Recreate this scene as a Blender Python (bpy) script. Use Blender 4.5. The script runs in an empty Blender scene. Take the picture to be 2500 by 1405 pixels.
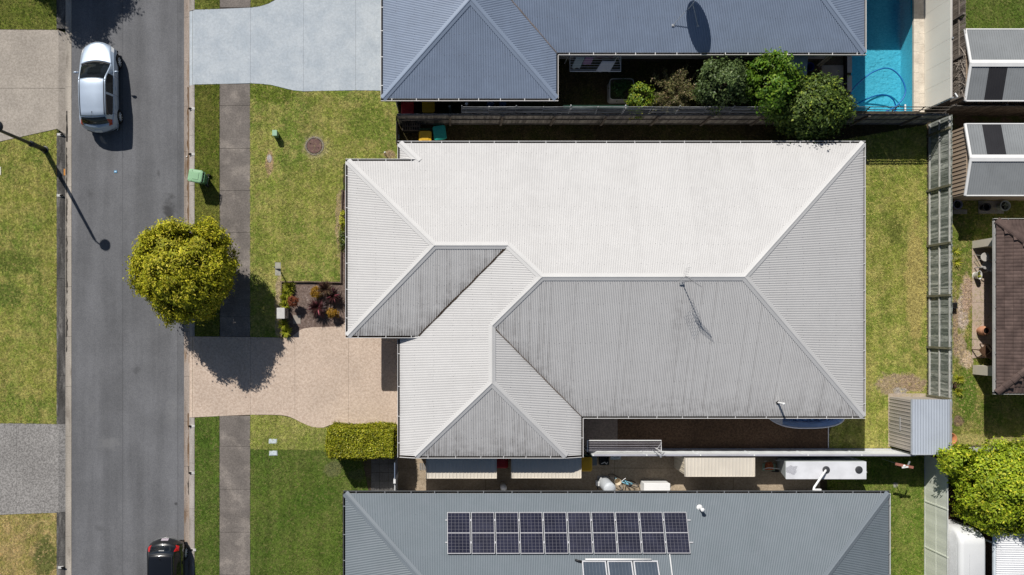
import bpy, math, random
import numpy as np
from mathutils import Vector, Matrix
from math import radians as R, sin, cos, pi, tan, sqrt, atan2

scene = bpy.context.scene
C = scene.collection
rnd = random.Random(11)

# ------------------------------------------------------------------ camera, sky, sun, exposure
H = 38.0                  # flying height of the camera over the lots (m)
NX, NY, S = 1105.0, 790.0, 50.0   # ground survey grid: 50 units per metre, origin straight below the camera
cd = bpy.data.cameras.new('camera')
cam = bpy.data.objects.new('camera', cd)
C.objects.link(cam)
cam.location = (0, 0, H)
cam.rotation_euler = (0, 0, 0)
cd.sensor_width = 36.0
cd.lens = 27.36
cd.shift_x = 0.058
cd.shift_y = 0.035
cd.clip_start = 0.1
cd.clip_end = 1000
scene.camera = cam

SUN_DIR = Vector((-0.514, 0.95, 1.0)).normalized()     # towards the sun
SUN_EL = math.asin(SUN_DIR.z)
SUN_AZ = atan2(SUN_DIR.x, SUN_DIR.y)                   # clockwise from +Y
w = bpy.data.worlds.new('World')
scene.world = w
w.use_nodes = True
nt = w.node_tree
nt.nodes.clear()
sky = nt.nodes.new('ShaderNodeTexSky')
sky.sky_type = 'NISHITA'
sky.sun_disc = False
sky.sun_elevation = SUN_EL
sky.sun_rotation = SUN_AZ
sky.air_density = 1.0
sky.dust_density = 0.6
sky.ozone_density = 1.0
bg = nt.nodes.new('ShaderNodeBackground')
bg.inputs['Strength'].default_value = 0.05
wo = nt.nodes.new('ShaderNodeOutputWorld')
nt.links.new(sky.outputs[0], bg.inputs['Color'])
nt.links.new(bg.outputs[0], wo.inputs['Surface'])

sl = bpy.data.lights.new('sun', 'SUN')
sl.energy = 4.8
sl.angle = R(0.5)
sl.color = (1.0, 0.955, 0.89)
so = bpy.data.objects.new('sun', sl)
C.objects.link(so)
so.location = (-20, 30, 50)
so.rotation_euler = SUN_DIR.to_track_quat('Z', 'Y').to_euler()

vs = scene.view_settings
vs.view_transform = 'Standard'
vs.look = 'None'
vs.exposure = 0.0
vs.gamma = 1.0
vs.use_curve_mapping = False
try:
    scene.cycles.max_bounces = 6
    scene.cycles.diffuse_bounces = 3
    scene.cycles.glossy_bounces = 3
    scene.cycles.transparent_max_bounces = 12
    scene.cycles.caustics_reflective = False
    scene.cycles.caustics_refractive = False
    scene.cycles.use_denoising = True
except Exception:
    pass

# ------------------------------------------------------------------ survey helpers
def X(px, z=0.0): return (px - NX) / S * (H - z) / H
def Y(py, z=0.0): return (NY - py) / S * (H - z) / H
def P(px, py, z=0.0): return Vector((X(px, z), Y(py, z), z))
def G(px, py, z=0.0): return Vector(((px - NX) / S, (NY - py) / S, z))

# ------------------------------------------------------------------ objects
def tag(o, label=None, cat=None, group=None, kind=None):
    if label: o['label'] = label
    if cat: o['category'] = cat
    if group: o['group'] = group
    if kind: o['kind'] = kind
    return o

def thing(name, label, cat, loc=(0, 0, 0), group=None, rotz=0.0):
    o = bpy.data.objects.new(name, None)
    C.objects.link(o)
    o.empty_display_size = 0.2
    o.location = loc
    o.rotation_euler = (0, 0, rotz)
    return tag(o, label, cat, group)

def worldloc(o):
    v = Vector((0, 0, 0))
    while o is not None:
        v += Vector(o.location)
        o = o.parent
    return v

class MB:
    """collects shapes; build() links them as one mesh object"""
    def __init__(s):
        s.v = []; s.f = []
    def add(s, vs, fs):
        n = len(s.v)
        s.v += [tuple(p) for p in vs]
        s.f += [tuple(n + i for i in f) for f in fs]
        return s
    def box(s, x0, y0, z0, x1, y1, z1):
        if x0 > x1: x0, x1 = x1, x0
        if y0 > y1: y0, y1 = y1, y0
        if z0 > z1: z0, z1 = z1, z0
        return s.hexa([(x0, y0, z0), (x1, y0, z0), (x1, y1, z0), (x0, y1, z0), (x0, y0, z1), (x1, y0, z1), (x1, y1, z1), (x0, y1, z1)])
    def hexa(s, p):
        return s.add(p, [(3, 2, 1, 0), (4, 5, 6, 7), (0, 1, 5, 4), (1, 2, 6, 5), (2, 3, 7, 6), (3, 0, 4, 7)])
    def beam(s, p, q, w, h, up=(0, 0, 1)):
        p = Vector(p); q = Vector(q); d = (q - p).normalized(); up = Vector(up)
        sd = d.cross(up)
        if sd.length < 1e-5: sd = d.cross(Vector((1, 0, 0)))
        sd.normalize(); u = sd.cross(d).normalized()
        a = sd * w / 2; b = u * h / 2
        return s.hexa([p - a - b, p + a - b, q + a - b, q - a - b, p - a + b, p + a + b, q + a + b, q - a + b])
    def prism(s, poly, z0, z1):
        n = len(poly)
        ar = sum(poly[i][0] * poly[(i + 1) % n][1] - poly[(i + 1) % n][0] * poly[i][1] for i in range(n))
        if ar < 0: poly = list(poly)[::-1]
        vs = [(p[0], p[1], z0) for p in poly] + [(p[0], p[1], z1) for p in poly]
        fs = [tuple(range(n))[::-1], tuple(range(n, 2 * n))]
        for i in range(n):
            j = (i + 1) % n
            fs.append((i, j, n + j, n + i))
        return s.add(vs, fs)
    def flat(s, poly, z):
        n = len(poly)
        ar = sum(poly[i][0] * poly[(i + 1) % n][1] - poly[(i + 1) % n][0] * poly[i][1] for i in range(n))
        if ar < 0: poly = list(poly)[::-1]
        return s.add([(p[0], p[1], z) for p in poly], [tuple(range(n))])
    def face(s, pts):
        return s.add(pts, [tuple(range(len(pts)))])
    def tube(s, pts, r, n=8, closed=False, cap=True):
        pts = [Vector(p) for p in pts]; m = len(pts)
        rs = r if isinstance(r, (list, tuple)) else [r] * m
        base = len(s.v); prev = None
        for i, p in enumerate(pts):
            if closed: d = pts[(i + 1) % m] - pts[i - 1]
            else: d = pts[min(i + 1, m - 1)] - pts[max(i - 1, 0)]
            d.normalize()
            if prev is None:
                a = d.cross(Vector((0, 0, 1)))
                if a.length < 1e-4: a = d.cross(Vector((1, 0, 0)))
            else:
                a = prev - d * prev.dot(d)
                if a.length < 1e-5: a = d.cross(Vector((1, 0, 0)))
            a.normalize(); prev = a; b = d.cross(a)
            for k in range(n):
                t = 2 * pi * k / n
                s.v.append(tuple(p + a * (cos(t) * rs[i]) + b * (sin(t) * rs[i])))
        for i in range(m if closed else m - 1):
            for k in range(n):
                a0 = base + i * n + k; a1 = base + i * n + (k + 1) % n
                j = (i + 1) % m
                s.f.append((a0, a1, base + j * n + (k + 1) % n, base + j * n + k))
        if cap and not closed:
            s.f.append(tuple(base + k for k in range(n))[::-1])
            s.f.append(tuple(base + (m - 1) * n + k for k in range(n)))
        return s
    def lathe(s, c, prof, n=20, sx=1.0, sy=1.0, cap=True):
        """prof: list of (radius, z) bottom to top"""
        base = len(s.v)
        for r, z in prof:
            for k in range(n):
                t = 2 * pi * k / n
                s.v.append((c[0] + r * cos(t) * sx, c[1] + r * sin(t) * sy, c[2] + z))
        for i in range(len(prof) - 1):
            for k in range(n):
                s.f.append((base + i * n + k, base + i * n + (k + 1) % n, base + (i + 1) * n + (k + 1) % n, base + (i + 1) * n + k))
        if cap:
            s.f.append(tuple(base + k for k in range(n))[::-1])
            s.f.append(tuple(base + (len(prof) - 1) * n + k for k in range(n)))
        return s
    def ball(s, c, rx, ry, rz, n=12, m=7):
        pr = []
        for i in range(m + 1):
            a = -pi / 2 + pi * i / m
            pr.append((max(cos(a), 0.02), sin(a) * rz))
        base = len(s.v)
        s.lathe((0, 0, 0), pr, n, rx, ry)
        for i in range(base, len(s.v)):
            x, y, z = s.v[i]
            s.v[i] = (x + c[0], y + c[1], z + c[2])
        return s
    def build(s, name, mat, parent=None, smooth=False, loc=None, local=False, kind=None, bevel=0, att=None):
        off = Vector((0, 0, 0))
        if parent is not None and not local: off = worldloc(parent)
        elif parent is None and loc is not None: off = Vector(loc)
        me = bpy.data.meshes.new(name)
        vs = s.v if off.length == 0 else [(a - off.x, b - off.y, c - off.z) for a, b, c in s.v]
        me.from_pydata(vs, [], s.f)
        if smooth: me.polygons.foreach_set('use_smooth', [True] * len(me.polygons))
        if att:
            for k, vals in att.items():
                a = me.attributes.new(k, 'FLOAT', 'POINT')
                a.data.foreach_set('value', vals)
        me.materials.append(mat)
        o = bpy.data.objects.new(name, me)
        C.objects.link(o)
        if parent is not None: o.parent = parent
        elif loc is not None: o.location = loc
        if bevel:
            b = o.modifiers.new('soft_edge', 'BEVEL'); b.width = bevel; b.segments = 2; b.limit_method = 'ANGLE'; b.angle_limit = R(40)
        if kind: o['kind'] = kind
        return o

def copy_tree(o, parent=None):
    c = o.copy(); C.objects.link(c); c.parent = parent
    for ch in list(o.children): copy_tree(ch, c)
    return c

def clip(poly, axis, lim, keep_less):
    out = []; n = len(poly)
    ins = (lambda p: p[axis] <= lim) if keep_less else (lambda p: p[axis] >= lim)
    for i in range(n):
        a = poly[i]; b = poly[(i + 1) % n]
        if ins(a): out.append(a)
        if ins(a) != ins(b):
            t = (lim - a[axis]) / (b[axis] - a[axis])
            out.append((a[0] + t * (b[0] - a[0]), a[1] + t * (b[1] - a[1])))
    return out

def smooth_pts(pts, n=6):
    """Catmull-Rom through open list of 2D points"""
    out = []
    for i in range(len(pts) - 1):
        p0 = pts[max(i - 1, 0)]; p1 = pts[i]; p2 = pts[i + 1]; p3 = pts[min(i + 2, len(pts) - 1)]
        for k in range(n):
            t = k / n
            out.append(tuple(0.5 * (2 * p1[d] + (p2[d] - p0[d]) * t + (2 * p0[d] - 5 * p1[d] + 4 * p2[d] - p3[d]) * t * t + (3 * p1[d] - p0[d] - 3 * p2[d] + p3[d]) * t ** 3) for d in range(len(p1))))
    out.append(tuple(pts[-1]))
    return out

# ------------------------------------------------------------------ materials
class NT:
    def __init__(s, name):
        s.m = bpy.data.materials.new(name); s.m.use_nodes = True
        s.t = s.m.node_tree; s.b = s.t.nodes['Principled BSDF']; s.out = s.t.nodes['Material Output']
        g = s.t.nodes.new('ShaderNodeNewGeometry'); s.pos = g.outputs['Position']; s.geo = g
    def n(s, typ, **kw):
        nd = s.t.nodes.new(typ)
        for k, v in kw.items(): setattr(nd, k, v)
        return nd
    def l(s, a, b): s.t.links.new(a, b)
    def val(s, sock, v):
        if hasattr(v, 'is_output'): s.l(v, sock)
        else: sock.default_value = v
    def noise(s, scale, detail=3.0, rough=0.55, vec=None, stretch=None, w=0.0, dist=0.0):
        v = vec or s.pos
        if stretch or w:
            mp = s.n('ShaderNodeMapping')
            if stretch: mp.inputs['Scale'].default_value = stretch
            mp.inputs['Location'].default_value = (w * 13.7, w * 7.1, w * 3.3)
            s.l(v, mp.inputs[0]); v = mp.outputs[0]
        nd = s.n('ShaderNodeTexNoise')
        nd.inputs['Scale'].default_value = scale; nd.inputs['Detail'].default_value = detail
        nd.inputs['Roughness'].default_value = rough; nd.inputs['Distortion'].default_value = dist
        s.l(v, nd.inputs['Vector'])
        return nd.outputs['Fac']
    def ramp(s, f, a, b, va=0.0, vb=1.0):
        nd = s.n('ShaderNodeMapRange'); nd.interpolation_type = 'SMOOTHSTEP'
        s.val(nd.inputs[0], f); nd.inputs[1].default_value = a; nd.inputs[2].default_value = b
        nd.inputs[3].default_value = va; nd.inputs[4].default_value = vb
        return nd.outputs[0]
    def math(s, op, a, b=0.0, clamp=False):
        nd = s.n('ShaderNodeMath'); nd.operation = op; nd.use_clamp = clamp
        s.val(nd.inputs[0], a); s.val(nd.inputs[1], b)
        return nd.outputs[0]
    def mix(s, f, a, b, mode='MIX'):
        nd = s.n('ShaderNodeMix'); nd.data_type = 'RGBA'; nd.blend_type = mode
        s.val(nd.inputs[0], f)
        for i, c in ((6, a), (7, b)):
            if hasattr(c, 'is_output'): s.l(c, nd.inputs[i])
            else: nd.inputs[i].default_value = (c[0], c[1], c[2], 1)
        return nd.outputs[2]
    def gray(s, f, lo, hi):
        """0..1 -> grey multiplier"""
        return s.ramp(f, 0.0, 1.0, lo, hi)
    def mul(s, col, f):
        cb = s.n('ShaderNodeCombineColor')
        for i in range(3): s.l(f, cb.inputs[i])
        return s.mix(1.0, col, cb.outputs[0], 'MULTIPLY')
    def bump(s, h, strength=0.4, dist=0.01):
        nd = s.n('ShaderNodeBump'); nd.inputs['Strength'].default_value = strength; nd.inputs['Distance'].default_value = dist
        s.l(h, nd.inputs['Height']); s.l(nd.outputs[0], s.b.inputs['Normal'])
    def done(s, col, rough=0.8, spec=0.25, metal=0.0, coat=0.0):
        s.val(s.b.inputs['Base Color'], col if hasattr(col, 'is_output') else (col[0], col[1], col[2], 1))
        s.val(s.b.inputs['Roughness'], rough)
        s.b.inputs['Specular IOR Level'].default_value = spec
        s.b.inputs['Metallic'].default_value = metal
        s.b.inputs['Coat Weight'].default_value = coat
        s.b.inputs['Coat Roughness'].default_value = 0.05
        return s.m

MAT = {}
def mk(name, col, rough=0.7, var=0.12, scale=1.5, fine=0.08, fscale=30.0, bump=0.0, spec=0.3, metal=0.0, coat=0.0, col2=None, c2=(0.5, 0.7), c2scale=1.0, stretch=None):
    if name in MAT: return MAT[name]
    t = NT(name)
    c = (col[0], col[1], col[2])
    if col2 is not None:
        c = t.mix(t.ramp(t.noise(c2scale, 5, 0.6, stretch=stretch, w=2), c2[0], c2[1]), c, col2)
    else:
        rgb = t.n('ShaderNodeRGB'); rgb.outputs[0].default_value = (c[0], c[1], c[2], 1); c = rgb.outputs[0]
    if var: c = t.mul(c, t.ramp(t.noise(scale, 4, stretch=stretch), 0.3, 0.7, 1 - var, 1 + var))
    fn = t.noise(fscale, 2, 0.6)
    if fine: c = t.mul(c, t.ramp(fn, 0.3, 0.7, 1 - fine, 1 + fine))
    if bump: t.bump(fn, bump, 0.01)
    MAT[name] = t.done(c, rough, spec, metal, coat)
    return MAT[name]

def grass_colour(t, g1, g2, dry, dryamt, patches, w=0.0):
    c = t.mix(t.ramp(t.noise(0.42, 4, 0.6, w=w + 1), 0.38, 0.62), g1, g2)
    c = t.mix(t.math('MULTIPLY', t.ramp(t.noise(1.5, 7, 0.72, w=w + 2), 0.40, 0.66), dryamt), c, dry)
    c = t.mul(c, t.ramp(t.noise(1.6, 3, 0.6, stretch=(1.6, 0.10, 1), w=w + 9), 0.3, 0.7, 0.88, 1.12))
    dn = t.noise(2.2, 4, 0.65, w=w + 5)
    sep = t.n('ShaderNodeSeparateXYZ'); t.l(t.pos, sep.inputs[0])
    for (cx, cy, rx, ry, pc) in patches:
        dx = t.math('DIVIDE', t.math('SUBTRACT', sep.outputs[0], cx), rx)
        dy = t.math('DIVIDE', t.math('SUBTRACT', sep.outputs[1], cy), ry)
        d = t.math('SQRT', t.math('ADD', t.math('MULTIPLY', dx, dx), t.math('MULTIPLY', dy, dy)))
        d = t.math('ADD', d, t.math('MULTIPLY', t.math('SUBTRACT', dn, 0.5), 1.6))
        c = t.mix(t.ramp(d, 0.75, 1.15, 0.95, 0.0), c, pc)
    return c

def grass(name, g1, g2, dry, dryamt=0.6, patches=(), w=0.0):
    """the turf sheet and the material of the blades on it"""
    t = NT(name + '_turf')
    c = grass_colour(t, g1, g2, dry, dryamt, patches, w)
    f = t.noise(16, 5, 0.75)
    c = t.mul(c, t.ramp(f, 0.32, 0.68, 0.42, 1.25))
    t.bump(f, 0.7, 0.03)
    turf = t.done(c, 0.95, 0.1)
    t = NT(name + '_blades')
    c = grass_colour(t, g1, g2, dry, dryamt, patches, w)
    oi = t.n('ShaderNodeObjectInfo')
    c = t.mul(c, t.ramp(oi.outputs['Random'], 0, 1, 0.7, 1.75))
    c = t.mix(t.ramp(oi.outputs['Random'], 0.86, 0.9), c, (dry[0] * 1.5, dry[1] * 1.45, dry[2] * 1.5))
    return turf, t.done(c, 0.6, 0.15)

def aggregate(name, a, b, c3, scale=13, var=0.15, rough=0.85, stain=None):
    t = NT(name)
    f = t.noise(scale, 6, 0.85)
    c = t.mix(t.ramp(f, 0.40, 0.60), a, b)
    c = t.mix(t.ramp(t.noise(scale * 1.7, 5, 0.85, w=3), 0.58, 0.66), c, c3)
    c = t.mul(c, t.ramp(t.noise(0.5, 5, 0.65), 0.3, 0.7, 1 - var, 1 + var))
    if stain: c = t.mix(t.ramp(t.noise(0.9, 6, 0.7, w=6), 0.6, 0.85, 0, 0.6), c, stain)
    t.bump(f, 0.5, 0.012)
    return t.done(c, rough, 0.2)

def foliage(name, a, b, c3=None, trans=0.25, rough=0.5, spec=0.35):
    t = NT(name)
    r = t.geo.outputs['Random Per Island']
    c = t.mix(t.ramp(r, 0.15, 0.85), a, b)
    if c3: c = t.mix(t.ramp(r, 0.88, 0.93), c, c3)
    c = t.mul(c, t.ramp(t.noise(1.2, 3, w=4), 0.3, 0.7, 0.75, 1.25))
    m = t.done(c, rough, spec)
    tr = t.n('ShaderNodeBsdfTranslucent'); t.l(c, tr.inputs['Color'])
    mx = t.n('ShaderNodeMixShader'); mx.inputs[0].default_value = trans
    t.l(t.b.outputs[0], mx.inputs[1]); t.l(tr.outputs[0], mx.inputs[2]); t.l(mx.outputs[0], t.out.inputs['Surface'])
    return m

def roofmat(name, col, rough=0.45, dirt_shade=(0.10, 0.085, 0.07), amt=1.0, spec=0.4, var=0.05):
    t = NT(name)
    rgb = t.n('ShaderNodeRGB'); rgb.outputs[0].default_value = (*col, 1)
    c = t.mul(rgb.outputs[0], t.ramp(t.noise(0.7, 5, 0.6), 0.3, 0.7, 1 - var, 1 + var))
    at = t.n('ShaderNodeAttribute'); at.attribute_name = 'grime'  # carries real grime and, on some roofs, painted trough shade
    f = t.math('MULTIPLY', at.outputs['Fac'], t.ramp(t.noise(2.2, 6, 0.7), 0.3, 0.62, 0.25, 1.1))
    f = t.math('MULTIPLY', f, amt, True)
    c = t.mix(f, c, dirt_shade)
    return t.done(c, rough, spec)

def glassmat(name, tint=(0.02, 0.03, 0.035), see=0.5, rough=0.04):
    t = NT(name)
    m = t.done(tint, rough, 0.6)
    tr = t.n('ShaderNodeBsdfTransparent'); tr.inputs['Color'].default_value = (0.55, 0.6, 0.62, 1)
    mx = t.n('ShaderNodeMixShader'); mx.inputs[0].default_value = see
    t.l(t.b.outputs[0], mx.inputs[1]); t.l(tr.outputs[0], mx.inputs[2]); t.l(mx.outputs[0], t.out.inputs['Surface'])
    return m

# ------------------------------------------------------------------ foliage
def leaf_object(name, pos, nrm, mat, parent, ln, wd, seed=0, curl=0.25):
    """pos, nrm: (n,3) arrays; every leaf a folded diamond of its own"""
    rs = np.random.RandomState(seed)
    n = len(pos)
    t = rs.normal(size=(n, 3)); t -= nrm * (t * nrm).sum(1, keepdims=True)
    t /= np.linalg.norm(t, axis=1, keepdims=True) + 1e-9
    b = np.cross(nrm, t)
    L = ln * (0.65 + 0.7 * rs.rand(n, 1)); W = wd * (0.65 + 0.7 * rs.rand(n, 1))
    p0 = pos - t * L * 0.5
    p2 = pos + t * L * 0.5 - nrm * L * curl
    p1 = pos + b * W * 0.5 + nrm * W * 0.25
    p3 = pos - b * W * 0.5 + nrm * W * 0.25
    v = np.stack([p0, p1, p2, p3], 1).reshape(-1, 3)
    off = worldloc(parent) if parent is not None else Vector((0, 0, 0))
    v = v - np.array([off.x, off.y, off.z])
    me = bpy.data.meshes.new(name)
    me.vertices.add(4 * n); me.vertices.foreach_set('co', v.astype(np.float32).ravel())
    me.loops.add(4 * n); me.loops.foreach_set('vertex_index', np.arange(4 * n, dtype=np.int32))
    me.polygons.add(n); me.polygons.foreach_set('loop_start', np.arange(0, 4 * n, 4, dtype=np.int32))
    me.update(calc_edges=True)
    me.materials.append(mat)
    o = bpy.data.objects.new(name, me); C.objects.link(o)
    if parent is not None: o.parent = parent
    return o

def crown_points(c, rad, clumps, per, cr, seed, low=-0.6, lump=0.15, fill=0.2, up=0.25, lobes=None, lr=0.46):
    """leaf positions on billowing boughs: lobes set round the crown, clumps on the lobes, leaves in the clumps"""
    rs = np.random.RandomState(seed)
    rad = np.array(rad)
    nl = lobes or max(6, int(clumps / 16))
    # evenly spread directions, jittered
    k = np.arange(nl) + 0.5
    z = 1 - (1 - max(low, -0.75)) * k / nl
    ph = k * 2.399963 + rs.rand() * 6
    rr_ = np.sqrt(np.clip(1 - z * z, 0, 1))
    ld = np.stack([rr_ * np.cos(ph), rr_ * np.sin(ph), z], 1) + rs.normal(size=(nl, 3)) * 0.12
    ld /= np.linalg.norm(ld, axis=1, keepdims=True)
    lc = ld * (0.60 + lump * (rs.rand(nl, 1) - 0.35))
    lrad = lr * (0.75 + 0.5 * rs.rand(nl))
    cpos = []; cn = []
    per_l = int(math.ceil(clumps / nl))
    for a in range(nl):
        d = rs.normal(size=(per_l * 3, 3)); d /= np.linalg.norm(d, axis=1, keepdims=True)
        d = d[(d @ ld[a]) > -0.15][:per_l]
        r = np.where(rs.rand(len(d)) < fill, 0.5, 0.88 + 0.15 * rs.rand(len(d)))
        cpos.append(lc[a] + d * (lrad[a] * r)[:, None]); cn.append(d * 0.75 + ld[a] * 0.4)
    cpos = np.concatenate(cpos); cn = np.concatenate(cn)
    keep = cpos[:, 2] > low
    cpos = cpos[keep]; cn = cn[keep]; k = len(cpos)
    cc = np.array(c) + cpos * rad
    g = rs.normal(size=(k, per, 3)) * cr * (0.7 + 0.6 * rs.rand(k, 1, 1))
    pos = (cc[:, None, :] + g).reshape(-1, 3)
    nr = np.repeat(cn, per, 0) * 0.95 + rs.normal(size=(k * per, 3)) * 0.34 + np.array([-.05, .08, up])
    nr /= np.linalg.norm(nr, axis=1, keepdims=True)
    return pos, nr, cc

def tree(name, label, c, rad, mat, bark, clumps=220, per=70, cr=0.22, ln=0.14, wd=0.06, seed=1, trunk_r=0.11, low=-0.55, group=None, lump=0.18, fill=0.25, base=None, cat='tree', leafname='crown', lobes=None, lr=0.46):
    c = Vector(c)
    b = Vector((c.x, c.y, 0)) if base is None else Vector(base)
    root = thing(name, label, cat, b, group)
    pos, nr, cc = crown_points(c, rad, clumps, per, cr, seed, low, lump, fill, lobes=lobes, lr=lr)
    leaf_object(leafname, pos, nr, mat, root, ln, wd, seed)
    m = MB()
    top = Vector((c.x, c.y, c.z + rad[2] * 0.25))
    fork = b.lerp(Vector((c.x, c.y, c.z - rad[2] * 0.55)), 1.0)
    m.tube([b - Vector((0, 0, 0.05)), b.lerp(fork, 0.5) + Vector((0.04, 0.02, 0)), fork, top], [trunk_r * 1.25, trunk_r, trunk_r * 0.85, trunk_r * 0.3], 9)
    rr = random.Random(seed)
    pick = rr.sample(range(len(cc)), min(16, len(cc)))
    for i in pick:
        e = Vector(cc[i]); mid = fork.lerp(e, 0.5) + Vector((rr.uniform(-.1, .1), rr.uniform(-.1, .1), 0.12))
        m.tube([fork + Vector((0, 0, rr.uniform(0, 0.3))), mid, e], [trunk_r * 0.45, trunk_r * 0.28, trunk_r * 0.08], 6)
    m.build('trunk', bark, root, smooth=True)
    return root
# ------------------------------------------------------------------ shared materials
M_conc = mk('concrete_grey', (0.30, 0.285, 0.265), 0.9, 0.18, 0.9, 0.14, 14, 0.2, 0.15, col2=(0.2, 0.185, 0.17), c2=(0.5, 0.75))
M_steel = mk('galvanised_steel', (0.5, 0.51, 0.52), 0.45, 0.08, 3, 0.05, metal=0.6)
M_white = mk('white_enamel', (0.8, 0.8, 0.79), 0.4, 0.03, 2, 0.02, spec=0.4)
M_black = mk('black_plastic', (0.015, 0.015, 0.017), 0.5, 0.1, 3, 0.05, spec=0.4)
M_dark = mk('dark_hollow', (0.012, 0.011, 0.01), 0.9, 0.2, 5, 0.1, spec=0.1)
M_soil = mk('yard_soil', (0.085, 0.065, 0.045), 0.95, 0.25, 0.8, 0.3, 20, 0.5, 0.1, col2=(0.06, 0.07, 0.025), c2=(0.45, 0.6), c2scale=1.5)
M_bark = mk('tree_bark', (0.11, 0.085, 0.06), 0.9, 0.25, 6, 0.2, 40, 0.4, 0.15)
M_timber_grey = mk('weathered_timber', (0.235, 0.225, 0.20), 0.85, 0.3, 2.0, 0.2, 22, 0.3, 0.15, col2=(0.13, 0.15, 0.115), c2=(0.45, 0.65), c2scale=1.2)
M_timber_dark = mk('dark_timber', (0.11, 0.095, 0.08), 0.85, 0.3, 2.5, 0.2, 22, 0.3, 0.15)
M_edge = mk('sleeper_timber', (0.16, 0.12, 0.09), 0.85, 0.25, 3, 0.2, 25, 0.3, 0.15, col2=(0.4, 0.3, 0.2), c2=(0.62, 0.7), c2scale=2)
M_red = mk('red_plastic', (0.42, 0.015, 0.02), 0.45, 0.06, 3, 0.05, spec=0.4)
M_yellow = mk('yellow_plastic', (0.62, 0.36, 0.012), 0.45, 0.06, 3, 0.05, spec=0.4)
M_teal = mk('teal_plastic', (0.02, 0.33, 0.26), 0.45, 0.06, 3, 0.05, spec=0.4)
M_bin_green = mk('pale_green_plastic', (0.26, 0.46, 0.27), 0.45, 0.06, 2, 0.05, 40, spec=0.4)
M_bin_body = mk('dark_green_plastic', (0.035, 0.10, 0.055), 0.5, 0.08, 3, 0.05, spec=0.35)
M_bin_greenbody = mk('mid_green_plastic', (0.10, 0.24, 0.13), 0.5, 0.08, 3, 0.05, spec=0.35)
M_terracotta = mk('terracotta', (0.50, 0.25, 0.15), 0.8, 0.12, 5, 0.08)
M_cream = mk('cream_steel', (0.70, 0.645, 0.555), 0.45, 0.04, 1, 0.03, spec=0.35)
M_cream_wall = mk('cream_steel_wall', (0.62, 0.55, 0.43), 0.5, 0.06, 1, 0.04, spec=0.3)
M_render = mk('beige_render', (0.56, 0.52, 0.44), 0.85, 0.06, 0.8, 0.05, 40, 0.1, 0.15)
M_brick = mk('house_wall_render', (0.50, 0.46, 0.41), 0.85, 0.08, 1, 0.08, 12, 0.1, 0.15)
M_frame = mk('window_frame', (0.55, 0.55, 0.54), 0.4, 0.03)
M_glass = glassmat('window_glass', (0.02, 0.025, 0.03), 0.15)
M_litter_shade = mk('litter_shade', (0.05, 0.036, 0.026), 0.95, 0.3, 3, 0.3, 30, 0.3, 0.1)  # brown for litter and for the painted shade inside gutters

# ------------------------------------------------------------------ ground sheet (one sheet with an opening where the pool is dug)
PX0, PX1, PY0, PY1 = X(2078), X(2232), Y(272), Y(-260)
def with_hole(mb, x0, y0, x1, y1, z):
    """rectangle minus the pool rectangle"""
    ax0, ax1, ay0, ay1 = PX0, PX1, PY0, PY1
    v = [(x0, y0, z), (ax0, y0, z), (ax1, y0, z), (x1, y0, z),
         (x0, ay0, z), (ax0, ay0, z), (ax1, ay0, z), (x1, ay0, z),
         (x0, ay1, z), (ax0, ay1, z), (ax1, ay1, z), (x1, ay1, z),
         (x0, y1, z), (ax0, y1, z), (ax1, y1, z), (x1, y1, z)]
    f = []
    for j in range(3):
        for i in range(3):
            if i == 1 and j == 1: continue
            a = j * 4 + i
            f.append((a, a + 1, a + 5, a + 4))
    mb.add(v, f)
M_far = grass('far_ground', (0.07, 0.09, 0.03), (0.10, 0.10, 0.04), (0.14, 0.12, 0.06))[0]
m = MB(); with_hole(m, -250, -250, 250, 250, -0.16)
tag(m.build('ground', M_far), kind='structure')
m = MB(); with_hole(m, X(470), -60, 90, 60, -0.012)
tag(m.build('yard_ground', M_soil), kind='structure')
m = MB(); m.flat([(-90, -60), (X(143), -60), (X(143), 60), (-90, 60)], -0.012)
tag(m.build('verge_ground', M_soil), kind='structure')

# ------------------------------------------------------------------ road
t = NT('asphalt')
f = t.noise(22, 6, 0.85)
c = t.mix(t.ramp(f, 0.38, 0.62), (0.117, 0.119, 0.128), (0.172, 0.174, 0.182))
c = t.mul(c, t.ramp(t.noise(0.8, 5, 0.6, stretch=(1.6, 0.12, 1)), 0.3, 0.7, 0.86, 1.13))
c = t.mul(c, t.ramp(t.noise(0.5, 5, 0.65, w=3), 0.3, 0.7, 0.90, 1.10))
sep = t.n('ShaderNodeSeparateXYZ'); t.l(t.pos, sep.inputs[0])
dn = t.noise(3.0, 4, 0.7, w=8)
def stain(c, px, py, rx, ry, k, col=(0.04, 0.04, 0.042)):
    dx = t.math('DIVIDE', t.math('SUBTRACT', sep.outputs[0], X(px)), rx)
    dy = t.math('DIVIDE', t.math('SUBTRACT', sep.outputs[1], Y(py)), ry)
    d = t.math('SQRT', t.math('ADD', t.math('MULTIPLY', dx, dx), t.math('MULTIPLY', dy, dy)))
    d = t.math('ADD', d, t.math('MULTIPLY', t.math('SUBTRACT', dn, 0.5), 2.2))
    return t.mix(t.ramp(d, 0.2, 1.2, k, 0.0), c, col)
for a in ((412, 515, 0.35, 0.75, 0.8), (330, 905, .25, .2, .35), (215, 470, .2, .3, .3), (240, 1290, .3, .2, .3), (418, 478, 0.2, 0.15, 0.5), (385, 425, 0.12, 0.2, 0.5), (427, 1232, 0.1, 0.1, 0.8), (300, 700, 0.8, 4, 0.12), (438, 300, 0.12, 9, 0.25)):
    c = stain(c, *a)
for a in ((262, 1085, 0.7, 0.35, 0.35), (420, 1010, 0.4, 0.9, 0.22), (220, 1000, 0.35, 0.4, 0.15)):
    c = stain(c, *a, col=(0.24, 0.24, 0.24))
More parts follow.
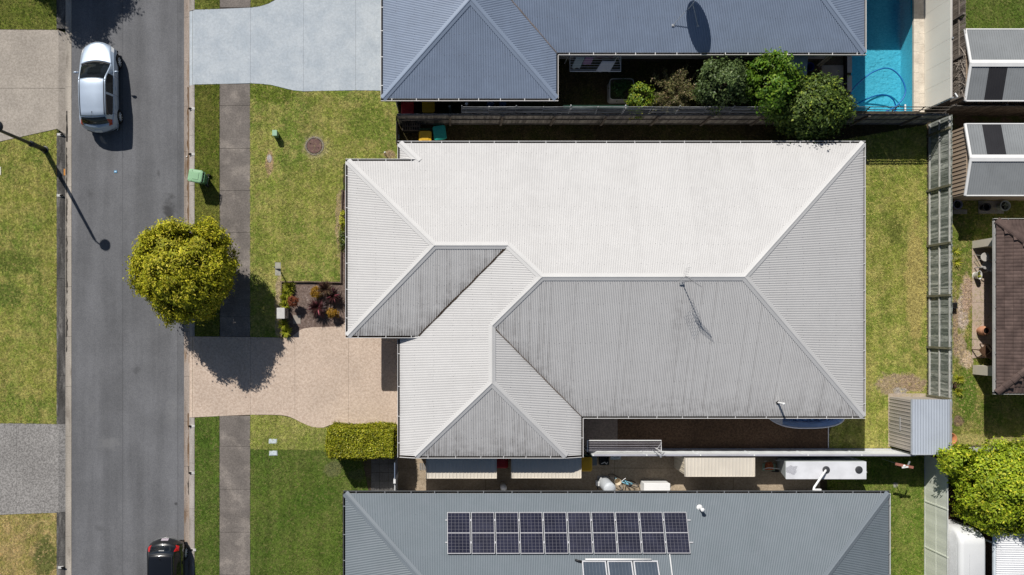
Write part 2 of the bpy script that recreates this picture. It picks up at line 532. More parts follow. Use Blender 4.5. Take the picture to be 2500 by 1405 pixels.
# tar seams along the lane
for px, k in ((297, 0.35), (432, 0.4)):
    d = t.math('ABSOLUTE', t.math('SUBTRACT', t.math('ADD', sep.outputs[0], t.math('MULTIPLY', t.math('SUBTRACT', dn, 0.5), 0.05)), X(px)))
    c = t.mix(t.ramp(d, 0.0, 0.035, k, 0.0), c, (0.045, 0.045, 0.048))
t.bump(f, 0.5, 0.015)
M_asph = t.done(c, 0.85, 0.25)
m = MB(); m.flat([(X(172), -60), (X(447.5), -60), (X(447.5), 60), (X(172), 60)], -0.115)
tag(m.build('road', M_asph), kind='structure')

# ------------------------------------------------------------------ kerbs and gutters, cast in lengths
M_kerb_dark = mk('kerb_stained', (0.095, 0.09, 0.085), 0.9, 0.35, 1.2, 0.25, 18, 0.3, 0.15, col2=(0.2, 0.19, 0.175), c2=(0.5, 0.7), c2scale=2.2, stretch=(2.5, 0.5, 1))
M_gut_l = mk('gutter_pale', (0.40, 0.36, 0.31), 0.9, 0.14, 1.0, 0.14, 20, 0.2, 0.15, col2=(0.24, 0.21, 0.18), c2=(0.55, 0.75), c2scale=1.5, stretch=(2, 0.4, 1))
M_kerb_r = mk('kerb_grey', (0.36, 0.33, 0.305), 0.9, 0.14, 1.0, 0.14, 20, 0.2, 0.15, col2=(0.27, 0.245, 0.22), c2=(0.5, 0.7), c2scale=2, stretch=(2, 0.5, 1))
M_gut_r = mk('gutter_pinkish', (0.34, 0.285, 0.245), 0.9, 0.16, 1.0, 0.16, 20, 0.2, 0.15, col2=(0.23, 0.16, 0.11), c2=(0.5, 0.68), c2scale=1.6, stretch=(3, 0.35, 1))
def kerb_run(name, prof, spans, mat, step, gap=0.012):
    root = bpy.data.objects.new(name, None); C.objects.link(root); root['kind'] = 'structure'
    for (ya, yb) in spans:
        n = max(1, round((yb - ya) / step)); st = (yb - ya) / n
        for i in range(n):
            y0, y1 = Y(ya + i * st) - gap / 2, Y(ya + (i + 1) * st) + gap / 2
            m = MB()
            pr = prof + [(prof[-1][0], -0.15), (prof[0][0], -0.15)]
            k = len(pr)
            m.add([(x, y1, z) for x, z in pr] + [(x, y0, z) for x, z in pr],
                  [(j, (j + 1) % k, k + (j + 1) % k, k + j) for j in range(k)] + [tuple(range(k))[::-1], tuple(range(k, 2 * k))])
            m.build('kerb_section' if 'kerb' in name else 'gutter_section', mat, root)
    return root
kerb_run('kerb', [(X(138), 0.0), (X(138.5), 0.016), (X(142.5), 0.016), (X(145), 0.0), (X(157.6), -0.085)],
         [(-400, 70), (325, 1036), (1250, 1800)], M_kerb_dark, 120)
kerb_run('gutter', [(X(157.8), -0.085), (X(162), -0.108), (X(165), -0.110), (X(171.9), -0.100)],
         [(-400, 1800)], M_gut_l, 120)
kerb_run('kerb', [(X(475.5), 0.0), (X(475), 0.016), (X(471), 0.016), (X(468.5), 0.0), (X(461.2), -0.085)],
         [(-400, 26), (208, 822), (1020, 1800)], M_kerb_r, 112)
kerb_run('gutter', [(X(461), -0.085), (X(457), -0.108), (X(453), -0.110), (X(447.6), -0.100)],
         [(-400, 1800)], M_gut_r, 112)
# brown silt lying in the channel
t = NT('silt')
c = t.mix(t.noise(8, 5, 0.8), (0.10, 0.055, 0.03), (0.20, 0.13, 0.075))
M_silt = t.done(c, 0.95, 0.1)
M_silt_dark = mk('dark_silt', (0.045, 0.04, 0.035), 0.95, 0.3, 2, 0.2, spec=0.1)
def silt(px0, wpx, ya, yb, z, mat, seed):
    r = random.Random(seed); pts = []; n = int((yb - ya) / 7)
    for i in range(n + 1): pts.append((px0 + r.uniform(-1.2, 1.2) - wpx * (0.3 + 0.7 * abs(sin(i * .37 + seed))) / 2, ya + i * (yb - ya) / n))
    for i in range(n, -1, -1): pts.append((px0 + r.uniform(-1.2, 1.2) + wpx * (0.3 + 0.7 * abs(sin(i * .23 + seed))) / 2, ya + i * (yb - ya) / n))
    m = MB(); m.flat([G(a, b)[:2] for a, b in pts], z)
    tag(m.build('silt', mat), kind='stuff')
silt(458.2, 5, 212, 560, -0.094, M_silt, 1)
silt(458.6, 3.5, 1010, 1110, -0.094, M_silt, 4)
silt(458.6, 3.5, 1140, 1210, -0.094, M_silt_dark, 5)
silt(160.5, 5, 270, 345, -0.090, M_silt_dark, 2)
silt(160.0, 3, 360, 860, -0.091, M_silt_dark, 3)

# ------------------------------------------------------------------ footpath and driveways, slab by slab
M_path = mk('footpath_concrete', (0.178, 0.158, 0.143), 0.9, 0.16, 0.9, 0.18, 16, 0.3, 0.15, col2=(0.255, 0.225, 0.20), c2=(0.48, 0.68), c2scale=1.3)
def slabs(name, polys, mat, z1, z0=-0.06, part='slab'):
    root = bpy.data.objects.new(name, None); C.objects.link(root); root['kind'] = 'structure'
    for p in polys:
        m = MB(); m.prism([G(a, b)[:2] for a, b in p], z0, z1)
        m.build(part, mat, root)
    return root
def rect(x0, y0, x1, y1): return [(x0, y0), (x1, y0), (x1, y1), (x0, y1)]
js = [205.5, 258, 363, 466, 568, 672, 774, 822.5]
sl_ = [rect(536.3 + (y * .0012), js[i] + .35, 610.2 + y * .0012, js[i + 1] - .35) for i, y in enumerate(js[:-1])]
sl_ += [rect(537, -330 + 105 * k + .35, 611.5, -330 + 105 * (k + 1) - .35) for k in range(3)] + [rect(537, -14.65, 611.5, 19)]
js = [1015.5, 1090, 1195, 1300, 1404, 1509, 1614]
sl_ += [rect(536.3, js[i] + .35, 610.7, js[i + 1] - .35) for i in range(6)]
slabs('footpath', sl_, M_path, 0.012)

GAP=.2
def drive(name, poly, cuts, mat, z1=0.014, kerb_x=None, edge_x=None):
    """slabs between saw cuts; the strip over the kerb ramps down to the gutter"""
    root = bpy.data.objects.new(name, None); C.objects.link(root); root['kind'] = 'structure'
    xs = sorted(cuts); lim = [-1e6] + xs + [1e6]
    for a, b in zip(lim[:-1], lim[1:]):
        p = clip(clip(poly, 0, a + GAP, False), 0, b - GAP, True)
        if len(p) < 3: continue
        q = [G(x, y)[:2] for x, y in p]
        m = MB()
        if edge_x is None:
            m.prism(q, -0.06, z1)
        else:
            lo = edge_x < kerb_x
            main = clip(p, 0, kerb_x, not lo)
            ramp = clip(p, 0, kerb_x, lo)
            if len(main) > 2: m.prism([G(x, y)[:2] for x, y in main], -0.06, z1)
            if len(ramp) > 2:
                m.face([(*G(x, y)[:2], z1 + (-0.09 - z1) * min(1, abs(x - kerb_x) / abs(edge_x - kerb_x))) for x, y in (ramp if not lo else ramp)][::-1])
        m.build('slab', mat, root)
    return root
# blue grey sealed concrete
t = NT('blue_grey_concrete')
c = t.mix(t.ramp(t.noise(0.9, 7, 0.72), 0.35, 0.65), (0.385, 0.435, 0.485), (0.47, 0.515, 0.555))
c = t.mul(c, t.ramp(t.noise(9, 5, 0.8), 0.3, 0.7, 0.88, 1.1))
c = t.mix(t.ramp(t.noise(0.6, 6, 0.75, w=5), 0.58, 0.82, 0, 0.5), c, (0.27, 0.31, 0.36))
M_bluecon = t.done(c, 0.7, 0.3)
top_edge = [(461, 27), (476, 24.5), (540, 22.5), (612, 19.5), (636, 16), (655, 10), (672, 1), (684, -12), (690, -30), (690, -70)]
bot_edge = [(936, 222), (868, 221), (790, 222.5), (740, 223.5), (715, 221), (690, 215), (665, 208.5), (640, 205.5), (612, 204), (540, 205.5), (476, 207), (461, 208.5)]
drive('driveway', top_edge + [(936, -70)] + bot_edge, [611.5, 740.8, 868.3], M_bluecon, kerb_x=474, edge_x=461.2)
# pinkish exposed aggregate
M_pink = aggregate('pink_aggregate', (0.61, 0.495, 0.405), (0.46, 0.355, 0.28), (0.73, 0.64, 0.55), 9, 0.08, stain=(0.31, 0.24, 0.19))
up = [(461, 822), (612, 823.5), (690, 825)] + smooth_pts([(712, 824), (722, 815), (738, 804), (765, 799.5), (812, 798), (830, 795), (841, 789), (848, 783)], 4)
lo = [(1010, 783), (1010, 1060), (960, 1047)] + smooth_pts([(930, 1036), (870, 1035), (812, 1037), (790, 1044), (765, 1043), (740, 1034), (712, 1020), (690, 1014.5), (655, 1013), (612, 1013)], 4) + [(540, 1016), (461, 1020)]
drive('driveway', up + lo, [612, 720, 851], M_pink, kerb_x=474, edge_x=461.2)
# driveways across the road
M_agg_a = aggregate('brown_grey_aggregate', (0.43, 0.385, 0.335), (0.31, 0.275, 0.235), (0.55, 0.50, 0.45), 9, 0.12, stain=(0.25, 0.22, 0.19))
drive('driveway', clip([(-300, 73), (0, 73), (140, 74), (158, 79), (158, 328), (140, 315), (0, 346), (-300, 412)], 1, 215.6, True), [], M_agg_a, kerb_x=143, edge_x=157.8)
drive('driveway', clip([(-300, 73), (0, 73), (140, 74), (158, 79), (158, 328), (140, 315), (0, 346), (-300, 412)], 1, 216.4, False), [], M_agg_a, kerb_x=143, edge_x=157.8)
M_agg_b = aggregate('grey_white_aggregate', (0.35, 0.335, 0.32), (0.155, 0.148, 0.142), (0.54, 0.52, 0.50), 11, 0.1)
drive('driveway', [(-300, 1032), (0, 1034), (140, 1036), (157.8, 1036), (157.8, 1250), (140, 1252), (0, 1257), (-300, 1262)], [41], M_agg_b, kerb_x=143, edge_x=157.8)

# ------------------------------------------------------------------ lawns
LAWNS = []
def lawn(poly, mats, z=0.0, dens=330, hgt=1.0):
    q = [G(a, b)[:2] for a, b in poly]
    m = MB(); m.flat(q, z)
    o = tag(m.build('lawn', mats[0]), kind='structure')
    LAWNS.append((o, mats[1], dens, hgt))
    return o
gA = grass('lawn_west', (0.311, 0.337, 0.069), (0.201, 0.266, 0.048), (0.484, 0.419, 0.147), 0.75,
           [(X(30), Y(640), 1.2, .5, (0.187, 0.229, 0.045)), (X(20), Y(720), .9, .6, (0.177, 0.229, 0.045))], 0)
gA2 = grass('lawn_west_dry', (0.374, 0.325, 0.102), (0.291, 0.287, 0.080), (0.549, 0.414, 0.200), 0.9, [(X(110), Y(1360), .6, 1.0, (0.177, 0.191, 0.057))], 3)
gN = grass('lawn_corner', (0.136, 0.180, 0.026), (0.180, 0.216, 0.037), (0.316, 0.301, 0.086), 0.45, [], 4)
gV = grass('lawn_verge', (0.119, 0.161, 0.019), (0.165, 0.191, 0.032), (0.264, 0.238, 0.066), 0.5, [], 5)
gF = grass('lawn_front', (0.302, 0.337, 0.070), (0.211, 0.287, 0.049), (0.469, 0.411, 0.152), 0.72,
           [(X(658), Y(398), .22, .62, (0.50, 0.36, 0.22)), (X(828), Y(540), .18, 1.5, (0.46, 0.37, 0.21)), (X(660), Y(225), 1.4, .6, (0.177, 0.229, 0.034)),
            (X(900), Y(300), 1.0, .9, (0.218, 0.277, 0.050)), (X(950), Y(378), .28, .22, (0.40, 0.30, 0.19)), (X(681), Y(750), .22, 1.6, (0.50, 0.40, 0.26)), (X(768), Y(357), .62, .62, (0.44, 0.40, 0.19))], 7)
gD = grass('lawn_lush', (0.094, 0.161, 0.023), (0.130, 0.191, 0.032), (0.214, 0.214, 0.073), 0.35, [(X(812), Y(1145), .45, .4, (0.17, 0.185, 0.075)), (X(870), Y(1160), .4, .3, (0.153, 0.183, 0.065))], 9)
gM = grass('lawn_mid', (0.252, 0.296, 0.060), (0.311, 0.337, 0.076), (0.420, 0.385, 0.147), 0.65, [], 11)
gB = grass('lawn_back', (0.306, 0.332, 0.067), (0.223, 0.284, 0.048), (0.475, 0.428, 0.142), 0.85,
           [(X(2180), Y(940), .95, .6, (0.44, 0.345, 0.225)), (X(2225), Y(938), .7, .45, (0.40, 0.30, 0.205)), (X(2198), Y(955), .35, .18, (0.45, 0.41, 0.37)), (X(2185), Y(560), .35, .8, (0.187, 0.210, 0.045)),
            (X(2235), Y(700), .5, 3, (0.44, 0.37, 0.13))], 13)
gE = grass('lawn_east', (0.227, 0.254, 0.045), (0.146, 0.210, 0.030), (0.437, 0.351, 0.149), 0.5,
           [(X(2350), Y(760), .30, 1.1, (0.582, 0.484, 0.412)), (X(2345), Y(850), .3, .7, (0.466, 0.365, 0.254)), (X(2362), Y(720), .3, 1.0, (0.524, 0.393, 0.299)), (X(2362), Y(880), .28, .5, (0.600, 0.477, 0.359)),
            (X(2332), Y(790), .14, 1.6, (0.393, 0.295, 0.209)), (X(2339), Y(1028), .28, .25, (0.236, 0.166, 0.112)), (X(2400), Y(1075), 2.0, .3, (0.399, 0.367, 0.130)), (X(2360), Y(960), .5, 1.2, (0.136, 0.210, 0.030))], 15)
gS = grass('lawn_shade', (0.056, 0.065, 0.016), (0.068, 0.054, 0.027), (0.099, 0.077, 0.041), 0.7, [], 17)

lawn([(-400, -500), (138, -500), (138, 72.5), (0, 71.5), (-400, 71)], gN)
lawn([(-400, 432), (0, 347.5), (138, 317), (138, 1035), (0, 1033), (-400, 1031)], gA)
lawn([(-400, 1264), (0, 1258), (138, 1253), (138, 1900), (-400, 1900)], gA2)
lawn([(476, -330), (536, -330), (536, 21.5), (476, 23.5)], gN)
lawn([(612.5, -330), (688, -330), (688, -40), (682, -14), (670, 0), (654, 9), (636, 15), (612.5, 18.5)], gN)
lawn([(476, 208), (535.5, 206.5), (535.5, 822), (476, 822)], gV)
lawn([(476, 1020.5), (535.5, 1017), (535.5, 1900), (476, 1900)], gD)
bed_w = [(688, 825), (688, 690), (832, 690), (834, 465), (846, 465)]
lawn([(611, 205), (640, 206.5), (665, 209.5), (690, 216), (715, 222), (740, 224.5), (868, 222), (936, 223), (960, 223), (972, 246), (972, 400), (838, 400), (837, 465), (832.5, 465), (830.5, 688), (686.5, 688), (686.5, 824), (611, 823)], gF)
lawn([(611.5, 1014), (655, 1014), (690, 1015.5), (712, 1021), (740, 1035), (765, 1044), (790, 1045), (815, 1038), (830, 1100), (740, 1099), (611.5, 1097)], gM)
lawn([(611.5, 1097.5), (740, 1099.5), (880, 1100), (900, 1205), (836, 1205), (836, 1900), (611.5, 1900)], gD)
lawn([(2040, 345), (2262, 305), (2262, 1098), (2025, 1098), (2025, 1060), (2040, 1000)], gB)
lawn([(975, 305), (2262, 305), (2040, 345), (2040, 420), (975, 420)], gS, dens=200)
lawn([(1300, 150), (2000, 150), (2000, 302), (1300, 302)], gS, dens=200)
lawn([(2268, -300), (2900, -300), (2900, 82), (2268, 82)], gD, dens=330)
lawn([(2266, 486), (2900, 486), (2900, 1088), (2266, 1088)], gE)
lawn([(2020, 1108), (2256, 1108), (2256, 1900), (2020, 1900)], grass('lawn_south', (0.178, 0.235, 0.036), (0.138, 0.211, 0.029), (0.324, 0.308, 0.097), 0.5, [], 19))

lawn([(476, -1800), (2900, -1800), (2900, -335), (476, -335)], gM)
lawn([(476, 1902), (2900, 1902), (2900, 3300), (476, 3300)], gM)
# blades standing on every lawn
tm = MB(); rr = random.Random(3)
for k in range(11):
    a = rr.uniform(0, 2 * pi); d = rr.uniform(0, 0.035); x, y = d * cos(a), d * sin(a)
    b = rr.uniform(0, 2 * pi); ln = rr.uniform(0.02, 0.05); hw = 0.0035
    tx, ty = cos(b), sin(b); h = rr.uniform(0.015, 0.042)
    tm.add([(x - ty * hw, y + tx * hw, -0.004), (x + ty * hw, y - tx * hw, -0.004), (x + tx * ln * .5 + ty * hw, y + ty * ln * .5 - tx * hw, h * .8), (x + tx * ln * .5 - ty * hw, y + ty * ln * .5 + tx * hw, h * .8), (x + tx * ln, y + ty * ln, h)],
           [(0, 1, 2, 3), (3, 2, 4)])
def scatter(lawn_obj, mat, dens, hgt, seed):
    tuft = bpy.data.objects.new('grass_tuft', tm_mesh.copy())
    tuft.data.materials.clear(); tuft.data.materials.append(mat)
    C.objects.link(tuft); tuft['kind'] = 'stuff'
    v = [lawn_obj.matrix_world @ p.co for p in lawn_obj.data.vertices]
    tuft.location = sum(v, Vector()) / len(v)
    ng = bpy.data.node_groups.new('turf', 'GeometryNodeTree')
    ng.interface.new_socket('Geometry', in_out='INPUT', socket_type='NodeSocketGeometry')
    ng.interface.new_socket('Geometry', in_out='OUTPUT', socket_type='NodeSocketGeometry')
    gi = ng.nodes.new('NodeGroupInput'); go = ng.nodes.new('NodeGroupOutput')
    dp = ng.nodes.new('GeometryNodeDistributePointsOnFaces'); dp.inputs['Density'].default_value = dens; dp.inputs['Seed'].default_value = seed
    oi = ng.nodes.new('GeometryNodeObjectInfo'); oi.inputs['Object'].default_value = tuft; oi.inputs['As Instance'].default_value = True
    ip = ng.nodes.new('GeometryNodeInstanceOnPoints')
    rv = ng.nodes.new('FunctionNodeRandomValue'); rv.data_type = 'FLOAT_VECTOR'
    rv.inputs[0].default_value = (0, 0, 0); rv.inputs[1].default_value = (0.2, 0.2, 6.283)
    rs = ng.nodes.new('FunctionNodeRandomValue'); rs.data_type = 'FLOAT'
    rs.inputs[2].default_value = 0.7 * hgt; rs.inputs[3].default_value = 1.35 * hgt
    L = ng.links.new
    L(gi.outputs[0], dp.inputs['Mesh']); L(dp.outputs['Points'], ip.inputs['Points']); L(oi.outputs['Geometry'], ip.inputs['Instance'])
    L(rv.outputs[0], ip.inputs['Rotation']); L(rs.outputs[1], ip.inputs['Scale']); L(ip.outputs[0], go.inputs[0])
    g = bpy.data.objects.new('grass', lawn_obj.data.copy()); C.objects.link(g)
    g.data.materials.clear(); g.data.materials.append(mat)
    g['kind'] = 'stuff'
    md = g.modifiers.new('turf', 'NODES'); md.node_group = ng
tm_mesh = bpy.data.meshes.new('grass_tuft'); tm_mesh.from_pydata(tm.v, [], tm.f)
# blades only where the camera or a camera a few steps aside sees them
def crop(poly, x0, y0, x1, y1): return clip(clip(clip(clip(poly, 0, x0, False), 0, x1, True), 1, y0, False), 1, y1, True)
GX0, GX1, GY0, GY1 = X(-160), X(2620), Y(1520), Y(-110)
for i, (o, mat, dens, hgt) in enumerate(LAWNS):
    p = crop([(v.co.x, v.co.y) for v in o.data.vertices], GX0, GY0, GX1, GY1)
    if len(p) < 3: continue
    q = MB().flat(p, o.data.vertices[0].co.z)
    tmp = bpy.data.meshes.new('turf_area'); tmp.from_pydata(q.v, [], q.f)
    class _L: pass
    a = _L(); a.data = tmp; a.matrix_world = Matrix.Identity(4)
    scatter(a, mat, dens, hgt, i + 1)

# ------------------------------------------------------------------ other ground surfaces
M_mulch = aggregate('bark_mulch', (0.21, 0.155, 0.13), (0.10, 0.07, 0.058), (0.48, 0.41, 0.38), 8, 0.15)
M_mulch2 = aggregate('brown_bark_chips', (0.145, 0.088, 0.052), (0.075, 0.045, 0.028), (0.27, 0.185, 0.12), 9, 0.2)
def patch(name, poly, mat, z):
    m = MB(); m.flat([G(a, b)[:2] for a, b in poly], z)
    return tag(m.build(name, mat), kind='structure')
patch('garden_bed', [(688, 825), (688, 691), (833.5, 691), (833.5, 466), (900, 466), (900, 783), (848, 783), (841, 789), (830, 795), (812, 798), (765, 799.5), (738, 804), (722, 815), (712, 824)], M_mulch, -0.004)
patch('mulch_strip', [(1508, 990), (2025, 990), (2025, 1098), (1508, 1098)], M_mulch2, 0.0)
patch('side_concrete', [(1380, 980), (1507.5, 980), (1507.5, 1098), (1380, 1098)], aggregate('side_aggregate', (0.28, 0.23, 0.20), (0.19, 0.155, 0.13), (0.36, 0.31, 0.27), 10, 0.15), 0.004)
M_yardc = aggregate('yard_aggregate', (0.40, 0.325, 0.235), (0.28, 0.22, 0.155), (0.52, 0.45, 0.36), 9, 0.2, stain=(0.16, 0.13, 0.10))
slabs('yard_paving', [rect(968, 1098.5, 1185, 1143), rect(968, 1143.8, 1185, 1260), rect(1185.8, 1098.5, 1500, 1143), rect(1185.8, 1143.8, 1500, 1260), rect(1500.8, 1098.5, 1790, 1143), rect(1500.8, 1143.8, 1790, 1260), rect(1790.8, 1098.5, 2002, 1260)], M_yardc, 0.006)
M_paver = mk('charcoal_paver', (0.13, 0.125, 0.12), 0.9, 0.15, 1.5, 0.15, 20, 0.2, 0.15)
pv = []
for r_ in range(6):
    for c_ in range(3):
        pv.append(rect(906 + c_ * 21 + .4, 1112 + r_ * 21 + .4, 906 + (c_ + 1) * 21 - .4, 1112 + (r_ + 1) * 21 - .4))
slabs('side_path', pv, M_paver, 0.014, -0.03, 'paver')
patch('garden_bed', [(895, 1098), (968.5, 1098), (968.5, 1260), (895, 1260)], M_soil, -0.004)
# the timber edging round the front garden bed
root = thing('garden_edging', 'low weathered timber edging along the front mulch bed', 'garden edging', G(688, 690))
for a, b in (((688, 828), (688, 762)), ((688, 761), (688, 690)), ((685, 688.6), (765, 688.6)), ((766, 688.8), (832, 690.2)), ((832.6, 692), (833, 600)), ((833, 599), (834, 530)), ((834, 529), (836, 464))):
    m = MB(); m.beam(G(*a, 0.045), G(*b, 0.045), 0.05, 0.13); m.build('edging_board', M_edge, root)
# ------------------------------------------------------------------ houses
def interval(poly, u):
    """lowest and highest v of a u-monotone polygon along the line u"""
    vs = []
    n = len(poly)
    for i in range(n):
        (ua, va), (ub, vb) = poly[i], poly[(i + 1) % n]
        if abs(ua - ub) < 1e-9:
            if abs(ua - u) < 1e-9: vs += [va, vb]
            continue
        t = (u - ua) / (ub - ua)
        if -1e-9 <= t <= 1 + 1e-9: vs.append(va + t * (vb - va))
    return (min(vs), max(vs)) if vs else None

M_screw = mk('screw_head', (0.20, 0.20, 0.205), 0.6, 0.2)
class House:
    def __init__(s, root, ez, pitch):
        s.root = root; s.ez = ez; s.fz = (H - ez) / H; s.k = s.fz / S * tan(R(pitch)); s.pitch = R(pitch)
    def xy(s, px, py): return ((px - NX) / S * s.fz, (NY - py) / S * s.fz)
    def E(s, px, py, d, lift=0.0):
        x, y = s.xy(px, py)
        return Vector((x, y, s.ez + d * s.k + lift))
    def plane_d(s, pl, px, py): return pl[0] * px + pl[1] * py + pl[2]
    def on_plane(s, pl, px, py, lift=0.0):
        """the point of a roof plane seen along the ray of survey point (px,py)"""
        a, b, c = pl
        t = (H - s.ez - lift - s.k * (a * NX + b * NY + c)) / (H + s.k * (a * (px - NX) + b * (py - NY)) / s.fz)
        return Vector((t * (px - NX) / S, t * (NY - py) / S, H * (1 - t)))
    def sheet(s, polys, pl, mat, grime_shade_fn=None, pitch=0.076, amp=0.0095, per=6, seed=0, name='roof_sheet'):
        """corrugated sheet laid on the plane; ribs run up the slope"""
        ns = abs(pl[1]) > 0.5          # slope runs along y
        r = random.Random(seed)
        m = MB(); gr = []
        for poly in polys:
            q = [s.xy(*p) for p in poly]
            if ns: q2 = [(x, y) for x, y in q]
            else: q2 = [(y, x) for x, y in q]
            us = sorted(set([round(p[0], 6) for p in q2]))
            u0, u1 = us[0], us[-1]
            n0 = int(math.ceil(u0 / pitch * per)); n1 = int(math.floor(u1 / pitch * per))
            su = sorted(set(us + [k * pitch / per for k in range(n0, n1 + 1)]))
            prev = None; ROW = 6
            for u in su:
                iv = interval(q2, u)
                if iv is None: continue
                v0, v1 = iv
                ph = cos(2 * pi * u / pitch)
                rib = int(math.floor(u / pitch + 0.5))
                base = len(m.v)
                rr = random.Random(rib * 7919 + seed)
                st = rr.random()
                shade = 0.055 * random.Random((rib // 10) * 31 + seed).random()
                # the low end of the sheet
                up_sign = (-(pl[1]) if ns else pl[0])     # d grows with +v when positive
                for k in range(ROW + 1):
                    tt = k / ROW
                    tt = tt ** 1.7 if up_sign > 0 else 1 - (1 - tt) ** 1.7
                    v = v0 + (v1 - v0) * tt
                    x, y = (u, v) if ns else (v, u)
                    px = NX + x * S / s.fz; py = NY - y * S / s.fz
                    d = s.plane_d(pl, px, py)
                    m.v.append((x, y, s.ez + d * s.k + amp * ph + amp))
                    low = (v - v0) if up_sign > 0 else (v1 - v)
                    gr.append((grime_shade_fn(px, py, low, 0.5 - 0.5 * ph, st, rib) if grime_shade_fn else 0.0) + shade * (0.4 + 0.6 * tt))
                if prev is not None:
                    for k in range(ROW):
                        a, b = prev + k, prev + k + 1
                        c, d_ = base + k + 1, base + k
                        m.f.append((a, d_, c, b) if ns else (a, b, c, d_))
                prev = base
        o = m.build(name, mat, s.root, smooth=True, att={'grime': gr})
        # screw heads on the ribs, in rows over the battens
        sc = MB(); slope = s.k * S / s.fz
        for poly in polys:
            q2 = [s.xy(*p) if ns else s.xy(*p)[::-1] for p in poly]
            us = [p[0] for p in q2]; u0, u1 = min(us), max(us)
            for kk in range(int(math.ceil(u0 / pitch)), int(u1 / pitch) + 1, 3):
                u = kk * pitch
                iv = interval(q2, u)
                if iv is None: continue
                v0, v1 = iv
                for b in range(int(math.floor(v0 / 0.86)), int(v1 / 0.86) + 1):
                    v = b * 0.86 + r.uniform(-.035, .035)
                    if r.random() < 0.25: continue
                    if v < v0 + .2 or v > v1 - .2: continue
                    x, y = (u, v) if ns else (v, u)
                    z = s.ez + s.plane_d(pl, NX + x * S / s.fz, NY - y * S / s.fz) * s.k + 2 * amp
                    sc.box(x - .0085, y - .0085, z - .004, x + .0085, y + .0085, z + .006)
        if sc.f:
            w_ = sc.build('roof_screw', M_screw, s.root); w_['kind'] = 'stuff'
        return o
    def cap(s, p, q, cA, cB, mat, w=0.165, name='ridge_cap', ext=0.02, lift=0.03):
        """folded metal cap along the line p-q; cA, cB: points in the two roof planes it covers"""
        p = Vector(p); q = Vector(q); e = (q - p).normalized()
        p = p - e * ext; q = q + e * ext
        m = MB()
        dirs = []
        for c_ in (cA, cB):
            v = Vector(c_) - p; v -= e * v.dot(e); dirs.append(v.normalized())
        dA, dB = dirs
        z = Vector((0, 0, 1))
        prof = [(dA * w + z * 0.012), (dA * w + z * lift), (dA * 0.035 + z * (lift + 0.012)), (dA * 0.02 + z * (lift + 0.028)), (dB * 0.02 + z * (lift + 0.028)), (dB * 0.035 + z * (lift + 0.012)), (dB * w + z * lift), (dB * w + z * 0.012)]
        n = len(prof)
        m.add([p + a for a in prof] + [q + a for a in prof], [(i, i + 1, n + i + 1, n + i) for i in range(n - 1)] + [tuple(range(n)), tuple(range(n, 2 * n))[::-1]])
        return m.build(name, mat, s.root)
    def valley(s, p, q, mat, w=0.06, lift=0.026):
        p = Vector(p); q = Vector(q); e = (q - p); e.z = 0; e.normalize(); sd = Vector((-e.y, e.x, 0))
        r = random.Random(5); n = 26; pts = []
        L_ = []; R_ = []
        for i in range(n + 1):
            c = p.lerp(q, i / n) + Vector((0, 0, lift))
            L_.append(c + sd * w * r.uniform(.35, 1)); R_.append(c - sd * w * r.uniform(.35, 1))
        m = MB(); m.add(L_ + R_, [(i, i + 1, n + 2 + i, n + 1 + i) for i in range(n)])
        return m.build('valley_flashing', mat, s.root)
    def gutter(s, a, b, d, out, mats, w=5.5, zo=-0.02, d2=None, clips=None, e0=0.0, e1=0.0):
        """open box gutter along a-b (survey points at eave height), out = unit outward direction in x,y"""
        d2 = d if d2 is None else d2
        A = s.E(*a, d, zo); B = s.E(*b, d2, zo); e = (B - A).normalized()
        A = A - e * e0; B = B + e * e1
        o = Vector((out[0], out[1], 0)); W = w * s.fz / S
        z = Vector((0, 0, 1))
        m = MB()
        lip = 0.022
        m.beam(A + o * (W - lip / 2) - z * 0.045, B + o * (W - lip / 2) - z * 0.045, lip, 0.13)
        g = m.build('gutter', mats[0], s.root)
        m = MB()
        m.beam(A + o * (W - lip) / 2 - z * 0.085 + e * .002, B + o * (W - lip) / 2 - z * 0.085 - e * .002, W - lip - 0.004, 0.02)
        m.build('gutter_bed', mats[1], s.root)  # dark colour stands for both shade and dirt inside the channel
        if clips:
            n = max(1, round((B - A).length / clips)); m = MB()
            for i in range(n):
                c = A + (B - A) * ((i + 0.5 + 0.12 * sin(i * 7.3)) / n) + z * 0.024
                m.beam(c - o * 0.01, c + o * (W + .004), 0.028, 0.012)
            x = m.build('gutter_clip', mats[2], s.root); x['kind'] = 'stuff'
        return g
    def walls(s, poly, mat, ztop, inset_name='wall', z0=-0.1):
        m = MB(); q = [s.xy(*p) for p in poly]
        n = len(q)
        ar = sum(q[i][0] * q[(i + 1) % n][1] - q[(i + 1) % n][0] * q[i][1] for i in range(n))
        if ar < 0: q = q[::-1]
        for i in range(n):
            a = q[i]; b = q[(i + 1) % n]
            m.face([(a[0], a[1], z0), (b[0], b[1], z0), (b[0], b[1], ztop), (a[0], a[1], ztop)])
        return m.build(inset_name, mat, s.root)
    def soffit(s, poly, mat, z):
        m = MB(); m.prism([s.xy(*p) for p in poly], z - 0.15, z)
        return m.build('soffit', mat, s.root)
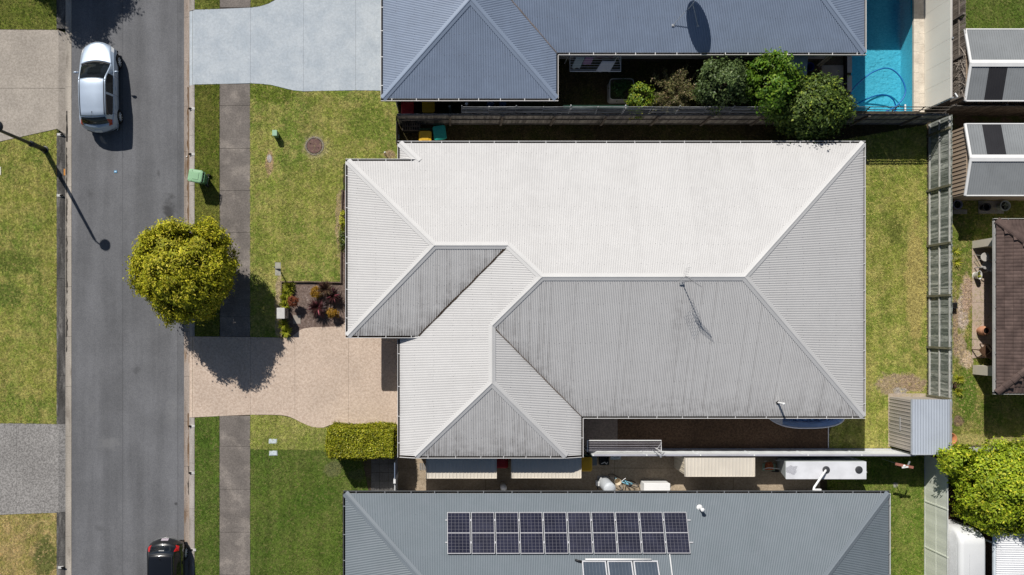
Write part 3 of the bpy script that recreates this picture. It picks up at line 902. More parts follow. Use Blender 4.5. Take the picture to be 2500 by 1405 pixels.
    def opening(s, c, hw, z0, z1, nrm, name='window', frame=None, glass=None):
        """framed window or door standing 30 mm proud of a wall; c survey point, nrm outward"""
        x, y = s.xy(*c); n = Vector((nrm[0], nrm[1], 0)); t = Vector((-nrm[1], nrm[0], 0)); p = Vector((x, y, 0))
        m = MB()
        for a, b in (((-hw, z0), (hw, z0)), ((-hw, z1), (hw, z1)), ((-hw, z0 + .03), (-hw, z1 - .03)), ((hw, z0 + .03), (hw, z1 - .03)), ((0, z0 + .03), (0, z1 - .03))):
            m.beam(p + t * a[0] + n * .03 + Vector((0, 0, a[1])), p + t * b[0] + n * .03 + Vector((0, 0, b[1])), 0.06, 0.06, up=n)
        f = m.build(name, frame or M_frame, s.root)
        m = MB(); m.face([p - t * hw + n * .02 + Vector((0, 0, z0)), p + t * hw + n * .02 + Vector((0, 0, z0)), p + t * hw + n * .02 + Vector((0, 0, z1)), p - t * hw + n * .02 + Vector((0, 0, z1))])
        m.build('pane', glass or M_glass, f)
        return f
    def garage(s, c, hw, z1, nrm, mat):
        x, y = s.xy(*c); n = Vector((nrm[0], nrm[1], 0)); t = Vector((-nrm[1], nrm[0], 0)); p = Vector((x, y, 0))
        o = None
        for k in range(4):
            h = z1 / 4
            m = MB(); m.beam(p - t * hw + n * .03 + Vector((0, 0, (k + .5) * h)), p + t * hw + n * .03 + Vector((0, 0, (k + .5) * h)), 0.04, h - 0.02)
            if o is None: o = m.build('garage_door', mat, s.root)
            else: m.build('door_panel', mat, o)

def avg(*ps): return sum((Vector(p) for p in ps), Vector()) / len(ps)

# ---------------------------------------------------------------- the pale house in the middle
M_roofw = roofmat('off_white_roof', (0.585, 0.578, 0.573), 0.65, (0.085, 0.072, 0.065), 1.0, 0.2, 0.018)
M_capw = mk('off_white_cap', (0.60, 0.594, 0.588), 0.65, 0.03, 1.0, 0.02, spec=0.2)
M_capw_g = mk('off_white_gutter', (0.66, 0.655, 0.65), 0.45, 0.03, 1.0, 0.03, spec=0.3)
M_garage = mk('garage_door_cream', (0.62, 0.57, 0.50), 0.5, 0.04)
root = thing('house', 'large house with an off-white corrugated roof of many hips beside the pink driveway', 'house', G(1600, 690))
h = House(root, 2.5, 19.0)
i_ = 5.0     # sheet edge inside the gutter lip
xW2, yN2, yS2 = 846 + i_, 392 + i_, 825 - i_
xW, yN, xE, yS = 971 + i_, 345 + i_, 2113 - i_, 1022 - i_
xE3, yS3 = 1424 - i_, 1117 - i_
o2 = yN2 - yN; o3 = 39.0
PN = (0, 1, -yN); PW2 = (1, 0, -xW2 + o2); PS2 = (0, -1, yS2 + o2); PWm = (1, 0, -xW); PSm = (0, -1, yS); PEm = (-1, 0, xE); PS3 = (0, -1, yS3 + o3); PE3 = (-1, 0, xE3)
# meeting points of the planes
ry2 = (yN + yS2 + o2) / 2; d2 = ry2 - yN; rx2 = d2 + xW2 - o2        # west ridge start
vx2 = xW + d2                                                        # west ridge end at the valley
rym = (yN + yS) / 2; dm = rym - yN; rxm0 = xW + dm; rxm1 = xE - dm   # main ridge
rx3 = (xW + xE3) / 2; d3 = rx3 - xW; ry3 = yS - d3; ay3 = yS3 + o3 - d3
nx = xW + o2                                                          # where the small hip meets the step
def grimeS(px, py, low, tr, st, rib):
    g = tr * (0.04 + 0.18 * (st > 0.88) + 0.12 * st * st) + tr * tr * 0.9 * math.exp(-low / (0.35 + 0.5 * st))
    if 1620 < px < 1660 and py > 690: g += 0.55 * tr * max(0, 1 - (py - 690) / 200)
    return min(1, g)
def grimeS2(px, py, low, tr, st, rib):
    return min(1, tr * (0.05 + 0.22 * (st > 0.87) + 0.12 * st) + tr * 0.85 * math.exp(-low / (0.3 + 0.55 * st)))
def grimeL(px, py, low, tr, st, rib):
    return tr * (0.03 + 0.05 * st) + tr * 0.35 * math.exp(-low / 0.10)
def trough_shade0(px, py, low, tr, st, rib):
    return tr * (0.07 + 0.05 * st)  # stripes painted into the troughs to bring out corrugation shade
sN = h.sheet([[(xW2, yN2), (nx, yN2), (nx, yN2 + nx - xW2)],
              [(xW, yN), (xE, yN), (rxm1, rym), (rxm0, rym), (vx2, ry2), (rx2, ry2), (nx, yN2 + nx - xW2), (nx, yN2)]], PN, M_roofw, trough_shade0, seed=1)
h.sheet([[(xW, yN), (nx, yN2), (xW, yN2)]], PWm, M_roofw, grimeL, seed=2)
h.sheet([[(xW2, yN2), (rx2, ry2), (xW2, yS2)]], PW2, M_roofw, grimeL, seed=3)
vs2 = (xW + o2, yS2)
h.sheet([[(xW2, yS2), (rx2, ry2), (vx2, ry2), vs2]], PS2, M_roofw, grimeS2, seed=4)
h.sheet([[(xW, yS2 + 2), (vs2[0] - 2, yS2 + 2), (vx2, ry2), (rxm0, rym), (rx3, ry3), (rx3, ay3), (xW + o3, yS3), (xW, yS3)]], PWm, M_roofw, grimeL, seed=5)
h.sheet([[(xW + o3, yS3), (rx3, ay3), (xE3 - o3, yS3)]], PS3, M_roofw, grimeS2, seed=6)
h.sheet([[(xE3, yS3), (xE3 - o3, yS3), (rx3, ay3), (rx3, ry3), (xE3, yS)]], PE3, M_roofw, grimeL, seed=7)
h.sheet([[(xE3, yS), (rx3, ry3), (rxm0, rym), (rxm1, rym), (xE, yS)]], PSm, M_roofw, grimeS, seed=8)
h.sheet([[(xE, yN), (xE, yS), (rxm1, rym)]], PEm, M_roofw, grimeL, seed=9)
E = h.E
pA = E(rx2, ry2, d2); pB = E(vx2, ry2, d2); pC = E(rxm0, rym, dm); pD = E(rxm1, rym, dm); pF = E(rx3, ry3, d3); pG = E(rx3, ay3, d3)
cNm = E(1500, 450, 450 - yN); cSm = E(1600, 900, yS - 900); cW2 = E(900, 608, 900 - xW2 + o2); cS2 = E(1080, 760, yS2 + o2 - 760); cWm = E(1080, 900, 1080 - xW); cEm = E(2050, 690, xE - 2050); cE3 = E(1330, 980, xE3 - 1330); cS3 = E(1200, 1080, yS3 + o3 - 1080)
for p, q, a, b in ((E(xW2, yN2, o2), pA, cNm, cW2), (E(xW2, yS2, o2), pA, cW2, cS2), (pA, pB, cNm, cS2), (pB, pC, cNm, cWm), (pC, pD, cNm, cSm), (pC, pF, cWm, cSm),
                   (pD, E(xE, yN, 0), cNm, cEm), (pD, E(xE, yS, 0), cSm, cEm), (pF, pG, cWm, cE3), (pG, E(xW + o3, yS3, o3), cWm, cS3), (pG, E(xE3 - o3, yS3, o3), cE3, cS3), (E(xW, yN, 0), E(nx, yN2, o2), cNm, cWm)):
    h.cap(p, q, a, b, M_capw)
h.valley(pB, E(vs2[0], yS2, o2), M_litter_shade, 0.05, 0.03)
h.valley(pF, E(xE3, yS, 0), mk('valley_debris', (0.16, 0.13, 0.11), 0.9, 0.3, 4, 0.2), 0.03, 0.03)
gm = (M_capw_g, M_litter_shade, M_capw_g)
h.gutter((xW, yN), (xE, yN), 0, (0, 1), gm, clips=1.25, e0=.10, e1=.10)
h.gutter((xE, yN), (xE, yS), 0, (1, 0), gm, clips=1.25)
h.gutter((xE3 + i_, yS), (xE, yS), 0, (0, -1), gm, clips=1.25, e1=.10)
h.gutter((xE3, yS + i_), (xE3, yS3), 0, (1, 0), gm, clips=1.25, e1=.10)
h.gutter((xW + o3, yS3), (xE3 - o3, yS3), o3, (0, -1), gm, clips=1.1)
h.gutter((xW, yS3), (xW + o3, yS3), 0, (0, -1), gm, d2=o3)
h.gutter((xE3 - o3, yS3), (xE3, yS3), o3, (0, -1), gm, d2=0)
h.gutter((xW, yS2 + 8), (xW, yS3), 0, (-1, 0), gm, clips=1.3, e1=.10)
h.gutter((xW2, yS2), (vs2[0] + 6, yS2), o2, (0, -1), gm, clips=1.3, e0=.10)
h.gutter((xW2, yN2), (xW2, yS2), o2, (-1, 0), gm, clips=1.3)
h.gutter((xW2, yN2), (nx + 6, yN2), o2, (0, 1), gm, clips=1.3, e0=.10)
h.gutter((xW, yN), (xW, yN2 - 2), 0, (-1, 0), gm)
q = 28
h.walls([(xW + q, yN + q), (xE - q, yN + q), (xE - q, yS - q), (xE3 - q, yS - q), (xE3 - q, yS3 - q), (xW + q, yS3 - q)], M_brick, 2.42)
h.walls([(xW2 + q, yN2 + q), (xW + q + 40, yN2 + q), (xW + q + 40, yS2 - 108), (xW2 + q, yS2 - 108)], M_brick, 2.7)
h.soffit([(xW + 1, yN + 1), (xE - 1, yN + 1), (xE - 1, yS - 1), (xE3 - 1, yS - 1), (xE3 - 1, yS3 - 2), (xW + 1, yS3 - 2)], M_capw, 2.44)
h.soffit([(xW2 + 1, yN2 + 1), (xW - 1, yN2 + 1), (xW - 1, yS2 - 1), (xW2 + 1, yS2 - 1)], M_capw, 2.75)
h.garage((xW + q, 970), 2.5, 2.2, (-1, 0), M_garage)
h.opening((xW2 + q, 520), 0.9, 0.9, 2.1, (-1, 0))
h.opening((xW2 + q, 660), 0.7, 0.9, 2.1, (-1, 0))
h.opening((xE - q, 560), 1.3, 0.1, 2.1, (1, 0))
h.opening((xE - q, 850), 0.9, 0.9, 2.1, (1, 0))
h.opening((1650, yS - q), 0.8, 1.0, 2.1, (0, -1))
h.opening((1850, yS - q), 0.5, 1.2, 2.1, (0, -1))
h.opening((1500, yN + q), 0.9, 0.9, 2.1, (0, 1))
HM = h

# screw rows and small dark marks are left to the sheet; a vent pipe stands low on the south slope
def pipe_vent(label, base, hgt, r, mat, collar=None, bend=0.0):
    t_ = thing('vent_pipe', label, 'vent pipe', base)
    m = MB(); m.lathe(base, [(r * 2.1, -0.01), (r * 2.0, 0.02), (r * 1.15, 0.06)], 14); m.build('flashing', collar or M_dark, t_, smooth=True)
    m = MB(); m.lathe(base, [(r, 0.02), (r, hgt), (r * 0.75, hgt + 0.001), (r * 0.75, hgt - 0.08)], 14, cap=False); m.build('pipe', mat, t_, smooth=False)
    m = MB(); m.lathe(base + Vector((0, 0, hgt)), [(r * 1.35, 0.01), (r * 1.3, 0.04), (r * 0.4, 0.06)], 14); m.build('cap', mat, t_, smooth=True)
pipe_vent('short white vent pipe near the lower edge of the off-white roof, by the blue dinghy', h.on_plane(PSm, 1899, 983), 0.62, 0.045, M_white)

# antenna standing on the ridge
b = h.on_plane(PSm, 1665, 690, 0.02)
ant = thing('television_antenna', 'thin television antenna on a mast, on the main ridge of the off-white roof', 'antenna', b)
M_alu = mk('aluminium_tube', (0.42, 0.42, 0.43), 0.5, 0.05, metal=0.5)
m = MB(); m.tube([b, b + Vector((0.02, 0.0, 1.45))], 0.018, 8); m.build('mast', M_alu, ant)
m = MB(); m.box(b.x - .10, b.y - .10, b.z - .02, b.x + .10, b.y + .12, b.z + .015); m.build('foot_bracket', M_steel, ant)
tp = b + Vector((0.02, 0, 1.38))
bd = Vector((0.80, -0.55, 0)).normalized(); cr = Vector((0, 0, 1))
m = MB(); m.tube([tp - bd * 0.36, tp + bd * 0.48], 0.012, 6); m.build('boom', M_alu, ant)
for k in range(10):
    c_ = tp + bd * (-0.28 + 0.08 * k); L_ = 0.33 - 0.014 * k
    m = MB(); m.tube([c_ - cr * L_, c_ + cr * L_], 0.007, 5); m.build('element', M_alu, ant)
sd_ = bd.cross(cr)
for sgn in (-1, 1):
    m = MB()
    for k in range(5):
        z_ = 0.05 + 0.07 * k
        m.tube([tp - bd * (0.36 + .02 * k) - cr * .36 + sd_ * (sgn * z_), tp - bd * (0.36 + .02 * k) + cr * .36 + sd_ * (sgn * z_)], 0.006, 5)
    m.build('reflector', M_alu, ant)

# ---------------------------------------------------------------- the blue grey house to the north
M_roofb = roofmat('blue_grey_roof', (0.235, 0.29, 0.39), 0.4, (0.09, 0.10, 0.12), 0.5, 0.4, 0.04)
M_capb = mk('blue_grey_cap', (0.25, 0.305, 0.40), 0.4, 0.03, 1, 0.02, spec=0.4)
M_gutb = mk('pale_gutter_lip', (0.62, 0.60, 0.58), 0.5, 0.04)
M_bed_b = mk('dark_gutter_bed', (0.035, 0.035, 0.04), 0.8, 0.2)
root = thing('house', 'blue-grey corrugated roof with a satellite dish, the house beside the swimming pool', 'house', G(1500, 0))
h = House(root, 2.5, 19.0)
x0, x1, xm, y0, ym, yt = 930 + i_, 2115 - i_, 1363 - i_, 246 - i_, 134 - i_, -330
PSb = (0, -1, ym); PWb = (1, 0, -x0); PEw = (-1, 0, xm); PSw = (0, -1, y0); PEb = (-1, 0, x1); PNb = (0, 1, -yt)
dw = (xm - x0) / 2; xr = x0 + dw; dmb = (ym - yt) / 2; yr = yt + dmb
def grime_shadeB(px, py, low, tr, st, rib): return tr * (0.38 + 0.25 * st) + 0.25 * tr * math.exp(-low / 0.15)  # deepens corrugation shade in the troughs by colour, plus some eave grime
h.sheet([[(xm, ym), (xr, ym - dw), (x0 + dmb, yr), (x1 - dmb, yr), (x1, ym)]], PSb, M_roofb, grime_shadeB, seed=11)
h.sheet([[(x0, y0), (xr, y0 - dw), (xr, ym - dw), (x0 + dmb, yr), (x0, yt)]], PWb, M_roofb, grime_shadeB, seed=12)
h.sheet([[(x0, y0), (xr, y0 - dw), (xm, y0)]], PSw, M_roofb, grime_shadeB, seed=13)
h.sheet([[(xm, y0), (xr, y0 - dw), (xr, ym - dw), (xm, ym)]], PEw, M_roofb, grime_shadeB, seed=14)
h.sheet([[(x1, ym), (x1 - dmb, yr), (x1, yt)]], PEb, M_roofb, grime_shadeB, seed=15)
h.sheet([[(x0, yt), (x0 + dmb, yr), (x1 - dmb, yr), (x1, yt)]], PNb, M_roofb, grime_shadeB, seed=16)
E = h.E
cS = E(1700, 60, ym - 60); cW = E(960, 100, 960 - x0); cSw = E(1146, 200, y0 - 200); cEw = E(1320, 150, xm - 1320); cE = E(2090, -60, x1 - 2090); cN = E(1500, -300, -300 - yt)
a1 = E(xr, y0 - dw, dw); a2 = E(xr, ym - dw, dw); a3 = E(x0 + dmb, yr, dmb); a4 = E(x1 - dmb, yr, dmb)
for p, q_, a, b_ in ((E(x0, y0, 0), a1, cW, cSw), (E(xm, y0, 0), a1, cSw, cEw), (a1, a2, cW, cEw), (a2, a3, cW, cS), (a3, a4, cN, cS), (E(x1, ym, 0), a4, cS, cE), (E(x1, yt, 0), a4, cN, cE), (E(x0, yt, 0), a3, cN, cW)):
    h.cap(p, q_, a, b_, M_capb)
h.valley(a2, E(xm, ym, 0), mk('valley_brown', (0.2, 0.17, 0.16), 0.9, 0.2, 3, 0.2), 0.035, 0.03)
gb = (M_gutb, M_bed_b, M_white)
h.gutter((x0, y0), (xm, y0), 0, (0, -1), gb, clips=1.0, e0=.1, e1=.1)
h.gutter((xm + i_, ym), (x1, ym), 0, (0, -1), gb, clips=1.02, e1=.1)
h.gutter((xm, ym + i_), (xm, y0), 0, (1, 0), gb)
h.gutter((x1, ym), (x1, yt), 0, (1, 0), gb)
h.gutter((x0, y0), (x0, yt), 0, (-1, 0), gb, clips=1.2)
q = 30
M_wallb = mk('house_wall_grey', (0.34, 0.34, 0.35), 0.85, 0.08, 1, 0.06)
h.walls([(x0 + q, yt + q), (x1 - q, yt + q), (x1 - q, ym - q), (xm - q, ym - q), (xm - q, y0 - q), (x0 + q, y0 - q)], M_wallb, 2.42)
h.soffit([(x0 + 1, yt + 1), (x1 - 1, yt + 1), (x1 - 1, ym - 1), (xm - 1, ym - 1), (xm - 1, y0 - 1), (x0 + 1, y0 - 1)], M_capw, 2.44)
h.garage((x0 + q, 110), 2.4, 2.2, (-1, 0), M_garage)
for px in (1470, 1620, 1850): h.opening((px, ym - q), 0.8, 0.9, 2.1, (0, -1))
h.opening((x1 - q, 20), 1.3, 0.1, 2.1, (1, 0))
HB = h
# patio roof of that house, over the pool terrace, north of the picture
ptc = thing('patio_cover', 'flat patio roof on posts beside the pool, attached to the blue-grey house', 'patio cover', G(2100, -120))
m = MB(); m.box(X(2049), Y(-80), 2.62, X(2190), Y(-330), 2.70); m.build('patio_roof', M_capb, ptc)
for py in (-170, -300):
    m = MB(); m.box(X(2066), Y(py) - .04, -0.02, X(2066) + .08, Y(py) + .04, 2.62); m.build('post', M_white, ptc)
# the edge of a neighbour's structure also shades the terrace wall
# satellite dish
ft1 = h.on_plane(PSb, 1643, 62, 0.02); ft2 = h.on_plane(PSb, 1704, 64, 0.02); pole = h.on_plane(PSb, 1682, 22, 0.02)
dish = thing('satellite_dish', 'large satellite dish on a braced pole, on the blue-grey roof', 'satellite dish', pole)
sc_ = Vector(((1704 - NX) / S * 0.925, (NY - 70) / S * 0.925, 2.85))
dc = sc_ + Vector((-.514, .95, 1)) * 1.22
nrm = Vector((0.12, cos(R(48)), sin(R(48)))).normalized()
ax = nrm.cross(Vector((0, 0, 1))).normalized(); ay = ax.cross(nrm).normalized()
m = MB(); rad = 0.52; NN = 36
rings = [(rad * k / 6, 0.16 * (k / 6) ** 2) for k in range(7)]
vs_ = []; fs_ = []
for th in (0.0, 0.02):
    for k, (r_, zz) in enumerate(rings):
        for j in range(NN):
            a = 2 * pi * j / NN
            vs_.append(dc + ax * (r_ + .0) * cos(a) + ay * r_ * sin(a) * 1.05 + nrm * (zz - th - 0.08))
for b0 in (0, 7 * NN):
    for k in range(6):
        for j in range(NN):
            fs_.append((b0 + k * NN + j, b0 + k * NN + (j + 1) % NN, b0 + (k + 1) * NN + (j + 1) % NN, b0 + (k + 1) * NN + j))
for j in range(NN): fs_.append((6 * NN + j, 6 * NN + (j + 1) % NN, 13 * NN + (j + 1) % NN, 13 * NN + j))
m.add(vs_, fs_); m.build('reflector', mk('dish_paint', (0.72, 0.73, 0.74), 0.5, 0.03), dish, smooth=True)
back = dc - nrm * 0.14
m = MB(); m.tube([pole, Vector((pole.x, pole.y, back.z - 0.1)), back], 0.03, 8); m.build('pole', M_steel, dish)
top_ = Vector((pole.x, pole.y, pole.z + 0.55))
for f_ in (ft1, ft2):
    m = MB(); m.tube([f_, top_], 0.012, 6); m.build('brace', M_steel, dish)
    m = MB(); m.box(f_.x - .06, f_.y - .05, f_.z - .012, f_.x + .06, f_.y + .05, f_.z + .012); m.build('foot_plate', M_steel, dish)
foc = dc + nrm * 0.42
m = MB(); m.tube([dc - ay * rad + nrm * .06, foc], 0.012, 6); m.build('feed_arm', M_steel, dish)
m = MB(); m.ball(foc, .05, .05, .06); m.build('feed_horn', M_white, dish, smooth=True)

# ---------------------------------------------------------------- the slate grey house to the south
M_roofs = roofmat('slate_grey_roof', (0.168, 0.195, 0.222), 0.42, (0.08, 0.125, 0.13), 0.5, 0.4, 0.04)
M_caps = mk('slate_grey_cap', (0.175, 0.202, 0.228), 0.42, 0.03, 1, 0.02, spec=0.4)
M_gut_s = mk('charcoal_gutter_lip', (0.10, 0.105, 0.11), 0.5, 0.05)
root = thing('house', 'slate-grey corrugated roof carrying solar panels, the house beside the lush lawn', 'house', G(1500, 1480))
h = House(root, 2.5, 19.0)
x0, x1, y0, y1 = 838 + i_, 2174 - i_, 1200 + i_, 1770
PNs = (0, 1, -y0); PWs = (1, 0, -x0); PEs = (-1, 0, x1); PSs = (0, -1, y1)
dd = (y1 - y0) / 2; yr = y0 + dd
h.sheet([[(x0, y0), (x0 + dd, yr), (x1 - dd, yr), (x1, y0)]], PNs, M_roofs, grime_shadeB, seed=21)
h.sheet([[(x0, y0), (x0 + dd, yr), (x0, y1)]], PWs, M_roofs, grime_shadeB, seed=22)
h.sheet([[(x1, y0), (x1 - dd, yr), (x1, y1)]], PEs, M_roofs, grime_shadeB, seed=23)
h.sheet([[(x0, y1), (x0 + dd, yr), (x1 - dd, yr), (x1, y1)]], PSs, M_roofs, grime_shadeB, seed=24)
E = h.E
cN = E(1500, 1300, 1300 - y0); cW = E(900, 1485, 900 - x0); cE = E(2100, 1485, x1 - 2100); cS = E(1500, 1700, y1 - 1700)
a3 = E(x0 + dd, yr, dd); a4 = E(x1 - dd, yr, dd)
for p, q_, a, b_ in ((E(x0, y0, 0), a3, cN, cW), (E(x1, y0, 0), a4, cN, cE), (a3, a4, cN, cS), (E(x0, y1, 0), a3, cW, cS), (E(x1, y1, 0), a4, cE, cS)):
    h.cap(p, q_, a, b_, M_caps)
gs = (M_gut_s, M_dark, M_steel)
h.gutter((x0, y0), (x1, y0), 0, (0, 1), gs, clips=1.18, e0=.1, e1=.1)
h.gutter((x0, y0), (x0, y1), 0, (-1, 0), gs, clips=1.2)
h.gutter((x1, y0), (x1, y1), 0, (1, 0), (mk('silver_gutter_lip', (0.58, 0.6, 0.61), 0.45, 0.04), M_bed_b, M_steel), clips=1.1)
q = 28
h.walls([(x0 + q, y0 + q), (x1 - q, y0 + q), (x1 - q, y1 - q), (x0 + q, y1 - q)], M_wallb, 2.42)
h.soffit([(x0 + 1, y0 + 1), (x1 - 1, y0 + 1), (x1 - 1, y1 - 1), (x0 + 1, y1 - 1)], M_capw, 2.44)
for px in (1000, 1300, 1760): h.opening((px, y0 + q), 0.8, 0.9, 2.1, (0, 1))
h.opening((x1 - q, 1420), 1.2, 0.1, 2.1, (1, 0))
HS = h
pipe_vent('white cowl vent pipe on the slate-grey roof, beyond the end of the solar panels', h.on_plane(PNs, 1708, 1240), 0.42, 0.07, M_white, M_white)

# solar panels, ten in a row, each six cells by twelve
t = NT('solar_cell')
oi = t.n('ShaderNodeObjectInfo')
c = t.mix(oi.outputs['Random'], (0.019, 0.020, 0.038), (0.026, 0.027, 0.046))
c = t.mul(c, t.ramp(t.noise(1.6, 4), 0.3, 0.7, 0.8, 1.3))
M_cell = t.done(c, t.ramp(oi.outputs['Random'], 0, 1, 0.18, 0.26), 0.3)
M_grid = mk('panel_backing', (0.12, 0.12, 0.145), 0.5, 0.04, spec=0.3)
M_alf = mk('anodised_frame', (0.60, 0.60, 0.62), 0.35, 0.03, spec=0.4)
ordinal = ['first', 'second', 'third', 'fourth', 'fifth', 'sixth', 'seventh', 'eighth', 'ninth', 'tenth']
def lerp2(a, b, t): return (a[0] + (b[0] - a[0]) * t, a[1] + (b[1] - a[1]) * t)
TL, TR, BL, BR = (1091, 1251), (1677.5, 1250.5), (1091.5, 1352.5), (1688, 1351.5)
def solar(i):
    a, b = i / 10 + 0.0012, (i + 1) / 10 - 0.0035
    def at(u, v, lift):
        u_ = a + (b - a) * u
        p = lerp2(lerp2(TL, TR, u_), lerp2(BL, BR, u_), v)
        return h.on_plane(PNs, *p, lift)
    lab = 'solar panel on the slate-grey roof, %s in the row counting from the road end' % ordinal[i]
    if i == 0: lab = 'solar panel at the road end of the row on the slate-grey roof'
    if i == 9: lab = 'solar panel at the back-fence end of the row on the slate-grey roof'
    r_ = thing('solar_panel', lab, 'solar panel', at(.5, .5, 0.03), 'solar panels in a row on the slate-grey roof')
    m = MB(); m.hexa([at(0, 0, .05), at(1, 0, .05), at(1, 1, .05), at(0, 1, .05), at(0, 0, .118), at(1, 0, .118), at(1, 1, .118), at(0, 1, .118)]); m.build('panel_backing', M_grid, r_)
    m = MB()
    fu, fv = 0.019, 0.011
    for (u0, v0, u1, v1) in ((0, 0, 1, fv), (0, 1 - fv, 1, 1), (0, fv, fu, 1 - fv), (1 - fu, fv, 1, 1 - fv), (fu, .5 - .006, 1 - fu, .5 + .006)):
        m.hexa([at(u0, v0, .06), at(u1, v0, .06), at(u1, v1, .06), at(u0, v1, .06), at(u0, v0, .13), at(u1, v0, .13), at(u1, v1, .13), at(u0, v1, .13)])
    m.build('frame', M_alf, r_)
    for half in range(2):
        for cu in range(6):
            for cv in range(6):
                u0 = fu + .004 + (1 - 2 * fu - .008) * cu / 6; u1 = fu + .004 + (1 - 2 * fu - .008) * (cu + 1) / 6
                vb = 0.024 + half * 0.49; v0 = vb + 0.462 * cv / 6; v1 = vb + 0.462 * (cv + 1) / 6
                g = 0.0075; gv = 0.0036
                m = MB(); m.hexa([at(u0 + g, v0 + gv, .117), at(u1 - g, v0 + gv, .117), at(u1 - g, v1 - gv, .117), at(u0 + g, v1 - gv, .117), at(u0 + g, v0 + gv, .122), at(u1 - g, v0 + gv, .122), at(u1 - g, v1 - gv, .122), at(u0 + g, v1 - gv, .122)])
                yield_cells.append(m)
    m = MB()
    for x_ in yield_cells:
        m.add(x_.v, x_.f)
    yield_cells.clear()
    c = m.build('solar_cells', M_cell, r_); c['kind'] = 'stuff'
yield_cells = []
for i in range(10): solar(i)
rl = thing('mounting_rail', 'pair of aluminium rails under the row of solar panels', 'mounting rail', h.on_plane(PNs, 1390, 1300, 0.02))
for v, xr_ in ((0.19, (1087, 1686)), (0.73, (1087, 1692))):
    py = 1251 + 101 * v
    m = MB(); m.beam(h.on_plane(PNs, xr_[0], py, .045), h.on_plane(PNs, xr_[1], py, .045), 0.05, 0.035); m.build('rail', M_alf, rl)
for v in (0.19, 0.73):
    for i in range(9):
        p = lerp2(lerp2(TL, TR, (i + 1) / 10 - .001), lerp2(BL, BR, (i + 1) / 10 - .001), v)
        m = MB(); c_ = h.on_plane(PNs, *p, .132); m.box(c_.x - .045, c_.y - .04, c_.z - .02, c_.x + .045, c_.y + .04, c_.z + .008); m.build('clamp', M_alf, rl)
# solar hot water collectors
M_coll = mk('collector_glass', (0.075, 0.095, 0.125), 0.18, 0.08, 1.5, 0.0, spec=0.5)
XS = (1420.5, 1482, 1546, 1609); XB = (1424, 1487.5, 1552, 1616)
clab = ['glazed hot water collector nearest the road on the slate-grey roof, below the solar panels', 'middle one of three glazed hot water collectors on the slate-grey roof', 'glazed hot water collector farthest from the road on the slate-grey roof, beside the white conduit']
for i in range(3):
    def at(u, v, lift):
        a = XS[i] + (XS[i + 1] - XS[i] - 3) * u; b = XB[i] + (XB[i + 1] - XB[i] - 3) * u
        return h.on_plane(PNs, a + (b - a) * v * 2, 1369 + 95 * v, lift)
    r_ = thing('hot_water_collector', clab[i], 'solar collector', at(.5, .5, .03), 'hot water collectors on the slate-grey roof')
    m = MB(); m.hexa([at(0, 0, .04), at(1, 0, .04), at(1, 1, .04), at(0, 1, .04), at(0, 0, .11), at(1, 0, .11), at(1, 1, .11), at(0, 1, .11)]); m.build('glazing', M_coll, r_)
    m = MB()
    for (u0, v0, u1, v1) in ((0, 0, 1, .035), (0, .965, 1, 1), (0, .035, .05, .965), (.95, .035, 1, .965)):
        m.hexa([at(u0, v0, .05), at(u1, v0, .05), at(u1, v1, .05), at(u0, v1, .05), at(u0, v0, .135), at(u1, v0, .135), at(u1, v1, .135), at(u0, v1, .135)])
    m.build('frame', M_alf, r_)
    for k in range(6):
        u = .08 + .84 * (k + .5) / 6
        m = MB(); m.hexa([at(u - .008, .04, .112), at(u + .008, .04, .112), at(u + .008, .96, .112), at(u - .008, .96, .112), at(u - .008, .04, .116), at(u + .008, .04, .116), at(u + .008, .96, .116), at(u - .008, .96, .116)])
        m.build('fin', mk('collector_fin', (0.13, 0.15, 0.18), 0.4), r_)
m = MB(); m.tube([h.on_plane(PNs, 1404, 1367, .08), h.on_plane(PNs, 1412, 1370, .09), h.on_plane(PNs, 1421, 1371.5, .1)], 0.045, 8)
tag(m.build('pipe_lagging', M_black, smooth=True, loc=h.on_plane(PNs, 1412, 1370, .0)), 'black lagged pipe joining the hot water collectors on the slate-grey roof', 'pipe')
m = MB(); m.tube([h.on_plane(PNs, 1429, 1366.5, .16), h.on_plane(PNs, 1590, 1366.5, .16)], 0.045, 10)
tag(m.build('header_pipe', M_white, smooth=True, loc=h.on_plane(PNs, 1510, 1367, 0.0)), 'white header pipe along the top of the hot water collectors', 'pipe')
m = MB(); m.tube([h.on_plane(PNs, 1635, 1353, .05), h.on_plane(PNs, 1647, 1450, .05)], 0.025, 6)
tag(m.build('conduit', M_white, loc=h.on_plane(PNs, 1640, 1400, 0)), 'thin white conduit running up the slate-grey roof from the solar panels', 'conduit')

# ---------------------------------------------------------------- the brown tiled house to the east
t = NT('brown_roof_tile')
oi = t.n('ShaderNodeObjectInfo')
c = t.mix(oi.outputs['Random'], (0.082, 0.056, 0.049), (0.112, 0.078, 0.068))
c = t.mul(c, t.ramp(t.noise(3.0, 5, 0.65), 0.3, 0.7, 0.75, 1.25))
c = t.mix(t.ramp(t.noise(1.1, 6, 0.75, w=4), 0.62, 0.8, 0, 0.35), c, (0.15, 0.125, 0.11))
M_tile = t.done(c, 0.8, 0.25)
root = thing('house', 'brown tiled roof, the house with a paved patio beside the weathered timber fence', 'house', G(2700, 750))
h = House(root, 2.45, 22.0)
x0, y0, y1, x1 = 2428 + i_, 534 + i_, 963 - i_, 3100
dd = (y1 - y0) / 2; yr = y0 + dd
PWt = (1, 0, -x0); PNt = (0, 1, -y0); PSt = (0, -1, y1)
E = h.E
under = mk('tile_underlay', (0.04, 0.03, 0.028), 0.9, 0.1)
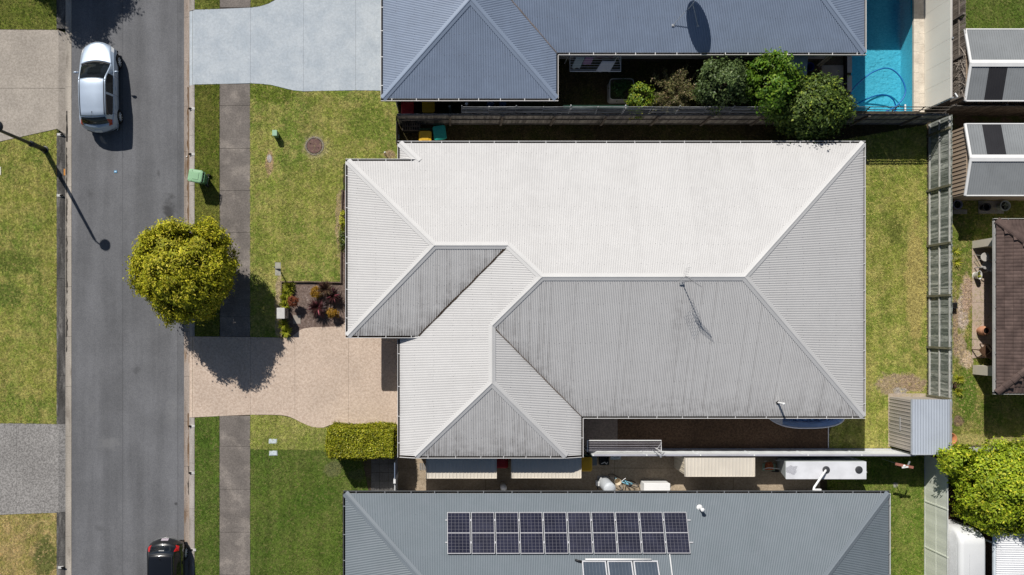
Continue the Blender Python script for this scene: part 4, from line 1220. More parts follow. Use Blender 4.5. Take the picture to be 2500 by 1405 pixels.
for poly, pl in (([(x0, y0), (x0 + dd, yr), (x0, y1)], PWt), ([(x0, y0), (x1, y0), (x1, yr), (x0 + dd, yr)], PNt), ([(x0, y1), (x1, y1), (x1, yr), (x0 + dd, yr)], PSt)):
    m = MB(); m.face([E(*p, h.plane_d(pl, *p), -0.004) for p in poly]); m.build('sarking', M_tile, root)
TW, TG = 0.332, 0.325    # cover width along the eave, gauge up the slope
def tile_mesh():
    m = MB(); n = 10; vs_ = []
    for row, (v, dz) in enumerate(((0.0, 0.030), (0.0, 0.0), (TG + 0.05, 0.004))):
        for k in range(n + 1):
            u = (k / n - 0.5) * TW * 1.0
            vs_.append((u, v, dz - (0.03 if row == 1 else 0) * 0 + 0.016 * abs(sin(2 * pi * k / n)) ** 0.8 + (0.012 if row == 0 else (-.012 if row == 1 else 0))))
    # rows: 0 top of nose, 1 underside of nose, 2 head
    fs_ = []
    for k in range(n):
        fs_.append((k, k + 1, 2 * (n + 1) + k + 1, 2 * (n + 1) + k))
        fs_.append((n + 1 + k, n + 2 + k, k + 1, k))
    m.add(vs_, fs_)
    me = bpy.data.meshes.new('roof_tile'); me.from_pydata(m.v, [], m.f); me.materials.append(M_tile)
    me.polygons.foreach_set('use_smooth', [False] * len(me.polygons))
    return me
TM = tile_mesh()
def lay(pl, eave0, eave1, inside, upv, limit):
    """tiles course by course; eave0->eave1 along the gutter, upv horizontal up-slope direction"""
    A = E(*eave0, 0); B = E(*eave1, 0); e = (B - A).normalized()
    up = (Vector((upv[0], upv[1], 0)) * cos(h.pitch) + Vector((0, 0, sin(h.pitch)))).normalized()
    nn = e.cross(up).normalized()
    if nn.z < 0: e = -e; A, B = B, A; nn = -nn
    M3 = Matrix((e, up, nn)).transposed().to_4x4()
    n = int((B - A).length / TW); cnt = 0; rest = MB()
    r_ = random.Random(4)
    for c_ in range(int(dd * h.fz / S / cos(h.pitch) / TG) + 1):
        for k in range(n):
            mid = A + e * ((k + .5) * TW + (B - A).length * .0) + up * ((c_ + .45) * TG)
            if not inside(mid): continue
            base = A + e * ((k + .5) * TW) + up * (c_ * TG - 0.02) + nn * 0.0
            if cnt < limit(mid, c_):
                o = bpy.data.objects.new('roof_tile', TM); C.objects.link(o); o.parent = root
                mw = Matrix.Translation(base - Vector(root.location) + nn * r_.uniform(0, .004)) @ M3 @ Matrix.Rotation(r_.uniform(-.006, .006), 4, 'Z')
                o.matrix_local = mw
                cnt += 1
            else:
                mw = Matrix.Translation(base) @ M3
                rest.add([mw @ v.co for v in TM.vertices], [tuple(p.vertices) for p in TM.polygons])
    if rest.f:
        o = rest.build('roof_tiles', M_tile, root); o['kind'] = 'stuff'
def pxd(p): return (NX + p.x * S / h.fz, NY - p.y * S / h.fz)
def inW(p):
    a, b_ = pxd(p); d = a - x0
    return d > -8 and b_ - y0 > d - 9 and y1 - b_ > d - 9
def inN(p):
    a, b_ = pxd(p); d = b_ - y0
    return a - x0 > d - 9 and d < dd
def inS(p):
    a, b_ = pxd(p); d = y1 - b_
    return a - x0 > d - 9 and d < dd
lay(PWt, (x0, y0), (x0, y1), inW, (1, 0), lambda p, c_: 230)
lay(PNt, (x0, y0), (x1, y0), inN, (0, -1), lambda p, c_: 999 if pxd(p)[0] < 2500 else 0)
lay(PSt, (x0, y1), (x1, y1), inS, (0, 1), lambda p, c_: 999 if pxd(p)[0] < 2500 else 0)
def ridge_tiles(p, q_):
    p = Vector(p) + Vector((0, 0, .03)); q_ = Vector(q_) + Vector((0, 0, .03)); L_ = (q_ - p).length; n = int(L_ / .40); e = (q_ - p).normalized()
    sd = e.cross(Vector((0, 0, 1))).normalized(); u = sd.cross(e)
    for k in range(n):
        a = p + e * (k * .40); b_ = a + e * .43
        m = MB(); vs_ = []
        for c_, rr_ in ((a, .175), (b_, .16)):
            for j in range(7):
                t_ = pi * j / 6
                vs_.append(c_ + sd * cos(t_) * rr_ + u * (sin(t_) * rr_ * .62 + (.012 if c_ is a else 0)))
        m.add(vs_, [(j, j + 1, 8 + j, 7 + j) for j in range(6)] + [tuple(range(7)), tuple(range(7, 14))[::-1]])
        m.build('ridge_tile', M_tile, root)
ridge_tiles(E(x0 - 1, y0 - 1, -1), E(x0 + dd, yr, dd)); ridge_tiles(E(x0 - 1, y1 + 1, -1), E(x0 + dd, yr, dd)); ridge_tiles(E(x0 + dd, yr, dd), E(x1, yr, dd))
gt = (mk('aged_gutter_lip', (0.50, 0.49, 0.46), 0.5, 0.1), M_bed_b, M_steel)
h.gutter((x0, y0), (x0, y1), 0, (-1, 0), gt, clips=1.1)
h.gutter((x0, y0), (x1, y0), 0, (0, 1), gt, clips=1.2, e0=.1)
h.gutter((x0, y1), (x1, y1), 0, (0, -1), gt, clips=1.2, e0=.1)
q = 30
h.walls([(x0 + 85, y0 + q), (x1 - q, y0 + q), (x1 - q, y1 - q), (x0 + 85, y1 - q)], M_brick, 2.4)
h.soffit([(x0 + 1, y0 + 1), (x1 - 1, y0 + 1), (x1 - 1, y1 - 1), (x0 + 1, y1 - 1)], M_capw, 2.38)
h.opening((x0 + 85, 700), 1.2, 0.1, 2.1, (-1, 0))
# wing walls at both ends of the patio belong to the house
m = MB(); m.box(X(2373), Y(589), 0, X(2440), Y(607), 2.36); m.build('wing_wall', M_render, root)
m = MB(); m.box(X(2374), Y(892), 0, X(2440), Y(914), 2.36); m.build('wing_wall', M_render, root)
# ------------------------------------------------------------------ timber fences (paling by paling)
PAL = {}
def paling_mesh(mat, w_, h_, th, key, n=4):
    out = []
    r = random.Random(len(PAL) + 5)
    for k in range(n):
        m = MB(); j = [r.uniform(-.012, .012) for _ in range(4)]
        m.hexa([(-w_ / 2, -th / 2, 0.03), (w_ / 2, -th / 2, 0.03), (w_ / 2, th / 2, 0.03), (-w_ / 2, th / 2, 0.03),
                (-w_ / 2 + j[0] * .3, -th / 2 + j[1], h_ + j[2]), (w_ / 2 + j[0] * .3, -th / 2 + j[1], h_ + j[3]), (w_ / 2 + j[0] * .3, th / 2 + j[1], h_ + j[3]), (-w_ / 2 + j[0] * .3, th / 2 + j[1], h_ + j[2])])
        me = bpy.data.meshes.new('paling'); me.from_pydata(m.v, [], m.f); me.materials.append(mat); out.append(me)
    return out
def wood(name, a, b, c3, seedw=0, stretch=(1, 1, 0.15)):
    t = NT(name)
    oi = t.n('ShaderNodeObjectInfo')
    c = t.mix(oi.outputs['Random'], a, b)
    c = t.mix(t.ramp(t.noise(9, 5, 0.7, stretch=stretch, w=seedw), 0.45, 0.7), c, c3)
    c = t.mul(c, t.ramp(t.noise(40, 3, 0.7, stretch=stretch), 0.3, 0.7, 0.7, 1.25))
    c = t.mix(t.ramp(t.noise(3.5, 6, 0.75, w=7), 0.70, 0.76, 0, 0.7), c, (0.36, 0.40, 0.36))
    return t.done(c, 0.85, 0.15)
M_pal_e = wood('green_grey_paling', (0.13, 0.15, 0.13), (0.43, 0.45, 0.41), (0.09, 0.105, 0.09), 1)
M_pal_n = wood('grey_paling', (0.26, 0.25, 0.24), (0.46, 0.44, 0.41), (0.15, 0.14, 0.13), 2)
M_pal_o = wood('brown_paling', (0.17, 0.145, 0.125), (0.30, 0.26, 0.225), (0.06, 0.05, 0.043), 3)
M_rail = wood('pale_rail', (0.46, 0.46, 0.44), (0.55, 0.54, 0.51), (0.34, 0.34, 0.32), 4, (1, .15, 1))
M_rail_d = wood('dark_rail', (0.12, 0.115, 0.11), (0.2, 0.19, 0.18), (0.08, 0.075, 0.07), 5, (.15, 1, 1))
M_post_e = wood('mossy_post', (0.15, 0.145, 0.10), (0.20, 0.19, 0.13), (0.09, 0.09, 0.06), 6)
M_post_n = wood('brown_post', (0.19, 0.165, 0.145), (0.25, 0.22, 0.19), (0.13, 0.11, 0.10), 7)

def timber_fence(label, a, b, pal_mat, rail_mat, post_mat, h_, side, posts, w_=0.10, gap=0.0008, rails=(0.28, 0.95, 1.62), capped=False, group=None, skip=None, railw=0.075):
    """palings from a to b (ground points); side: unit vector towards the rail side"""
    A = Vector(a); B = Vector(b); L_ = (B - A).length; e = (B - A).normalized(); s = Vector(side)
    root = thing('timber_fence', label, 'fence', A, group)
    ms = paling_mesh(pal_mat, w_, h_, 0.016, label)
    rot = Matrix.Rotation(atan2(e.y, e.x), 4, 'Z')
    n = int(L_ / (w_ + gap)); r = random.Random(int(L_ * 100))
    for k in range(n):
        if skip and skip(k / n): continue
        o = bpy.data.objects.new('paling', ms[k % len(ms)] if k % 7 else ms[(k * 5) % len(ms)]); C.objects.link(o); o.parent = root
        o.matrix_local = Matrix.Translation(e * ((k + .5) * (w_ + gap)) + s * r.uniform(-.006, .006) + Vector((0, 0, r.uniform(-.02, .015)))) @ rot @ Matrix.Rotation(r.uniform(-.003, .003), 4, 'Y')
    ps = posts
    for i, z in enumerate(rails):
        ends = [0.0] + [p for p in ps if 0.2 < p < L_ - 0.2] + [L_]
        for p0, p1 in zip(ends[:-1], ends[1:]):
            m = MB(); m.beam(A + e * (p0 + .052) + s * 0.033 + Vector((0, 0, z)), A + e * (p1 - .052) + s * 0.033 + Vector((0, 0, z)), 0.045, railw); m.build('rail', rail_mat, root)
    for p in ps:
        c = A + e * p + s * 0.065
        m = MB(); m.beam(c - Vector((0, 0, .1)), c + Vector((0, 0, h_ - 0.03)), 0.10, 0.085, up=s); m.build('post', post_mat, root)
    return root

# between the off-white house's back lawn and the tiled house
ys = [334, 468, 602, 724, 848, 966, 1080]
A = G(2266, 304); B = G(2266, 1096)
timber_fence('weathered green-grey paling fence between the back lawn and the patio of the tiled house', A, B, M_pal_e, M_rail, M_post_e, 1.82, (-1, 0, 0),
             [(y - 304) / S for y in ys], rails=(0.16, 0.92, 1.68), railw=0.08)
# between the blue-grey house and the off-white house
A = G(974, 303); B = G(2262, 303)
nf = timber_fence('long grey paling fence between the blue-grey house and the off-white house', A, B, M_pal_n, M_rail_d, M_post_n, 1.8, (0, -1, 0),
             [(x - 974) / S for x in (1099, 1222, 1344, 1466, 1588, 1710, 1832, 1954, 2076, 2198)], rails=(0.1, 0.95, 1.72))
# slatted screen raised above that fence
M_slat = wood('screen_slat', (0.24, 0.25, 0.26), (0.44, 0.45, 0.46), (0.14, 0.14, 0.15), 8, (.15, 1, 1))
scr = thing('slatted_screen', 'horizontal slatted screen fixed above the long grey paling fence', 'screen', G(1126, 301))
xs = [1126 + 62.5 * k for k in range(19)]
for k, x in enumerate(xs):
    m = MB(); m.beam(Vector((X(x), Y(301.5), 1.45)), Vector((X(x), Y(301.5) + (.17 if k % 2 else .20), 2.32 if k % 2 else 2.38)), 0.04, 0.03, up=(0, 1, 0)); m.build('upright', (M_steel if k % 4 == 1 else M_slat) if k < 15 else M_timber_dark, scr)
rs_ = random.Random(8)
for k in range(18):
    for j in range(5):
        if k > 14 and j in (1, 3): continue
        z = 1.86 + 0.104 * j
        sag = rs_.uniform(-.012, .012)
        m = MB(); m.beam(Vector((X(xs[k]) + .004, Y(300.5) + .035 * j + rs_.uniform(-.008, .008), z + sag)), Vector((X(xs[k + 1]) - .004, Y(300.5) + .035 * j + rs_.uniform(-.008, .008), z - sag)), 0.018, 0.080); m.build('slat', M_slat if k < 14 else M_timber_dark, scr)
# old fence behind the pool wall
timber_fence('dark old timber fence behind the beige pool wall', G(2290, 268), G(2290, -330), M_pal_o, M_post_n, M_post_n, 2.05, (-1, 0, 0), [.1, 2.0, 3.9, 5.8, 7.7, 9.6, 11.5], w_=0.075, gap=0.012)
# its overgrown dry sticks
stx = thing('dry_vine', 'tangle of bare dry sticks leaning on the dark old timber fence near its corner', 'vine', G(2286, 215))
rs_ = random.Random(2)
for k in range(26):
    y = rs_.uniform(160, 262); m = MB()
    m.tube([G(2284, y, rs_.uniform(.9, 1.6)), G(2288, y - rs_.uniform(-10, 22), rs_.uniform(1.7, 2.0)), G(2286, y - rs_.uniform(-20, 30), 2.1 + rs_.uniform(0, .1))], 0.012, 4)
    m.build('stem', mk('dry_stick', (0.38, 0.33, 0.28), 0.8, 0.2), stx)
# boundary of the sheds
timber_fence('dark paling fence running between the two grey garden sheds', G(2268, 283.5), G(2900, 283.5), M_timber_dark, M_rail_d, M_post_n, 1.75, (0, 1, 0), [0.2, 2.6, 5.0, 7.4, 9.8], gap=0.006)
timber_fence('low silver-grey paling fence half hidden by the big bright green tree', G(2266, 1092), G(2900, 1092), mk('silver_paling', (0.42, 0.43, 0.39), 0.85, 0.2, 3, 0.15, stretch=(1, 1, .2)), M_rail, M_post_e, 1.5, (0, -1, 0), [0.1, 2.5, 4.9, 7.3])

# ------------------------------------------------------------------ steel panel fences
def panel_fence(name, label, pts, h_, mat, capmat, side, mids=1, capw=0.05, post_every=None, railside=1):
    A = Vector(pts[0]); B = Vector(pts[1]); L_ = (B - A).length; e = (B - A).normalized(); s = Vector(side)
    root = thing(name, label, 'fence', A)
    n = max(1, round(L_ / 2.38)) if post_every is None else post_every
    for k in range(n):
        p0, p1 = L_ * k / n, L_ * (k + 1) / n
        m = MB(); nw = 12
        # lightly pressed sheet
        vs_ = []; 
        for j in range(nw + 1):
            u = p0 + .03 + (p1 - p0 - .06) * j / nw
            off = 0.008 if (j % 4 in (1, 2)) else 0.0
            for z in (0.04, h_ - 0.05): vs_.append(A + e * u + s * off + Vector((0, 0, z)))
        m.add(vs_, [(2 * j, 2 * j + 2, 2 * j + 3, 2 * j + 1) for j in range(nw)]); m.build('fence_panel', mat, root)
        m = MB(); m.beam(A + e * (p0 + .03) + Vector((0, 0, h_ - .03)), A + e * (p1 - .03) + Vector((0, 0, h_ - .03)), capw, 0.045); m.build('top_rail', capmat, root)
        m = MB(); m.beam(A + e * (p0 + .03) + Vector((0, 0, .03)), A + e * (p1 - .03) + Vector((0, 0, .03)), capw, 0.05); m.build('bottom_rail', capmat, root)
        if mids:
            m = MB(); m.beam(A + e * (p0 + .03) + s * 0.012 + Vector((0, 0, h_ * .5)), A + e * (p1 - .03) + s * .012 + Vector((0, 0, h_ * .5)), 0.012, 0.035); m.build('middle_rail', mat, root)
    for k in range(n + 1):
        c = A + e * (L_ * k / n)
        m = MB(); m.beam(c - Vector((0, 0, .1)), c + Vector((0, 0, h_)), 0.06, 0.055, up=s); m.build('post', mat, root)
    return root
M_pfl = mk('pale_grey_steel', (0.74, 0.76, 0.77), 0.5, 0.05, 0.8, 0.03, 20, spec=0.3)
M_pfl_cap = mk('lilac_grey_rail', (0.40, 0.40, 0.46), 0.5, 0.08, 2, 0.05)
panel_fence('steel_fence', 'pale grey steel fence between the off-white house and the slate-grey house', (G(1432, 1097), G(2182, 1097)), 1.8, M_pfl, M_pfl_cap, (0, 1, 0), mids=1, capw=0.07)
M_sage = mk('sage_steel', (0.69, 0.72, 0.63), 0.55, 0.05, 0.6, 0.03, 20, spec=0.25)
M_sage_cap = mk('sage_rail', (0.52, 0.54, 0.52), 0.5, 0.08, 2, 0.05)
panel_fence('steel_fence', 'sage green steel fence beside the white caravan and the big bright green tree', (G(2257, 1112), G(2257, 1780)), 1.8, M_sage, M_sage_cap, (-1, 0, 0), mids=1, capw=0.045)
# pool wall: smooth beige sheets on posts
pw = thing('pool_wall', 'smooth beige sheet wall along the pool coping', 'wall', G(2258, 268))
M_poolw = mk('beige_sheet', (0.75, 0.725, 0.65), 0.8, 0.04, 0.5, 0.03, 30, spec=0.15)
yy = [268 - 46 * k for k in range(0, 14)]
for k in range(13):
    m = MB(); m.box(X(2257), Y(yy[k]) + .004, -.05, X(2258.6), Y(yy[k + 1]) - .004, 2.0); m.build('sheet', M_poolw, pw)
for k in range(0, 14, 3):
    m = MB(); m.box(X(2258.8), Y(yy[k]) - .04, -.05, X(2262.5), Y(yy[k]) + .04, 2.04); m.build('post', M_steel, pw)
m = MB(); m.box(X(2258.8), Y(yy[0]) + .05, 1.92, X(2262), Y(yy[-1]) - .05, 1.98); m.build('rail', mk('warm_grey_rail', (0.42, 0.40, 0.38), 0.7, .1), pw)
gp = thing('fence_bracket', 'short white steel bracket at the corner of the pool wall', 'bracket', G(2264, 265, 1.9))
m = MB(); m.beam(G(2266, 258, 2.02), G(2271, 267, 2.05), 0.06, 0.05); m.build('arm', M_white, gp)
m = MB(); m.beam(G(2271, 267, 1.85), G(2271, 267, 2.05), 0.05, 0.05); m.build('stub', M_white, gp)

# ------------------------------------------------------------------ side gates and returns
gt_ = thing('side_gate', 'dark timber side gate and return between the front lawn and the long grey paling fence', 'gate', G(974, 345))
for k in range(8):
    m = MB(); y = 306 + 8 * k; m.box(X(973), Y(y), 0.03, X(974), Y(y + 7.4), 1.75); m.build('board', M_timber_dark, gt_)
for z in (.3, 1.5):
    m = MB(); m.box(X(974.2), Y(306), z, X(976), Y(370), z + .08); m.build('rail', M_timber_dark, gt_)
m = MB(); m.box(X(976.5), Y(352), 1.0, X(978), Y(342), 1.06); m.build('latch', M_steel, gt_)
sg = thing('side_gate', 'narrow grey side gate with a white post, by the charcoal paver path', 'gate', G(970, 1150))
M_gate = mk('gate_grey', (0.5, 0.51, 0.52), 0.5, 0.05)
m = MB(); m.box(X(969), Y(1115), 0.05, X(971), Y(1152), 1.75); m.build('gate_leaf', mk('gate_dark', (0.16, 0.2, 0.28), .5, .05), sg)
m = MB(); m.box(X(967.5), Y(1153), 0, X(972.5), Y(1162), 1.85); m.build('post', M_white, sg)
m = MB(); m.box(X(969), Y(1163), 0.05, X(971.5), Y(1240), 1.72); m.build('infill_panel', M_gate, sg)

# ------------------------------------------------------------------ garden sheds
def ribbed_sheet(m, o_, u, v, n, rib_w, rib_h, nrm, th=0.012):
    """flat sheet from o_ spanned by u,v with n raised ribs running along v"""
    o_ = Vector(o_); u = Vector(u); v = Vector(v); nn = Vector(nrm).normalized()
    m.hexa([o_, o_ + u, o_ + u + v, o_ + v, o_ + nn * th, o_ + u + nn * th, o_ + u + v + nn * th, o_ + v + nn * th])
    for k in range(n):
        t0 = (k + .5) / n; w_ = rib_w / u.length / 2
        a = o_ + u * (t0 - w_) + nn * (th + .001); b = o_ + u * (t0 + w_) + nn * (th + .001)
        a2 = o_ + u * (t0 - w_ * .5) + nn * (th + rib_h); b2 = o_ + u * (t0 + w_ * .5) + nn * (th + rib_h)
        e = v
        m.add([a, b, b + e, a + e, a2, b2, b2 + e, a2 + e], [(4, 5, 6, 7), (0, 1, 5, 4), (1, 2, 6, 5), (2, 3, 7, 6), (3, 0, 4, 7)])
    return m

# the grey shed in the back corner of the lawn
M_shroof = roofmat('shed_roof_grey', (0.40, 0.44, 0.50), 0.42, (.2, .2, .2), .4)
M_shwall = mk('shed_wall_taupe', (0.40, 0.36, 0.32), 0.55, 0.05, 1, 0.04)
M_shdoor = mk('shed_door_taupe', (0.36, 0.33, 0.295), 0.55, 0.05, 1, 0.04)
sh = thing('garden_shed', 'grey corrugated garden shed with taupe double doors, in the corner of the back lawn', 'garden shed', G(2215, 1027))
sx0, sx1, sy0, sy1 = X(2171), X(2258), Y(1088), Y(969)
m = MB(); m.box(sx0 - .06, sy0 - .06, -.05, sx1 + .02, sy1 + .16, 0.03); m.build('slab', mk('shed_slab', (0.42, 0.35, 0.28), .9, .1), sh)
def shed_wall_x(x, y0, y1, z0, z1, n, mat, root, nrm, name='wall'):
    m = MB(); ribbed_sheet(m, (x, y0, z0), (0, y1 - y0, 0), (0, 0, z1 - z0), n, 0.05, 0.022, nrm); return m.build(name, mat, root)
third = (sy1 - sy0)
shed_wall_x(sx0, sy0, sy0 + third * .27, .03, 1.92, 4, M_shwall, sh, (-1, 0, 0))
shed_wall_x(sx0, sy0 + third * .73, sy1, .03, 1.92, 4, M_shwall, sh, (-1, 0, 0))
dl = shed_wall_x(sx0 - .012, sy0 + third * .275, sy0 + third * .495, .05, 1.85, 3, M_shdoor, sh, (-1, 0, 0), 'door')
dr = shed_wall_x(sx0 - .012, sy0 + third * .505, sy0 + third * .725, .05, 1.85, 3, M_shdoor, sh, (-1, 0, 0), 'door')
m = MB(); m.beam(Vector((sx0 - .05, sy0 + third * .36, 1.0)), Vector((sx0 - .05, sy0 + third * .64, 1.0)), 0.03, 0.05); m.build('slide_bolt', mk('bolt_grey', (0.34, 0.34, 0.34), .5), dl)
m = MB(); m.beam(Vector((sx0 - .03, sy0 + third * .27, 1.88)), Vector((sx0 - .03, sy0 + third * .73, 1.88)), 0.03, 0.05); m.build('door_track', M_shdoor, sh)
m = MB(); m.box(sx0, sy1 - .02, .03, sx1, sy1, 1.95); m.box(sx0, sy0, .03, sx1, sy0 + .02, 1.9); m.box(sx1 - .02, sy0 + .03, .03, sx1, sy1 - .03, 2.02); m.build('wall', M_shwall, sh)
# roof sheet ribs run across, with a rolled crown near the back
m = MB(); gr = []; n_u = 15 * 8
rx0, rx1 = sx0 - .05, sx1 + .03
prev = None
for k in range(n_u + 1):
    u = k / n_u; x = rx0 + (rx1 - rx0) * u
    z = 1.95 + 0.10 * min(u, .88) - 0.5 * max(0, u - .88) + 0.013 * cos(2 * pi * k / 8)
    base = len(m.v)
    for y in (sy0 - .10, (sy0 + sy1) / 2, sy1 + .06):
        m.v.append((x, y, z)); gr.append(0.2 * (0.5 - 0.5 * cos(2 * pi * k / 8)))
    if prev is not None:
        for j in range(2): m.f.append((prev + j, base + j, base + j + 1, prev + j + 1))
    prev = base
m.build('roof_sheet', M_shroof, sh, smooth=True, att={'grime': gr})
m = MB(); m.box(rx0 - .015, sy0 - .10, 1.88, rx0, sy1 + .06, 1.975); m.box(rx0, sy0 - .125, 1.90, rx1, sy0 - .105, 2.02); m.build('roof_trim', mk('shed_trim', (0.46, 0.49, 0.53), .45), sh)

# three narrow cream sheds lined up along the steel fence
def cream_shed(label, px0, px1, py0, py1, wwall=True):
    x0, x1, y1, y0 = X(px0, 1.9), X(px1, 1.9), Y(py0, 1.9), Y(py1, 1.9)
    r_ = thing('narrow_shed', label, 'garden shed', ((x0 + x1) / 2, (y0 + y1) / 2, 0), 'cream sheds along the steel fence')
    for xx, s_ in ((x0 + .03, -1), (x1 - .03, 1)):
        m = MB(); ribbed_sheet(m, (xx, y0 + .05, .0), (0, y1 - y0 - .08, 0), (0, 0, 1.84), 4, .05, .02, (s_, 0, 0)); m.build('side_wall', M_cream_wall, r_)
    m = MB(); ribbed_sheet(m, (x0 + .04, y0 + .05, 0), (x1 - x0 - .08, 0, 0), (0, 0, 1.84), 12, .05, .02, (0, -1, 0)); m.build('front_wall', M_cream_wall, r_)
    m = MB(); m.box(x0 + .05, y1 - .05, 0, x1 - .05, y1 - .04, 1.88); m.build('back_wall', M_cream_wall, r_)
    m = MB(); ribbed_sheet(m, (x0, y0, 1.86), (x1 - x0, 0, 0), (0, y1 - y0, 0.05), 20, .035, .022, (0, -.06, 1)); m.build('roof_sheet', M_cream, r_)
    m = MB(); m.box(x0 - .012, y0 - .02, 1.80, x1 + .012, y0 - .002, 1.895); m.box(x0 - .012, y0, 1.80, x0 - .001, y1, 1.945); m.box(x1 + .001, y0, 1.80, x1 + .012, y1, 1.945); m.build('roof_trim', M_cream, r_)
cream_shed('narrow cream shed half in shade, the one nearer the charcoal paver path', 1041, 1212, 1117, 1168)
cream_shed('narrow cream shed half in shade, between the red bin and the yellow-lidded bin', 1249, 1418.5, 1117, 1167.5)
cream_shed('narrow cream shed in full sun beside the wheelbarrow', 1673, 1842, 1118, 1163.5)

# two grey gabled sheds beyond the weathered fence
M_gsr = roofmat('gabled_shed_roof', (0.25, 0.265, 0.275), 0.5, (.08, .08, .08), 1.0, var=.08)
M_sky = mk('dark_roof_sheet', (0.028, 0.027, 0.029), 0.4, 0.1, 1, 0.05, spec=.5)
M_tan = mk('tan_steel', (0.42, 0.335, 0.255), 0.5, 0.05, 1, 0.04)
def gable_shed(label, py0, py1, pyr, dark_south, dsh):
    ez_, rz = 1.95, 2.35
    x0, x1 = X(2357, ez_), X(2800, ez_); yt_, yb_, yr_ = Y(py0, ez_), Y(py1, ez_), Y(pyr, rz)
    r_ = thing('garden_shed', label, 'garden shed', ((x0 + x1) / 2, (yt_ + yb_) / 2, 0), 'grey gabled sheds beyond the paling fence')
    m = MB(); ribbed_sheet(m, (x0 + .06, yb_ + .08, 0), (0, yt_ - yb_ - .16, 0), (0, 0, ez_), 17, .045, .03, (-1, 0, 0)); m.face([(x0 + .06, yb_ + .08, ez_), (x0 + .06, yt_ - .08, ez_), (x0 + .06, yr_, rz - .02)][::-1]); m.build('end_wall', M_tan, r_)
    m = MB(); m.box(x0 + .09, yb_ + .08, 0, x1 - .1, yb_ + .10, ez_ - .02); m.box(x0 + .09, yt_ - .10, 0, x1 - .1, yt_ - .08, ez_ - .02); m.build('side_wall', M_tan, r_)
    xm = lambda k: x0 + .05 + (x1 - x0) * k
    for (ye, sg_) in ((yt_, 1), (yb_, -1)):
        segs = [(x0 + .02, x1 - .02, M_gsr, 0)]
        if (dark_south and sg_ < 0) or (not dark_south and sg_ > 0):
            a, b_ = X(dsh[0], 2.1), X(dsh[1], 2.1)
            segs = [(x0 + .02, a, M_gsr, 0), (a, b_, M_sky, 1), (b_, x1 - .02, M_gsr, 0)]
        for (xa, xb, mt_, dk) in segs:
            n = max(2, int((xb - xa) / .11)); v = Vector((0, yr_ - ye, rz - ez_)); nn = Vector((1, 0, 0)).cross(v).normalized()
            if nn.z < 0: nn = -nn
            m = MB(); ribbed_sheet(m, (xa, ye, ez_), (xb - xa, 0, 0), v, n, .03, .014, nn, th=.01)
            gr = [0.40 if 8 <= i and (i % 8) > 3 else 0.03 for i in range(len(m.v))]  # rib tops toned darker than the flat sheet
            m.build('roof_sheet', mt_, r_, att={'grime': gr})
        m = MB(); m.beam((x0 - .0, ye, ez_ - .01), (x1, ye, ez_ - .01), 0.05, 0.09); m.build('gutter', M_white, r_)
        m = MB(); m.beam((x0 - .03, ye, ez_ + .02), (x0 - .03, yr_, rz + .02), 0.10, 0.06); m.build('barge_board', M_white, r_)
    m = MB()
    for sg_ in (1, -1):
        ye = yt_ if sg_ > 0 else yb_
        v = (Vector((0, ye, ez_)) - Vector((0, yr_, rz))).normalized()
        p = Vector((x0 - .02, yr_, rz + .055)); q_ = Vector((x1, yr_, rz + .055))
        m.face([p, q_, q_ + v * .16, p + v * .16] if sg_ < 0 else [q_, p, p + v * .16, q_ + v * .16])
    m.build('ridge_cap', M_white, r_)
gable_shed('grey gabled shed with white trim, between the lush lawn and dark paling fence', 72, 247, 155, True, (2407, 2452))
gable_shed('grey gabled shed with white trim, beside the potted plants in the shade', 303, 478, 386.5, False, (2402, 2449))

# shed with flat grey top beside the blue-grey house, behind the trees
fs_ = thing('garden_shed', 'small flat-topped blue-grey shed in the shade behind the bright green tree', 'garden shed', G(1918, 180))
z_ = 1.75; x0, x1, y1, y0 = X(1893, z_), X(1974, z_), Y(120, z_), Y(184, z_)
M_flat = mk('shed_blue_grey', (0.30, 0.36, 0.44), 0.5, 0.05)
m = MB(); m.box(x0 + .05, y0 + .05, 0, x1 - .05, y1, z_ - .05); m.build('wall', M_flat, fs_)
m = MB(); m.hexa([(x0, y0, z_ - .05), (x1 - .1, y0, z_ - .05), (x1, y1, z_ - .02), (x0, y1, z_ - .02), (x0, y0, z_), (x1 - .1, y0, z_), (x1, y1, z_ + .05), (x0, y1, z_ + .05)]); m.build('roof_sheet', M_flat, fs_)

# ------------------------------------------------------------------ the pool
pool = bpy.data.objects.new('pool', None); C.objects.link(pool); pool.location = G(2155, 0)
tag(pool, 'turquoise swimming pool beside the blue-grey house', 'swimming pool')
t = NT('pool_plaster')
f = t.noise(9, 5, 0.75, stretch=(1, 1.6, 1))
c = t.mix(t.ramp(f, 0.30, 0.70), (0.15, 0.58, 0.69), (0.28, 0.79, 0.88))  # lighter mottle painted in place of ripple light on the floor
M_plaster = t.done(c, 0.7, 0.2)
bz = -1.15; WZ = -0.10
m = MB()
a0, a1, b0, b1 = PX0, PX1, PY0, PY1
m.face([(a0, b0, bz), (a1, b0, bz), (a1, b1, bz), (a0, b1, bz)])
for p, q_ in (((a0, b0), (a1, b0)), ((a1, b0), (a1, b1)), ((a1, b1), (a0, b1)), ((a0, b1), (a0, b0))):
    m.face([(q_[0], q_[1], bz), (p[0], p[1], bz), (p[0], p[1], -.005), (q_[0], q_[1], -.005)])
m.build('basin', M_plaster, pool)
t = NT('pool_water')
hgt = t.noise(4.0, 4, 0.6, dist=0.6)
bmp = t.n('ShaderNodeBump'); bmp.inputs['Strength'].default_value = 0.12; bmp.inputs['Distance'].default_value = 0.05; t.l(hgt, bmp.inputs['Height'])
tr = t.n('ShaderNodeBsdfTransparent'); tr.inputs['Color'].default_value = (0.62, 0.88, 0.96, 1)
